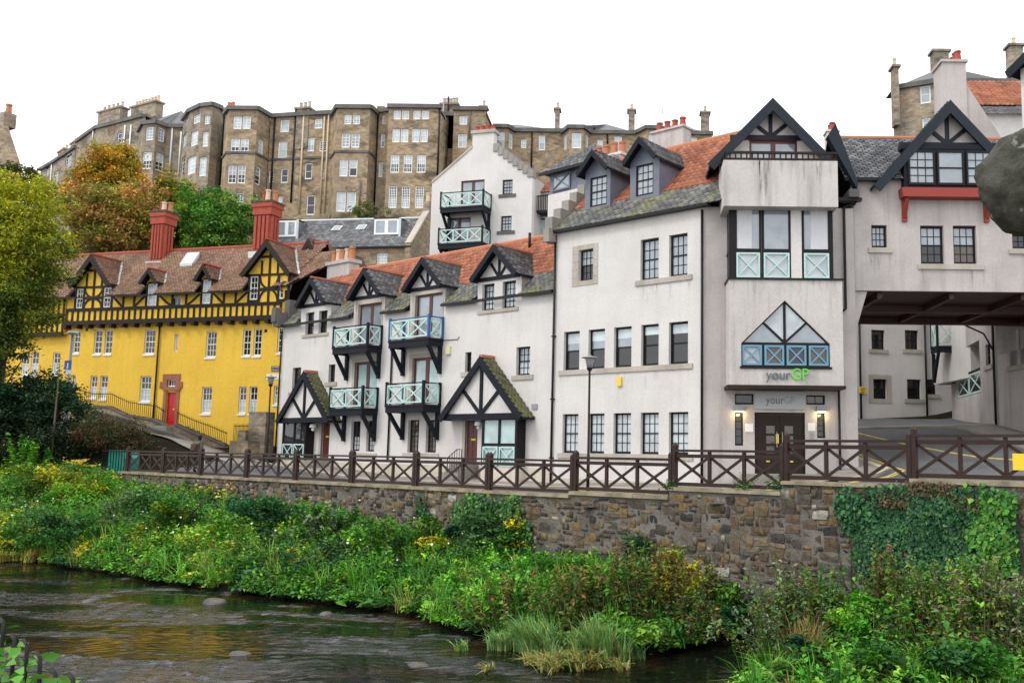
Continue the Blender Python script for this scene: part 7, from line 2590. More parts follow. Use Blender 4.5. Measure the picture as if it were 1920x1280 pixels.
# walker on the lane, seen from behind
def person():
    base = at_depth(367, 880, 43.2)
    zb = float(ROAD(base.x, base.y)) + 0.02
    fr = Fr(base.x, base.y, R(-20), zb)
    root = thing('person', 'walker in khaki jacket seen from behind, head bowed, on the lane behind the fence', 'person', fr)
    paint('jacket_khaki', (0.10, 0.085, 0.055), 0.9, 0.6, (0.06, 0.05, 0.03), 8)
    paint('trousers_dark', (0.02, 0.02, 0.024), 0.9)
    paint('hair_dark', (0.02, 0.014, 0.01), 0.7)
    paint('skin', (0.45, 0.26, 0.18), 0.6)
    paint('bag_brown', (0.075, 0.035, 0.02), 0.7, 0.6, (0.04, 0.02, 0.012), 8)

    def skin(name, mat, verts, edges, radii, sub=2):
        me = bpy.data.meshes.new(name)
        me.from_pydata(verts, edges, [])
        o = put(name, me, M[mat], root)
        sk = o.modifiers.new('skin', 'SKIN')
        sk.use_smooth_shade = True
        o.modifiers.new('sub', 'SUBSURF').levels = sub
        o.modifiers['sub'].render_levels = sub
        if not me.skin_vertices:
            bpy.context.view_layer.objects.active = o
            with bpy.context.temp_override(object=o, active_object=o):
                bpy.ops.mesh.customdata_skin_add()
        for v, r_ in zip(me.skin_vertices[0].data, radii):
            v.radius = (r_, r_) if not isinstance(r_, tuple) else r_
        me.skin_vertices[0].data[0].use_root = True
        return o
    # body: pelvis root, spine, neck, head, arms with hands held in front, legs mid-stride
    V = [(0, 0, 0.92), (0, 0.01, 1.10), (0, 0.03, 1.30), (0, 0.07, 1.44), (0, 0.11, 1.53), (0, 0.15, 1.64),
         (-0.19, 0.05, 1.40), (-0.25, 0.04, 1.14), (-0.14, 0.22, 1.02), (-0.06, 0.28, 1.02),
         (0.19, 0.05, 1.40), (0.26, 0.02, 1.14), (0.25, 0.08, 0.90), (0.25, 0.10, 0.80),
         (-0.09, 0, 0.86), (-0.10, 0.07, 0.48), (-0.10, -0.03, 0.09), (-0.10, 0.14, 0.05),
         (0.09, 0, 0.86), (0.10, -0.02, 0.48), (0.10, -0.20, 0.14), (0.10, -0.06, 0.05)]
    E = [(0, 1), (1, 2), (2, 3), (3, 4), (4, 5), (3, 6), (6, 7), (7, 8), (8, 9), (3, 10), (10, 11), (11, 12), (12, 13), (0, 14), (14, 15), (15, 16), (16, 17), (0, 18), (18, 19), (19, 20), (20, 21)]
    Rr = [0.145, 0.145, 0.165, 0.10, 0.06, 0.095, 0.075, 0.058, 0.042, 0.03, 0.075, 0.058, 0.042, 0.032, 0.10, 0.068, 0.045, 0.035, 0.10, 0.068, 0.045, 0.035]
    skin('body', 'trousers_dark', V, E, Rr)
    # jacket over trunk and arms
    Vj = [(0, 0, 0.84), (0, 0.0, 1.02), (0, 0.02, 1.22), (0, 0.05, 1.36), (0, 0.08, 1.46), (-0.20, 0.05, 1.39), (-0.26, 0.03, 1.14), (-0.16, 0.19, 1.04), (0.20, 0.05, 1.39), (0.27, 0.01, 1.14), (0.26, 0.06, 0.95)]
    Ej = [(0, 1), (1, 2), (2, 3), (3, 4), (3, 5), (5, 6), (6, 7), (3, 8), (8, 9), (9, 10)]
    skin('jacket', 'jacket_khaki', Vj, Ej, [0.185, 0.18, 0.2, 0.16, 0.1, 0.10, 0.08, 0.06, 0.10, 0.08, 0.06])
    MB().lathe([(0.02, -0.11), (0.075, -0.09), (0.10, 0.0), (0.095, 0.06), (0.06, 0.11), (0.01, 0.125)], 14, (0, 0.14, 1.66)).put('hair', M['hair_dark'], root, smooth=True)
    for sx in (-1, 1):
        MB().lathe([(0.005, -0.03), (0.018, 0), (0.005, 0.03)], 6, (sx * 0.1, 0.16, 1.63)).put('ear', M['skin'], root, smooth=True)
    # fingers of the free hand
    for k in range(5):
        x = 0.235 + 0.012 * k
        L = (0.05, 0.08, 0.088, 0.082, 0.066)[k]
        MB().tube([(x, 0.10 + (0.03 if k == 0 else 0), 0.80), (x, 0.115 + (0.035 if k == 0 else 0), 0.80 - L * 0.55), (x, 0.11, 0.80 - L)], [0.009, 0.008, 0.006], 6).put('finger', M['skin'], root, smooth=True)
    bg_ = MB().box(-0.15, 0.15, -0.24, -0.12, 1.02, 1.34).box(-0.12, 0.12, -0.29, -0.24, 1.04, 1.2)
    b = bg_.put('rucksack', M['bag_brown'], fr=fr)
    tag(b, 'brown rucksack on the back of the walker behind the fence', 'bag')
    cb = MB()
    pts = [(0.14, 0.17, 0.83), (0.36, 0.17, 0.83), (0.40, 0.17, 0.42), (0.10, 0.17, 0.42)]
    cb.prism([(0.16, 0.80), (0.12, 0.36), (0.38, 0.36), (0.34, 0.80)], 0.02, 0.17)
    c = cb.put('carrier_bag', M['cloth_white'], fr=fr)
    tag(c, 'white carrier bag held low by the walker behind the fence', 'bag')


person()


# ---------------------------------------------------------------- lane, steps and railings before the yellow building
def lane_front():
    Yf = Fr(-21.9, 54.0, None, 0.0, (0.968, -0.25))

    def rail(name_label, pts, off, hgt, nbar, label):
        """pts: foot line in pixels on the plane 'off' in front of the yellow wall"""
        P = [Yf.at(px, py, off) for px, py in pts]
        fr = Fr(Yf.w(P[0][0], off, 0).x, Yf.w(P[0][0], off, 0).y, math.atan2(-0.25, 0.968), 0.0)
        root = thing('iron_railing', label, 'railing', fr, 'black spiked railings by the yellow building')
        P = [(p[0] - P[0][0], p[1]) for p in P]
        bars = 0
        tot = P[-1][0]
        x = 0.0
        prev = None
        tm = MB()
        for a, b in zip(P[:-1], P[1:]):
            MB().beam((a[0], 0, a[1] + hgt - 0.12), (b[0], 0, b[1] + hgt - 0.12), 0.03, 0.04).put('rail', M['metal_black'], root)
            MB().beam((a[0], 0, a[1] + 0.1), (b[0], 0, b[1] + 0.1), 0.03, 0.04).put('rail', M['metal_black'], root)
        for k in range(nbar + 1):
            x = tot * k / nbar
            for a, b in zip(P[:-1], P[1:]):
                if a[0] - 1e-6 <= x <= b[0] + 1e-6:
                    z = a[1] + (b[1] - a[1]) * (x - a[0]) / max(1e-6, b[0] - a[0])
                    break
            MB().tube([(x, 0, z - 0.05), (x, 0, z + hgt - 0.06), (x, 0, z + hgt + 0.04)], [0.013, 0.013, 0.003], 5, False).put('bar', M['metal_black'], root)
    rail('a', [(150, 757), (172, 764), (206, 764), (240, 780), (292, 788), (308, 798)], -1.6, 0.95, 42, 'black spiked railing climbing left of the red door')
    rail('b', [(331, 797), (364, 812), (392, 822), (424, 836)], -1.6, 0.85, 28, 'black spiked railing down the steps right of the red door')
    rail('c', [(437, 832), (470, 832)], -1.4, 1.15, 13, 'short tall black railing at the right end of the yellow building')
    # low dark retaining walls and steps under the railings
    root = thing('lane_wall', 'low dark stone wall and steps below the railings of the yellow building', 'wall', Yf)
    runs = [[(120, 752), (172, 764), (206, 764), (240, 780), (292, 788), (312, 799)], [(331, 797), (364, 812), (392, 822), (424, 836)]]
    for pts in runs:
        P = [Yf.at(px, py, -1.6) for px, py in pts]
        for a, b in zip(P[:-1], P[1:]):
            MB().prism([(a[0], a[1] - 3.0), (b[0], b[1] - 3.0), (b[0], b[1]), (a[0], a[1])], -1.75, -1.45).put('wall_length', M['stone_rubble'], root)
            MB().prism([(a[0], a[1] + 0.002), (b[0], b[1] + 0.002), (b[0], b[1] + 0.1), (a[0], a[1] + 0.1)], -1.82, -1.4).put('coping_stone', M['stone_dark'], root)
    # landing before the red door and steps down to the right
    a, b = Yf.at(308, 798, -1.0), Yf.at(333, 798, -1.0)
    MB().box(a[0], b[0], -1.9, -0.02, a[1] - 3, a[1]).put('landing', M['concrete'], root)
    e = Yf.at(425, 838, -1.0)
    n = 9
    for i in range(n):
        x0, x1 = b[0] + (e[0] - b[0]) * i / n, b[0] + (e[0] - b[0]) * (i + 1) / n
        zt = b[1] + (e[1] - b[1]) * (i + 1) / n
        MB().box(x0 + 0.004, x1, -1.4, -0.05, zt - 3, zt).put('step', M['concrete'], root)
    # second, outer parapet of the lane
    P = [Yf.at(px, py, -4.2) for px, py in ((175, 768), (232, 782), (262, 792), (300, 806), (330, 812), (362, 828), (420, 846))]
    for i, (a, b) in enumerate(zip(P[:-1], P[1:])):
        MB().prism([(a[0], a[1] - 2.5), (b[0], b[1] - 2.5), (b[0], b[1] - 0.12), (a[0], a[1] - 0.12)], -4.4, -4.1).put('wall_length', M['stone_rubble'], root)
        MB().prism([(a[0], a[1] - 0.118), (b[0], b[1] - 0.118), (b[0], b[1]), (a[0], a[1])], -4.46, -4.04).put('coping_stone', M['stone_dark'], root)
    # square stone pier and block at the right end
    a, b = Yf.at(470, 800, -2.5), Yf.at(502, 800, -2.5)
    MB().box(a[0], b[0], -2.7, -1.9, 1.5, Yf.at(486, 772, -2.5)[1]).put('pier', M['stone_tenement_grey'], root)
    MB().box(a[0] - 0.5, a[0] - 0.003, -2.9, -2.0, 1.5, Yf.at(465, 806, -2.5)[1]).put('pier', M['stone_rubble'], root)
    a, b = Yf.at(440, 830, -4.2), Yf.at(474, 830, -4.2)
    MB().box(a[0], b[0], -4.6, -3.6, 1.5, Yf.at(455, 826, -4.2)[1]).put('stone_block', M['stone_rubble'], root)


lane_front()


# green covered bin behind black bars at the left end of the fence
def green_bin():
    fr = Fr(FEN.w(POSTS[0] - 1.5, 0.2, 0).x, FEN.w(POSTS[0] - 1.5, 0.2, 0).y, math.atan2(DIR[1], DIR[0]), 0.0)
    z1 = fr.at(208, 846)[1]
    z0 = fr.at(208, 900)[1]
    x0, x1 = fr.at(193, 870)[0], fr.at(225, 870)[0]
    root = thing('green_bin', 'teal green plastic bin at the left end of the brown fence', 'bin', fr)
    MB().prism([(x0 + 0.1, z0 - 0.6), (x1 - 0.1, z0 - 0.6), (x1, z0 + 0.25), (x1, z1 - 0.3), (x1 - 0.25, z1), (x0 + 0.1, z1), (x0, z1 - 0.2)], 0.2, 0.9).put('body', M['bin_green'], root)
    MB().box(x0 + 0.05, x1 - 0.2, 0.17, 0.93, z1 + 0.003, z1 + 0.06).put('lid', M['bin_green'], root)
    r2 = thing('iron_railing', 'short black barred railing in front of the green bin', 'railing', fr, 'black spiked railings by the yellow building')
    for i in range(9):
        x = x0 - 0.25 + (x1 - x0 + 0.5) * i / 8
        MB().box(x - 0.014, x + 0.014, 0.05, 0.08, z0 - 0.8, z1 + 0.12).put('bar', M['metal_black'], r2)
    MB().box(x0 - 0.3, x1 + 0.3, 0.045, 0.085, z1 + 0.0, z1 + 0.04).put('rail', M['metal_black'], r2)
    MB().box(x0 - 0.3, x1 + 0.3, 0.045, 0.085, z0 - 0.02, z0 + 0.02).put('rail', M['metal_black'], r2)


green_bin()


# near at hand: mossy stone ball on its post, cut by the right edge of the picture
def stone_ball():
    p = at_depth(1946, 342, 3.0)
    fr = Fr(p.x, p.y, 0.0, 2.55)
    root = thing('stone_finial', 'mossy weathered stone ball close by at the right edge of the picture', 'finial', fr)
    bm = bmesh.new()
    bmesh.ops.create_icosphere(bm, subdivisions=5, radius=1.0)
    from mathutils import noise as mn
    for v in bm.verts:
        c = v.co.copy()
        n = 1 + 0.10 * mn.noise(c * 1.3 + Vector((3, 1, 7))) + 0.08 * mn.noise(c * 3.1) + 0.03 * mn.noise(c * 8) + 0.014 * mn.noise(c * 18)
        v.co = Vector((c.x * 0.195, c.y * 0.19, c.z * 0.172)) * n
    me = bpy.data.meshes.new('ball')
    bm.to_mesh(me)
    bm.free()
    me.polygons.foreach_set('use_smooth', [True] * len(me.polygons))
    o = put('ball', me, M['stone_mossy'], root)
    o.location = (0, 0, p.z - 2.55)
    h = p.z - 2.55
    MB().lathe([(0.05, 0.0), (0.04, h - 0.12), (0.045, h - 0.1)], 12, (0.055, 0.03, 0)).put('post', M['stone_mossy'], root, smooth=True)


stone_ball()


def near_railing():
    a, b = Vector((-3.85, 5.5, 2.55)), Vector((-2.0, 3.55, 2.55))
    d = (b - a).normalized()
    fr = Fr(a.x, a.y, math.atan2(d.y, d.x), 2.55)
    root = thing('hooped_railing', 'black iron railing with bent tops in the near lower left corner', 'railing', fr)
    L = (b - a).length
    n = 9
    for i in range(n + 1):
        x = L * i / n
        lean = random.uniform(-0.02, 0.02)
        h = 0.71 + random.uniform(-0.025, 0.025)
        pts = [(x, 0, 0), (x + lean * 0.5, 0, h - 0.14), (x + lean, 0, h - 0.06), (x + lean - 0.012, 0.0, h - 0.02), (x + lean - 0.04, -0.01, h), (x + lean - 0.075, -0.02, h - 0.005)]
        MB().tube(pts, [0.0095, 0.0095, 0.0095, 0.009, 0.008, 0.005], 8).put('bar', M['metal_black'], root, smooth=True)
    MB().beam((-0.1, 0, 0.47), (L + 0.1, 0, 0.47), 0.035, 0.03).put('rail', M['metal_black'], root)
    MB().beam((-0.1, 0, 0.08), (L + 0.1, 0, 0.08), 0.035, 0.03).put('rail', M['metal_black'], root)
    return fr, L


NEAR, NEAR_L = near_railing()

# ================================================================ plants
def unit(v):
    return v / np.maximum(np.linalg.norm(v, axis=1, keepdims=True), 1e-9)


def leaf_geo(P, size, rng, up=0.35, aspect=0.5, axis=None, fold=0.12):
    """one folded leaf (two faces) at each point"""
    n = len(P)
    nr = rng.normal(size=(n, 3))
    nr[:, 2] = np.abs(nr[:, 2]) + up * 2
    nr = unit(nr)
    t = rng.normal(size=(n, 3)) if axis is None else axis + rng.normal(size=(n, 3)) * 0.35
    t = unit(t - nr * (t * nr).sum(1, keepdims=True))
    b = np.cross(nr, t)
    s = np.reshape(size, (-1, 1))
    V = np.zeros((n, 4, 3))
    V[:, 0] = P - t * s * 0.5
    V[:, 1] = P + b * s * aspect * 0.5 + nr * s * fold - t * s * 0.08
    V[:, 2] = P + t * s * 0.5 - nr * s * fold * 0.6
    V[:, 3] = P - b * s * aspect * 0.5 + nr * s * fold - t * s * 0.08
    F = np.array([(0, 1, 2), (0, 2, 3)])
    F = (F[None] + (np.arange(n) * 4)[:, None, None]).reshape(-1, 3)
    return V.reshape(-1, 3), F


def blade_geo(P, H, rng, lean=0.5, w=0.012, wind=(0, 0)):
    """arching grass blades"""
    n = len(P)
    a = rng.uniform(0, 2 * math.pi, n)
    d = np.stack([np.cos(a), np.sin(a), np.zeros(n)], 1)
    side = np.stack([-np.sin(a), np.cos(a), np.zeros(n)], 1)
    L = np.reshape(H, (-1, 1))
    ln = np.reshape(np.abs(rng.normal(lean, lean * 0.5, n)), (-1, 1))
    wv = np.array([wind[0], wind[1], 0.0])
    ww = np.reshape(w * rng.uniform(0.6, 1.4, n), (-1, 1))
    V = np.zeros((n, 8, 3))
    for k, (f, wf) in enumerate(((0, 1.0), (0.4, 0.95), (0.75, 0.65), (1.0, 0.1))):
        c = P + np.array([0, 0, 1.0]) * L * (f - 0.42 * ln * f ** 2.4) + (d * ln + wv) * L * f ** 2 * 0.8
        V[:, 2 * k] = c - side * ww * wf
        V[:, 2 * k + 1] = c + side * ww * wf
    F = np.array([(0, 1, 3, 2), (2, 3, 5, 4), (4, 5, 7, 6)])
    F = (F[None] + (np.arange(n) * 8)[:, None, None]).reshape(-1, 4)
    return V.reshape(-1, 3), F


def tones(n, pal, rng, var=0.25, w=None):
    pal = np.array(pal, float)
    i = rng.choice(len(pal), n, p=w)
    c = pal[i] * rng.uniform(1 - var, 1 + var, (n, 1))
    return np.clip(c * rng.uniform(0.92, 1.08, (n, 3)), 0, 1)


G_BRIGHT = [(0.09, 0.30, 0.025), (0.14, 0.38, 0.03), (0.06, 0.22, 0.025), (0.20, 0.42, 0.04)]
G_DARK = [(0.02, 0.07, 0.022), (0.035, 0.11, 0.035), (0.022, 0.085, 0.04), (0.06, 0.14, 0.045)]
G_MID = [(0.055, 0.17, 0.025), (0.08, 0.22, 0.03), (0.04, 0.13, 0.025), (0.12, 0.24, 0.035)]
G_YEL = [(0.24, 0.32, 0.025), (0.44, 0.40, 0.02), (0.15, 0.26, 0.025), (0.46, 0.38, 0.02)]
G_GREY = [(0.10, 0.19, 0.08), (0.14, 0.24, 0.10), (0.08, 0.15, 0.06), (0.20, 0.27, 0.14)]
BROWN = [(0.20, 0.10, 0.035), (0.28, 0.14, 0.04), (0.14, 0.075, 0.035), (0.26, 0.20, 0.06)]
OLIVE = [(0.17, 0.24, 0.04), (0.12, 0.19, 0.03), (0.24, 0.28, 0.05), (0.10, 0.16, 0.03)]


def limbs(base, tips, r0, rng, name, mat, root, split=0.35):
    """trunk that forks towards the given tips"""
    m = MB()
    base = Vector(base)
    c = Vector(tuple(np.mean(tips, axis=0)))
    fork = base.lerp(c, split)
    fork.x = base.x + (fork.x - base.x) * 0.6
    n = 5
    tr = [base.lerp(fork, i / n) + Vector((rng.normal(0, r0 * 0.25), rng.normal(0, r0 * 0.25), 0)) * (1 if 0 < i < n else 0) for i in range(n + 1)]
    m.tube(tr, [r0 * (1.25 if i == 0 else 1 - 0.35 * i / n) for i in range(n + 1)], 9)
    for t in tips:
        t = Vector(tuple(t))
        st = tr[rng.integers(3, n + 1)]
        t = st.lerp(t, 0.8)
        mid = st.lerp(t, 0.5) + Vector((rng.normal(0, 0.2), rng.normal(0, 0.2), 0.25 * (t - st).length * 0.5))
        rr = r0 * rng.uniform(0.22, 0.4)
        m.tube([st, st.lerp(mid, 0.5) + Vector((0, 0, 0.06)), mid, t], [rr, rr * 0.8, rr * 0.55, rr * 0.12], 6)
    return m.put(name, M[mat], root, smooth=True)


def tree(name, label, cat, px, py, Y, rx, ry, pal, base_py=None, nclump=120, per=120, leaf=0.16, seed=1, group=None, rz=None, hi=None, w=None, bark='bark', z_base=None, trunk=True, spread=0.42, aspect=0.55, open_=0.25, bright=1.25):
    """crown of leaf clumps round a centre seen at (px,py); rx, ry in photo pixels"""
    rng = np.random.default_rng(seed)
    c = at_depth(px, py, Y)
    k = Y / FPX
    a, b, d = rx * k, (rz or rx * k * 0.85), ry * k
    zb = float(ROAD(c.x, c.y)) if z_base is None else z_base
    fr = Fr(c.x, c.y, 0.0, zb)
    root = thing(name, label, cat, fr, group)
    # clump centres: mostly in the outer half, uneven
    q = unit(rng.normal(size=(nclump, 3))) * np.power(rng.uniform(0.08, 1, (nclump, 1)), 0.42)
    lump = 1 + 0.22 * np.sin(q[:, :1] * 4.1 + seed) * np.cos(q[:, 2:] * 3.3 + seed * 2) + rng.normal(0, 0.05, (nclump, 1))
    C = q * lump * np.array([a, b, d]) + np.array([0, 0, c.z - zb])
    C = C[rng.uniform(size=nclump) > open_ * 0.3]
    n = len(C)
    sz = rng.uniform(0.6, 1.25, n) * spread * (a * d) ** 0.5 * 0.62
    idx = np.repeat(np.arange(n), per)
    P = C[idx] + rng.normal(size=(len(idx), 3)) * sz[idx][:, None] * np.array([0.6, 0.6, 0.42])
    pal = np.array(pal, float) * bright
    ci = tones(n, pal, rng, 0.28, w)
    col = ci[idx] * rng.uniform(0.65, 1.35, (len(idx), 1)) * rng.uniform(0.9, 1.1, (len(idx), 3))
    mixk = rng.uniform(size=len(idx)) < 0.25
    col[mixk] = tones(mixk.sum(), pal, rng, 0.3, w)
    if hi is not None:       # another leaf colour turning from the top down
        hz = (P[:, 2] - (c.z - zb)) / d
        pr = np.clip(0.62 + hz * 0.95 + 0.5 * np.sin(P[:, 0] * 1.3 / max(a, 1) * 4), 0, 1)
        kk = rng.uniform(size=len(P)) < pr
        col[kk] = tones(kk.sum(), hi, rng, 0.3)
    V, F = leaf_geo(P, leaf * rng.uniform(0.6, 1.35, len(P)), rng, 0.3, aspect)
    put('crown', np_mesh('crown', V, F, np.repeat(col, 4, axis=0)), M['leaf'], root)
    if trunk:
        tips = C[rng.choice(n, min(n, 16), replace=False)]
        limbs((0, 0, 0), tips, max(0.1, 0.05 * a + 0.02 * d), rng, 'trunk', bark, root)
    return root


tree('willow_tree', 'yellow-green leaning tree at the left edge before the yellow building', 'tree', 4, 488, 46, 114, 156, 20 * [(0.09, 0.15, 0.025)] if False else [(0.13, 0.17, 0.03), (0.09, 0.135, 0.022), (0.18, 0.20, 0.03), (0.06, 0.10, 0.02)], nclump=760, per=110, leaf=0.18, seed=3, hi=[(0.46, 0.46, 0.03), (0.32, 0.37, 0.035), (0.58, 0.50, 0.03), (0.24, 0.30, 0.03)], spread=0.22, z_base=3.4, aspect=0.4)
tree('autumn_tree', 'golden autumn tree rising highest before the grey tenement', 'tree', 200, 345, 84, 70, 82, [(0.40, 0.27, 0.03), (0.28, 0.25, 0.035), (0.19, 0.20, 0.03), (0.50, 0.27, 0.03), (0.36, 0.17, 0.03)], nclump=300, per=90, leaf=0.30, spread=0.28, seed=4, group='trees on the slope behind the yellow building')
tree('autumn_tree', 'rusty brown tree behind the left chimney of the yellow building', 'tree', 212, 412, 76, 98, 84, [(0.30, 0.20, 0.05), (0.44, 0.24, 0.085), (0.22, 0.20, 0.04), (0.26, 0.26, 0.045), (0.15, 0.17, 0.035), (0.40, 0.20, 0.08)], nclump=300, per=85, leaf=0.28, spread=0.28, seed=5, group='trees on the slope behind the yellow building')
tree('autumn_tree', 'dark green tree turning yellow between rusty tree and bright green tree', 'tree', 318, 405, 80, 66, 76, [(0.06, 0.10, 0.02), (0.10, 0.15, 0.02), (0.26, 0.24, 0.02), (0.05, 0.08, 0.02), (0.42, 0.32, 0.02)], nclump=230, per=85, leaf=0.28, spread=0.28, seed=6, group='trees on the slope behind the yellow building')
tree('green_tree', 'rounded fresh green tree between the two red chimneys', 'tree', 408, 420, 76, 74, 66, [(0.085, 0.23, 0.035), (0.06, 0.17, 0.03), (0.14, 0.29, 0.045), (0.045, 0.12, 0.03), (0.20, 0.28, 0.04)], nclump=280, per=90, leaf=0.26, spread=0.28, seed=7, group='trees on the slope behind the yellow building')
tree('small_tree', 'sparse dark and reddish tree below the far left tenement', 'tree', 40, 350, 88, 58, 32, [(0.06, 0.08, 0.03), (0.16, 0.07, 0.04), (0.10, 0.10, 0.03)], nclump=60, per=110, leaf=0.32, seed=8, group='trees on the slope behind the yellow building')
tree('small_tree', 'thin yellow-green bush at the foot of the tall barred tenement', 'bush', 690, 396, 98, 38, 17, [(0.15, 0.17, 0.05), (0.10, 0.13, 0.04)], nclump=40, per=50, leaf=0.26, seed=9, open_=1.0)
tree('evergreen_shrub', 'dense dark evergreen shrub under the leaning tree', 'shrub', 58, 768, 46.5, 100, 58, [(0.018, 0.055, 0.025), (0.03, 0.075, 0.032), (0.012, 0.035, 0.018), (0.045, 0.085, 0.04)], nclump=170, per=150, leaf=0.17, seed=10, z_base=2.8, spread=0.36, bright=1.0)
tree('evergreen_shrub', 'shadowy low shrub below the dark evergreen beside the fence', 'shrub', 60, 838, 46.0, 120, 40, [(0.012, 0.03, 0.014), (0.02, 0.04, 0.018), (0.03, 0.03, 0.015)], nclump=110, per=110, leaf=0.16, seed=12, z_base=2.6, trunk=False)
tree('rusty_shrub', 'rust and olive coloured weeping shrub beside the lane wall', 'shrub', 205, 815, 45.5, 66, 38, [(0.04, 0.06, 0.025), (0.06, 0.075, 0.03), (0.11, 0.07, 0.04), (0.025, 0.04, 0.018), (0.16, 0.075, 0.045)], nclump=90, per=120, leaf=0.15, seed=13, z_base=2.8, trunk=False, aspect=0.3)


def sapling():
    p = at_depth(97, 850, 45.0)
    fr = Fr(p.x, p.y, 0, p.z - 0.3)
    root = thing('sapling', 'slim bare reddish sapling stem in front of the evergreen shrub', 'sapling', fr)
    top = at_depth(113, 668, 45.0)
    v = top - p
    MB().tube([(0, 0, 0), (v.x * 0.45, 0, v.z * 0.45), (v.x * 0.75, 0.02, v.z * 0.8), (v.x, 0, v.z + 0.3)], [0.06, 0.045, 0.03, 0.012], 8).put('trunk', M['bark_pale'], root, smooth=True)
    rng = np.random.default_rng(3)
    P = np.array([(v.x * f, 0, v.z * f) for f in rng.uniform(0.6, 1.0, 60)]) + rng.normal(0, 0.12, (60, 3))
    V, F = leaf_geo(P, rng.uniform(0.08, 0.16, 60), rng)
    put('leaves', np_mesh('leaves', V, F, np.repeat(tones(60, G_MID, rng), 4, axis=0)), M['leaf'], root)


sapling()


# ---------------------------------------------------------------- river bank
def bank_points(n, rng, s_rng, dmin=0.15, front=0.15):
    """scatter on the bank between shore and wall"""
    out = []
    tot = 0
    while tot < n:
        s = rng.uniform(*s_rng, n)
        t = rng.uniform(front, 16, n)
        x = FEN.o.x + FEN.d.x * s - FEN.n.x * t
        y = FEN.o.y + FEN.d.y * s - FEN.n.y * t
        d = shore_dist(x, y)
        k = (d > dmin) & (y > 11.5)
        q = np.stack([x[k], y[k], d[k], t[k], s[k]], 1)
        out.append(q)
        tot += len(q)
    return np.vstack(out)[:n]


def patch(x, y, f, seed):
    return 0.5 + 0.5 * np.sin(x * f + seed) * np.cos(y * f * 1.3 + seed * 1.7) + 0.25 * np.sin(x * f * 2.7 + y * f * 2.1 + seed)


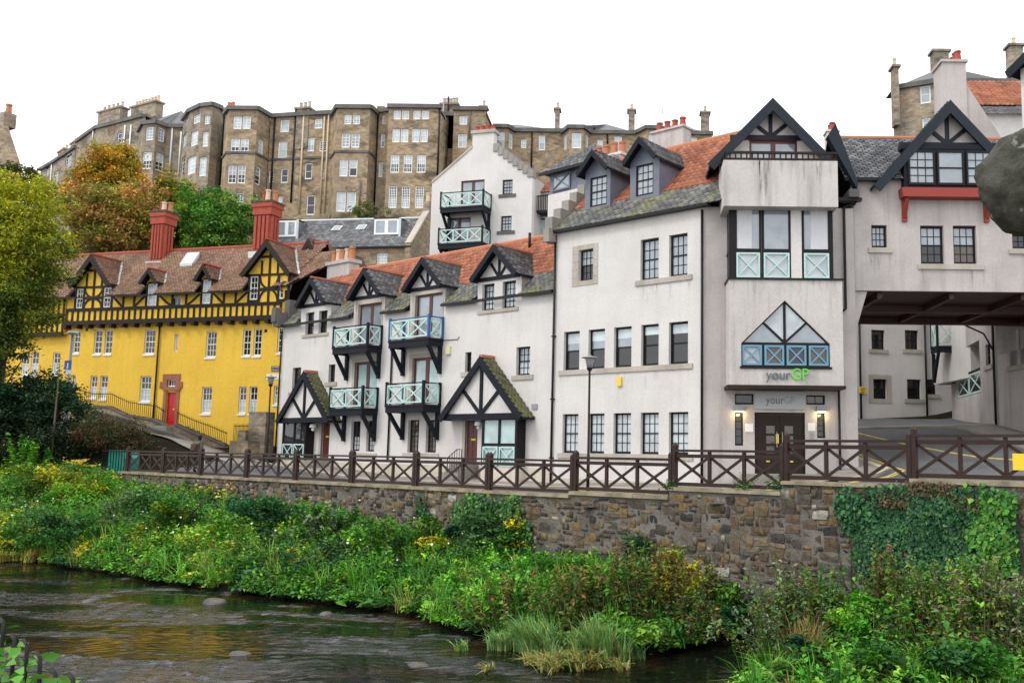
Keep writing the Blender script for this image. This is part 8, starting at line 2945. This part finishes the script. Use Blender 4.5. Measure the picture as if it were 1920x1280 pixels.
def ground_cover():
    rng = np.random.default_rng(31)

    def cover(name, label, nclump, per, pal_list, hr, rr, leaf, aspect, srange, seed, upb=0.7, dmin=-0.3):
        r = np.random.default_rng(seed)
        q = bank_points(nclump, r, srange, dmin)
        x, y, d = q[:, 0], q[:, 1], q[:, 2]
        z = np.maximum(bank_z(x, y), 0.10)
        H = r.uniform(*hr, nclump) * np.clip(0.55 + d * 0.5, 0.5, 1.0)
        Rd = r.uniform(*rr, nclump)
        idx = np.repeat(np.arange(nclump), per)
        n = len(idx)
        a = r.uniform(0, 6.283, n)
        f = np.sqrt(r.uniform(0, 1, n))
        hz = H[idx] * (1 - 0.55 * f ** 2) * np.power(r.uniform(0.05, 1, n), 0.5)
        P = np.stack([x[idx] + np.cos(a) * f * Rd[idx], y[idx] + np.sin(a) * f * Rd[idx], z[idx] + hz], 1)
        kind = r.integers(0, len(pal_list), nclump)
        pt = patch(x, y, 0.33, seed * 0.7)
        kind = np.clip((pt * len(pal_list) * 0.8 + r.normal(0, 0.6, nclump)).astype(int), 0, len(pal_list) - 1)
        base = np.zeros((nclump, 3))
        for k, pl in enumerate(pal_list):
            m_ = kind == k
            base[m_] = tones(m_.sum(), pl, r, 0.35)
        C = base[idx] * r.uniform(0.7, 1.35, (n, 1))
        V, F = leaf_geo(P, leaf * r.uniform(0.55, 1.4, n), r, upb, aspect)
        o = put(name, np_mesh(name, V, F, np.repeat(C, 4, axis=0)), M['leaf'], kind='stuff')
        tag(o, label, 'ground cover')
    cover('nettles', 'fresh green nettles and herbs covering the river bank', 3600, 70, [G_BRIGHT, G_MID, G_BRIGHT, G_DARK], (0.3, 0.85), (0.16, 0.45), 0.115, 0.5, (-44, 12), 32)
    cover('bindweed_cover', 'yellowing bindweed and bramble leaves over the left bank', 1100, 70, [G_MID, G_BRIGHT, G_YEL, G_DARK, G_MID], (0.3, 0.9), (0.22, 0.6), 0.13, 0.75, (-44, -9), 33)
    cover('butterbur', 'broad dark leaves low along the water edge', 520, 22, [G_DARK, G_MID], (0.25, 0.55), (0.2, 0.4), 0.24, 0.8, (-44, 12), 34, 1.3, -0.35)

    def grass(name, label, ntuft, per, hr, pal, seed, thr, w, srange=(-44, 12), lean=0.65):
        r = np.random.default_rng(seed)
        q = bank_points(ntuft, r, srange, -0.25)
        k = patch(q[:, 0], q[:, 1], 0.42, seed * 0.37) + r.normal(0, 0.2, ntuft) > thr
        q = q[k]
        x, y, d = q[:, 0], q[:, 1], q[:, 2]
        idx = np.repeat(np.arange(len(x)), per)
        n = len(idx)
        P = np.stack([x[idx] + r.normal(0, 0.09, n), y[idx] + r.normal(0, 0.09, n), np.maximum(bank_z(x, y), 0.08)[idx]], 1)
        H = (r.uniform(*hr, len(x)))[idx] * r.uniform(0.6, 1.15, n)
        V, F = blade_geo(P, H, r, lean, w, (-0.12, -0.16))
        C = tones(len(x), pal, r, 0.3)[idx] * r.uniform(0.75, 1.3, (n, 1))
        o = put(name, np_mesh(name, V, F, np.repeat(C, 8, axis=0)), M['leaf'], kind='stuff')
        tag(o, label, 'grass')
    grass('long_grass', 'long arching bright green grass over the river bank', 1500, 26, (0.5, 1.0), [(0.13, 0.36, 0.04), (0.09, 0.28, 0.035), (0.20, 0.42, 0.06), (0.28, 0.36, 0.08), (0.06, 0.20, 0.03)], 41, 0.35, 0.013)
    grass('dry_blades', 'scattered straw coloured grass blades on the bank', 260, 14, (0.5, 1.0), [(0.36, 0.30, 0.10), (0.28, 0.20, 0.08)], 43, 0.3, 0.009)
    # brown litter and roots at the water's edge
    q = bank_points(9000, rng, (-44, 12), -0.3)
    q = q[q[:, 2] < 0.5]
    x, y = q[:, 0], q[:, 1]
    P = np.stack([x, y, np.maximum(bank_z(x, y), 0.0) + rng.uniform(0.0, 0.22, len(x))], 1)
    V, F = leaf_geo(P, rng.uniform(0.1, 0.4, len(x)), rng, 0.9, 0.10)
    o = put('bank_litter', np_mesh('bank_litter', V, F, np.repeat(tones(len(x), [(0.07, 0.04, 0.022), (0.035, 0.024, 0.016), (0.14, 0.085, 0.04), (0.03, 0.035, 0.015)], rng), 4, axis=0)), M['leaf'], kind='stuff')
    tag(o, 'brown roots and dead leaves at the edge of the water', 'leaf litter')
    # small white bindweed flowers
    q = bank_points(260, rng, (-40, -6), 0.6)
    P = np.stack([q[:, 0], q[:, 1], bank_z(q[:, 0], q[:, 1]) + rng.uniform(0.6, 1.0, len(q))], 1)
    V, F = leaf_geo(P, rng.uniform(0.05, 0.09, len(q)), rng, 0.2, 1.0)
    o = put('bindweed_flowers', np_mesh('bindweed_flowers', V, F, np.full((len(q) * 4, 3), 0.8)), M['leaf'], kind='stuff')
    tag(o, 'tiny white bindweed flowers dotted over the bank', 'flowers')


ground_cover()
tree('willow_tree', 'dull green lower boughs at the left edge beneath the yellow-green tree', 'tree', -18, 620, 45, 62, 100, [(0.06, 0.09, 0.02), (0.09, 0.12, 0.025), (0.04, 0.065, 0.018)], nclump=150, per=110, leaf=0.17, seed=17, spread=0.3, z_base=3.2)


def shrub(label, px, py0, py1, half, pal, dry=None, form='mound', n=2600, leaf=0.10, seed=0, t_front=None, name='bank_shrub', group='shrubs on the river bank', w=None, aspect=0.5, Y=None):
    """a plant standing on the bank: foot seen at (px,py1), top at py0, half width in pixels"""
    rng = np.random.default_rng(1000 + seed)
    foot = None
    if Y is None:
        for i in range(400):                     # walk along the sight line until it meets the bank
            yy = 12 + i * 0.1
            p = at_depth(px, py1, yy)
            if wall_t(p.x, p.y) < 0.12 or p.z < float(bank_z(p.x, p.y)):
                foot = p
                break
        if foot is None: foot = p
    else:
        foot = at_depth(px, py1, Y)
    zb = float(bank_z(foot.x, foot.y))
    zb = max(zb, 0.0)
    Yd = foot.y
    top = at_depth(px, py0, Yd).z
    h = max(0.3, top - zb)
    hw = half * Yd / FPX
    fr = Fr(foot.x, foot.y, 0.0, zb)
    root = thing(name, label, 'shrub', fr, group)
    st = MB()
    if form == 'mound':
        nl = 16
        lc = np.stack([rng.normal(0, hw * 0.5, nl), rng.normal(0, min(hw, 0.9) * 0.4, nl), h * rng.uniform(0.12, 0.8, nl)], 1)
        lc[:, 2] *= np.clip(1.1 - np.abs(lc[:, 0]) / (hw * 1.7), 0.3, 1)
        lr = rng.uniform(0.16, 0.42, nl) * (hw * h) ** 0.5
        idx = rng.integers(0, nl, n)
        u = unit(rng.normal(size=(n, 3)))
        P = lc[idx] + u * (lr[idx] * np.power(rng.uniform(0.02, 1, n), 0.4))[:, None] * np.array([1.25, 1.0, 0.75])
        sp = rng.uniform(size=n) < 0.12
        P[sp] += rng.normal(0, 0.14, (sp.sum(), 3))
        ax = None
        base = tones(nl, pal, rng, 0.35, w)
        for k in range(9):
            a = rng.uniform(0, 6.28)
            st.tube([(0, 0, 0), (math.cos(a) * hw * 0.3, math.sin(a) * hw * 0.25, h * 0.45), (math.cos(a) * hw * 0.7, math.sin(a) * hw * 0.5, h * 0.75)], [0.02, 0.014, 0.005], 5)
        col = base[idx] * rng.uniform(0.7, 1.35, (n, 1))
    else:
        # upright stalks with leaves up their length (willowherb, mugwort)
        ns = max(10, int(n / 60))
        bx = rng.normal(0, hw * 0.45, ns)
        by = rng.normal(0, min(hw, 0.7) * 0.4, ns)
        hh = h * rng.uniform(0.55, 1.05, ns) * np.clip(1.05 - np.abs(bx) / (hw * 2.0), 0.4, 1)
        tx = bx * 1.25 + rng.normal(0, 0.12 * h, ns)
        ty = by * 1.1 + rng.normal(0, 0.10 * h, ns)
        for k in range(ns):
            st.tube([(bx[k] * 0.7, by[k] * 0.7, 0), ((bx[k] + tx[k]) / 2, (by[k] + ty[k]) / 2, hh[k] * 0.55), (tx[k], ty[k], hh[k])], [0.010, 0.008, 0.003], 4, False)
        i = rng.integers(0, ns, n)
        f = np.power(rng.uniform(0.12, 1.0, n), 0.75)
        P = np.stack([bx[i] * 0.7 + (tx[i] - bx[i] * 0.7) * f, by[i] * 0.7 + (ty[i] - by[i] * 0.7) * f, hh[i] * f], 1)
        P += rng.normal(0, 0.07, (n, 3)) * (1.2 - 0.6 * f)[:, None]
        col = tones(ns, pal, rng, 0.3, w)[i] * rng.uniform(0.7, 1.35, (n, 1))
        if dry is not None:
            dk = (rng.uniform(size=n) < np.clip(f * 1.3 - 0.25, 0, 0.55) * (0.15 + 0.6 * (np.sin(i * 1.7) > 0)))
            col[dk] = tones(dk.sum(), dry, rng, 0.3)
    P[:, 2] = np.maximum(P[:, 2], 0.02)
    V, F = leaf_geo(P, leaf * np.clip(np.exp(rng.normal(0, 0.35, n)), 0.4, 1.7), rng, 0.45, aspect)
    put('foliage', np_mesh('foliage', V, F, np.repeat(col, 4, axis=0)), M['leaf'], root)
    st.put('stems', M['bark_pale'] if dry else M['bark'], root)
    return root


SH_ = [
    ('young fresh green plant standing up at the far left of the bank', 45, 800, 900, 30, G_BRIGHT, None, 'stalk', 1500, 0.16),
    ('yellow-green bramble mound at the far left below the dark shrub', 60, 850, 945, 80, G_YEL + G_MID, None, 'mound', 4200, 0.13),
    ('yellow-leaved bindweed mound left of the green bin', 150, 848, 960, 60, G_YEL + G_BRIGHT, None, 'mound', 4200, 0.12),
    ('dark bramble mound on the bank below the green bin', 130, 930, 1030, 95, G_DARK + G_MID, None, 'mound', 5200, 0.13),
    ('grey-green herb clump at the left end of the fence wall', 250, 890, 985, 60, G_MID + G_GREY, None, 'mound', 3800, 0.12),
    ('bindweed mound with white flowers under the third fence post', 335, 905, 1010, 70, G_YEL + G_BRIGHT + G_MID, None, 'mound', 5200, 0.12),
    ('bright yellow leaved mound in the middle of the left bank', 425, 950, 1020, 55, G_YEL + G_BRIGHT, None, 'mound', 3600, 0.11),
    ('dark green elder clump against the wall left of centre', 490, 905, 1005, 58, G_DARK + G_MID, None, 'mound', 4200, 0.13),
    ('pale grey-green buddleia leaning from the wall', 625, 935, 1020, 58, G_GREY + G_MID, None, 'stalk', 2600, 0.15),
    ('tall nettle clump in front of the wall below the balconies', 705, 965, 1050, 55, G_BRIGHT + G_MID, None, 'stalk', 3000, 0.12),
    ('yellow-tipped creeper clump left of the ivy mound', 800, 955, 1045, 40, G_YEL + G_MID, None, 'mound', 2600, 0.11),
    ('dark ivy mound climbing the wall under the right porch', 905, 938, 1048, 62, G_DARK + [(0.04, 0.09, 0.05)], None, 'mound', 5200, 0.13),
    ('yellow and green creeper hanging right of the dark ivy mound', 968, 955, 1045, 34, G_YEL + G_MID, None, 'mound', 2400, 0.11),
    ('low green nettle patch right of the ivy mound', 1040, 1015, 1090, 62, G_BRIGHT, None, 'mound', 3600, 0.10),
    ('browning willowherb clump at the left of the brown stand', 1080, 1040, 1190, 58, G_MID + OLIVE, BROWN, 'stalk', 4200, 0.10),
    ('tall red-brown willowherb in the middle of the brown stand', 1180, 1020, 1190, 58, OLIVE + G_MID, BROWN, 'stalk', 5200, 0.10),
    ('tallest yellow-brown willowherb clump before the stone wall', 1255, 1012, 1180, 50, OLIVE + G_YEL, BROWN, 'stalk', 5200, 0.10),
    ('small dark ivy tuft high on the stone wall behind the willowherb', 1200, 975, 1035, 26, G_DARK, None, 'mound', 1500, 0.10),
    ('leaning brown willowherb stems right of the brown stand', 1320, 1035, 1150, 26, OLIVE, BROWN, 'stalk', 1200, 0.09),
    ('grey-green mugwort over the dark pool', 1290, 1110, 1200, 55, G_GREY + G_MID, BROWN, 'stalk', 3800, 0.10),
    ('low bright bramble over the water below the brown stand', 1180, 1130, 1215, 70, G_BRIGHT + G_MID, None, 'mound', 4200, 0.11),
    ('dark green bramble at the foot of the stone wall by the pool', 1378, 1090, 1172, 42, G_DARK + G_MID, None, 'mound', 3200, 0.12),
    ('green and brown herb bank left of the brown stand', 960, 1070, 1180, 80, G_MID + G_BRIGHT, BROWN, 'stalk', 5200, 0.10),
]
for i, a in enumerate(SH_):
    shrub(a[0], a[1], a[2], a[3], a[4], a[5], a[6], a[7], a[8], a[9], seed=i)
RIGHT = [
    ('tall silvery mugwort at the left end of the right bank', 1482, 1045, 1262, 52, G_GREY + OLIVE + G_MID, [(0.22, 0.22, 0.15), (0.16, 0.15, 0.10)], 'stalk', 6500, 0.085, 17.6),
    ('leafy green mugwort behind the ochre grass', 1545, 1055, 1235, 45, G_MID + OLIVE, None, 'stalk', 4800, 0.085, 17.9),
    ('green tangle in front of the ivy wall', 1612, 1090, 1250, 62, G_MID + G_BRIGHT, None, 'mound', 6000, 0.095, 17.2),
    ('dry dock and willowherb with rusty heads before the ivy', 1665, 1020, 1230, 45, G_MID + OLIVE, [(0.20, 0.085, 0.05), (0.15, 0.07, 0.045)], 'stalk', 4200, 0.085, 17.6),
    ('broad green mugwort stand right of the rusty dock', 1740, 1050, 1270, 66, G_MID + G_BRIGHT + OLIVE, BROWN[:2] + G_GREY, 'stalk', 8200, 0.085, 16.6),
    ('bushy green stand below the bright creeper', 1835, 1045, 1290, 70, G_MID + OLIVE + G_BRIGHT, [(0.20, 0.17, 0.10)], 'stalk', 9000, 0.085, 16.0),
    ('pale seeding stand at the right edge of the bank', 1912, 1055, 1300, 55, G_GREY + OLIVE, [(0.24, 0.22, 0.16)], 'stalk', 5200, 0.085, 15.6),
    ('low bramble in the lower right corner', 1800, 1190, 1330, 120, G_MID + G_BRIGHT + G_DARK, None, 'mound', 8000, 0.105, 14.2),
    ('low green herbs above the lower edge right of the pool', 1635, 1200, 1320, 95, G_MID + G_BRIGHT, None, 'mound', 7000, 0.10, 15.0),
    ('mossy bramble spilling to the water right of the pool', 1505, 1185, 1300, 45, G_DARK + G_MID, None, 'mound', 3600, 0.11, 15.9),
]
for i, a in enumerate(RIGHT):
    shrub(a[0], a[1], a[2], a[3], a[4], a[5], a[6], a[7], a[8], a[9], seed=60 + i, Y=a[10])


def tuft(name, label, px, py, half, n, H, pal, seed, wind=(0, 0), Y=None, w=0.012, lean=0.5, zb=None):
    rng = np.random.default_rng(seed)
    p = on_level(px, py, 0.05) if Y is None else at_depth(px, py, Y)
    z = max(0.02, float(bank_z(p.x, p.y))) if zb is None else zb
    fr = Fr(p.x, p.y, 0, z)
    root = put(name, None, None, None, fr) if False else None
    hw = half * p.y / FPX
    c0 = np.stack([rng.normal(0, hw * 0.5, 26), rng.normal(0, 0.22, 26)], 1)
    ci = rng.integers(0, 26, n)
    P = np.stack([c0[ci, 0] + rng.normal(0, 0.07, n), c0[ci, 1] + rng.normal(0, 0.07, n), np.zeros(n)], 1)
    hs = rng.uniform(0.55, 1.1, 26) * np.clip(1.2 - np.abs(c0[:, 0]) / (hw * 1.6), 0.4, 1)
    V, F = blade_geo(P, H * hs[ci] * rng.uniform(0.55, 1.15, n), rng, lean, w, wind)
    o = put(name, np_mesh(name, V, F, np.repeat(tones(n, pal, rng, 0.3), 8, axis=0)), M['leaf'], None, fr)
    tag(o, label, 'grass', 'clumps of long grass')
    return o


tuft('reed_grass', 'pale blue-green reed grass island trailing into the river', 1010, 1215, 78, 1500, 0.85, [(0.17, 0.36, 0.12), (0.25, 0.42, 0.17), (0.13, 0.30, 0.08), (0.34, 0.42, 0.13)], 301, (-0.25, -0.2), w=0.014, zb=0.0)
tuft('reed_grass', 'second reed grass tuft right of the trailing reed island', 1120, 1228, 62, 1300, 0.95, [(0.17, 0.36, 0.12), (0.25, 0.42, 0.17), (0.13, 0.30, 0.08), (0.38, 0.38, 0.13)], 302, (0.0, -0.2), w=0.014, zb=0.0)
tuft('reed_grass', 'low flattened pale grass mat at the front of the reed island', 1075, 1243, 95, 900, 0.5, [(0.20, 0.28, 0.08), (0.30, 0.30, 0.10), (0.36, 0.28, 0.08)], 303, (-0.3, -0.35), w=0.014, lean=0.9, zb=0.0)
tuft('dry_grass', 'ochre dry grass tuft at the left of the right bank', 1512, 1262, 26, 700, 1.25, [(0.36, 0.22, 0.07), (0.28, 0.18, 0.06), (0.20, 0.18, 0.06)], 304, (0, 0), 16.6, 0.009, 0.35)
tuft('dry_grass', 'yellow dry grass strip at the far left water edge', 60, 1050, 90, 1600, 0.5, [(0.36, 0.34, 0.06), (0.30, 0.22, 0.06), (0.24, 0.30, 0.05)], 305, (0, -0.1), None, 0.016)
tuft('dry_grass', 'straw coloured grass at the lower edge right of the pool', 1500, 1292, 60, 700, 0.45, [(0.32, 0.28, 0.10), (0.24, 0.24, 0.08), (0.15, 0.22, 0.05)], 306, (0, -0.1), 14.6, 0.010)
tuft('dry_grass', 'fresh grass arching among the shrubs on the right bank', 1665, 1180, 60, 900, 1.0, [(0.16, 0.26, 0.06), (0.22, 0.28, 0.08), (0.30, 0.28, 0.10)], 307, (0, 0), 17.0, 0.008)


# climbers on the wall
def climber(label, poly, n, pal, leaf, seed, hang=0.0, name='ivy', thick=0.16):
    rng = np.random.default_rng(seed)
    P2 = [FEN.at(x, y) for x, y in poly]
    f = inside(P2)
    xs, zs = [p[0] for p in P2], [p[1] for p in P2]
    pts = []
    while sum(len(p) for p in pts) < n:
        q = np.stack([rng.uniform(min(xs) - 0.1, max(xs) + 0.1, n), rng.uniform(min(zs) - 0.1, max(zs) + 0.1, n)], 1)
        jit = q + rng.normal(0, 0.16, q.shape) + 0.16 * np.stack([np.sin(q[:, 1] * 5.3 + seed), np.sin(q[:, 0] * 4.1 + seed)], 1)
        pts.append(q[f(jit[:, 0], jit[:, 1])])
    q = np.vstack(pts)[:n]
    bulge = 0.5 + 0.5 * np.sin(q[:, 0] * 3.1 + seed) * np.cos(q[:, 1] * 4.3)
    P = np.stack([q[:, 0], -0.02 - thick * (0.3 + 0.9 * bulge) * rng.uniform(0.1, 1, n), q[:, 1]], 1)
    fr = FEN
    root = thing(name, label, 'climber', fr, 'climbers on the river wall')
    nr = unit(rng.normal(size=(n, 3)) * 0.45 + np.array([0, -1.0, 0.45]))
    t = unit(rng.normal(size=(n, 3)) * 0.5 + np.array([0, -0.2, -1.0]))
    t = unit(t - nr * (t * nr).sum(1, keepdims=True))
    b = np.cross(nr, t)
    s = (leaf * rng.uniform(0.6, 1.35, n))[:, None]
    V = np.zeros((n, 4, 3))
    V[:, 0] = P - t * s * 0.4
    V[:, 1] = P + b * s * 0.45 - t * s * 0.12 + nr * s * 0.1
    V[:, 2] = P + t * s * 0.6
    V[:, 3] = P - b * s * 0.45 - t * s * 0.12 + nr * s * 0.1
    F = np.array([(0, 1, 2), (0, 2, 3)])
    F = (F[None] + (np.arange(n) * 4)[:, None, None]).reshape(-1, 3)
    put('leaves', np_mesh('leaves', V.reshape(-1, 3), F, np.repeat(tones(n, pal, rng, 0.35), 4, axis=0)), M['leaf_glossy'], root)
    st = MB()
    for k in range(14):
        x0 = rng.uniform(min(xs), max(xs))
        st.tube([(x0, -0.03, min(zs)), (x0 + rng.normal(0, 0.2), -0.04, (min(zs) + max(zs)) / 2), (x0 + rng.normal(0, 0.3), -0.03, max(zs) - 0.1)], [0.012, 0.009, 0.004], 5)
    st.put('stems', M['bark'], root)


climber('dark ivy curtain covering the wall at the right', [(1575, 925), (1700, 918), (1830, 930), (1900, 925), (1905, 1100), (1700, 1110), (1640, 1060), (1590, 985)], 9000, [(0.025, 0.09, 0.04), (0.04, 0.13, 0.05), (0.018, 0.06, 0.03), (0.07, 0.17, 0.055)], 0.10, 401)
climber('bright green creeper hanging at the right end of the ivy', [(1838, 915), (1880, 922), (1900, 990), (1895, 1070), (1850, 1060), (1828, 1000)], 1500, [(0.06, 0.20, 0.03), (0.09, 0.25, 0.035), (0.04, 0.14, 0.03), (0.12, 0.27, 0.04)], 0.115, 402, thick=0.3)
climber('thin ivy strand climbing the wall below the balconies', [(788, 935), (800, 935), (803, 990), (785, 992)], 260, G_DARK, 0.10, 403)
climber('ivy sprays spilling over the wall head under the right porch', [(870, 935), (925, 932), (975, 945), (1000, 990), (985, 1020), (850, 1020), (855, 965)], 2400, G_DARK + G_MID, 0.10, 404, thick=0.3)
climber('brown dead creeper along the wall head above the ivy', [(1690, 915), (1840, 915), (1840, 938), (1640, 940)], 1500, [(0.14, 0.09, 0.05), (0.10, 0.07, 0.045), (0.06, 0.08, 0.03)], 0.07, 405)

for i, (lab, px, py) in enumerate((('small fern tuft rooted at the foot of the fence left of the doors', 1397, 918), ('small leafy weed at the fence foot below the double doors', 1452, 915), ('small green weed growing on the wall head at the fence step', 1258, 917))):
    x, z = FEN.at(px, py)
    rng = np.random.default_rng(500 + i)
    n = 160
    P = np.abs(rng.normal(0, 1, (n, 3))) * np.array([0, 0, 0.12]) + rng.normal(0, 1, (n, 3)) * np.array([0.14, 0.05, 0.03])
    fr = FEN.sub(x, -0.02, z)
    V, F = leaf_geo(P, rng.uniform(0.04, 0.09, n), rng)
    o = put('wall_weed', np_mesh('wall_weed', V, F, np.repeat(tones(n, G_DARK + G_MID, rng), 4, axis=0)), M['leaf'], None, fr)
    tag(o, lab, 'weed', 'weeds on the wall head')


# ivy and bindweed on the near railing
def near_ivy():
    rng = np.random.default_rng(77)
    root = thing('bindweed', 'green bindweed leaves twining over the near black railing', 'climber', NEAR)
    n = 400
    x = rng.uniform(-0.1, NEAR_L, n)
    P = np.stack([x, rng.normal(-0.02, 0.08, n), 0.10 + 0.56 * rng.uniform(0, 1, n) ** 0.8], 1)
    V, F = leaf_geo(P, rng.uniform(0.04, 0.085, n), rng, 0.2, 0.75)
    put('leaves', np_mesh('leaves', V, F, np.repeat(tones(n, [(0.10, 0.26, 0.035), (0.14, 0.32, 0.05), (0.06, 0.17, 0.03), (0.30, 0.16, 0.05)], rng, 0.3, [0.42, 0.31, 0.25, 0.02]), 4, axis=0)), M['leaf'], root)
    st = MB()
    for k in range(9):
        x0 = rng.uniform(0, NEAR_L - 0.4)
        st.tube([(x0 + 0.12 * j, rng.normal(0, 0.03), 0.36 + rng.normal(0, 0.06)) for j in range(6)], 0.004, 5)
    st.put('stems', M['bark_pale'], root)


near_ivy()

# ================================================================ the river
def river():
    # noise by summed sines with random phases, stretched along the current
    rng = np.random.default_rng(5)
    fx, fy = -DIR[0], -DIR[1]
    xs, ys = np.arange(-40, 16, 0.09), np.arange(9, 40, 0.05)
    X, Y = np.meshgrid(xs, ys, indexing='ij')
    U, Vv = X * DIR[0] + Y * DIR[1], -X * DIR[1] + Y * DIR[0]

    def waves(n, l0, l1, spread, seed, ridge=0.0):
        """crests lie mostly across the stream as it comes towards us"""
        r = np.random.default_rng(seed)
        Z = np.zeros_like(X)
        wx, wy = 0.25 * waves_warp[0], 0.25 * waves_warp[1]
        for _ in range(n):
            k = 2 * math.pi / (l0 * (l1 / l0) ** r.random())
            a = math.pi / 2 + r.normal(0, spread)
            p = np.sin(k * ((X + wx) * math.cos(a) + (Y + wy) * math.sin(a)) + r.uniform(0, 6.28))
            Z += ((1 - ridge) * p + ridge * (1 - 2 * np.abs(p))) / n ** 0.5
        return Z
    waves_warp = (np.sin(X * 0.9 + Y * 0.6) + np.sin(X * 0.37 - Y * 1.1 + 2), np.sin(X * 0.7 - Y * 0.5 + 1) + np.sin(X * 1.7 + Y * 0.8))

    def patches(l, st, seed):
        r = np.random.default_rng(seed)
        Z = np.zeros_like(X)
        for _ in range(14):
            k = 2 * math.pi / (l * r.uniform(0.6, 1.8))
            a = r.uniform(0, math.pi)
            Z += np.sin(k * ((X * 0.97 - Y * 0.24) / st * math.cos(a) + (Y * 0.97 + X * 0.24) * math.sin(a)) + r.uniform(0, 6.28)) / 14 ** 0.5
        return Z
    big = patches(3.0, 4.5, 1) + 0.9 * patches(1.0, 4.0, 9)
    riff = 1 / (1 + np.exp(-3.4 * (big - 0.02)))
    quiet = np.clip((X + 2.5) / 3.0, 0, 1) * np.clip((Y - 10) / 3, 0, 1)
    riff = riff * (1 - 0.9 * quiet)
    Z = (0.0120 * waves(26, 0.20, 0.36, 0.45, 2, 0.1) + 0.008 * waves(12, 0.4, 0.9, 0.45, 3)) * (0.26 + riff)
    Z += 0.006 * waves(8, 1.5, 4, 0.7, 4) * (1 - 0.7 * quiet)
    V = np.stack([X.ravel(), Y.ravel(), Z.ravel()], 1)
    n, m = X.shape
    i, j = np.meshgrid(np.arange(n - 1), np.arange(m - 1), indexing='ij')
    a = (i * m + j).ravel()
    F = np.stack([a, a + m, a + m + 1, a + 1], 1)
    cx = V[F].mean(1)
    k = shore_dist(cx[:, 0], cx[:, 1]) < 0.6
    F = F[k]
    u = np.unique(F)
    mp = np.zeros(len(V), int)
    mp[u] = np.arange(len(u))
    mt = Mat('river_water')
    bed = mt.ramp(mt.noise(0.5, 5, 0.6), (0.50, 0.0), (0.70, 1.0))
    mt.color(mt.mix(bed, (0.004, 0.0045, 0.004), (0.030, 0.016, 0.006))).set(0.035, 1.42)
    rf = mt.n.new('ShaderNodeSeparateColor')
    mt.l.new(mt.attr('Col'), rf.inputs[0])
    mt.bump(mt.math('MULTIPLY', mt.noise(7.0, 5, 0.68, mt.mapped((0.42, 1.0, 1.0)), 0.5), rf.outputs[0]), 0.55, 0.065)
    M['river_water'] = mt.m
    put('river', np_mesh('river', V[u], mp[F], np.repeat(np.clip(0.05 + riff.ravel()[u][:, None] ** 1.5, 0, 1), 3, axis=1), smooth=True), mt.m, kind='structure')
    # the same river carries on out of sight
    MB().quad((-130, 2, -0.06), (-40, 2, -0.06), (-40, 60, -0.06), (-130, 60, -0.06)).quad((-40, 2, -0.04), (60, 2, -0.04), (60, 9.05, -0.04), (-40, 9.05, -0.04)).put('river_reach', mt.m, kind='structure')


river()


def rocks():
    from mathutils import noise as mn
    spec = [(172, 1124, 20, 'flat reddish rock breaking the water at the left'), (402, 1127, 26, 'low grey rock in the middle of the left reach'), (555, 1150, 12, 'small dark rock right of the low grey rock'), (500, 1148, 15, 'flat rock beside the small dark rock'), (612, 1148, 18, 'long flat rock before the grassy bank'),
            (450, 1222, 24, 'drowned rock in the riffle near the lower edge'), (785, 1243, 24, 'pale rounded rock in the dark water right of centre'), (914, 1194, 11, 'small grey stone at the tip of the reed grass'), (612, 1147, 14, '')]
    for i, (px, py, hw, lab) in enumerate(spec):
        if not lab: continue
        p = on_level(px, py, 0.03)
        fr = Fr(p.x, p.y, random.uniform(0, 3), -0.07)
        bm = bmesh.new()
        bmesh.ops.create_icosphere(bm, subdivisions=3, radius=1.0)
        w = hw * p.y / FPX
        for v in bm.verts:
            c = v.co.copy()
            n = 1 + 0.22 * mn.noise(c * 1.4 + Vector((i * 3.1, 0, 0))) + 0.07 * mn.noise(c * 4)
            v.co = Vector((c.x * w, c.y * w * 0.8, c.z * w * 0.5)) * n
        me = bpy.data.meshes.new('river_rock')
        bm.to_mesh(me)
        bm.free()
        me.polygons.foreach_set('use_smooth', [True] * len(me.polygons))
        tag(put('river_rock', me, M['river_stone'], None, fr), lab, 'rock', 'rocks in the river')


rocks()
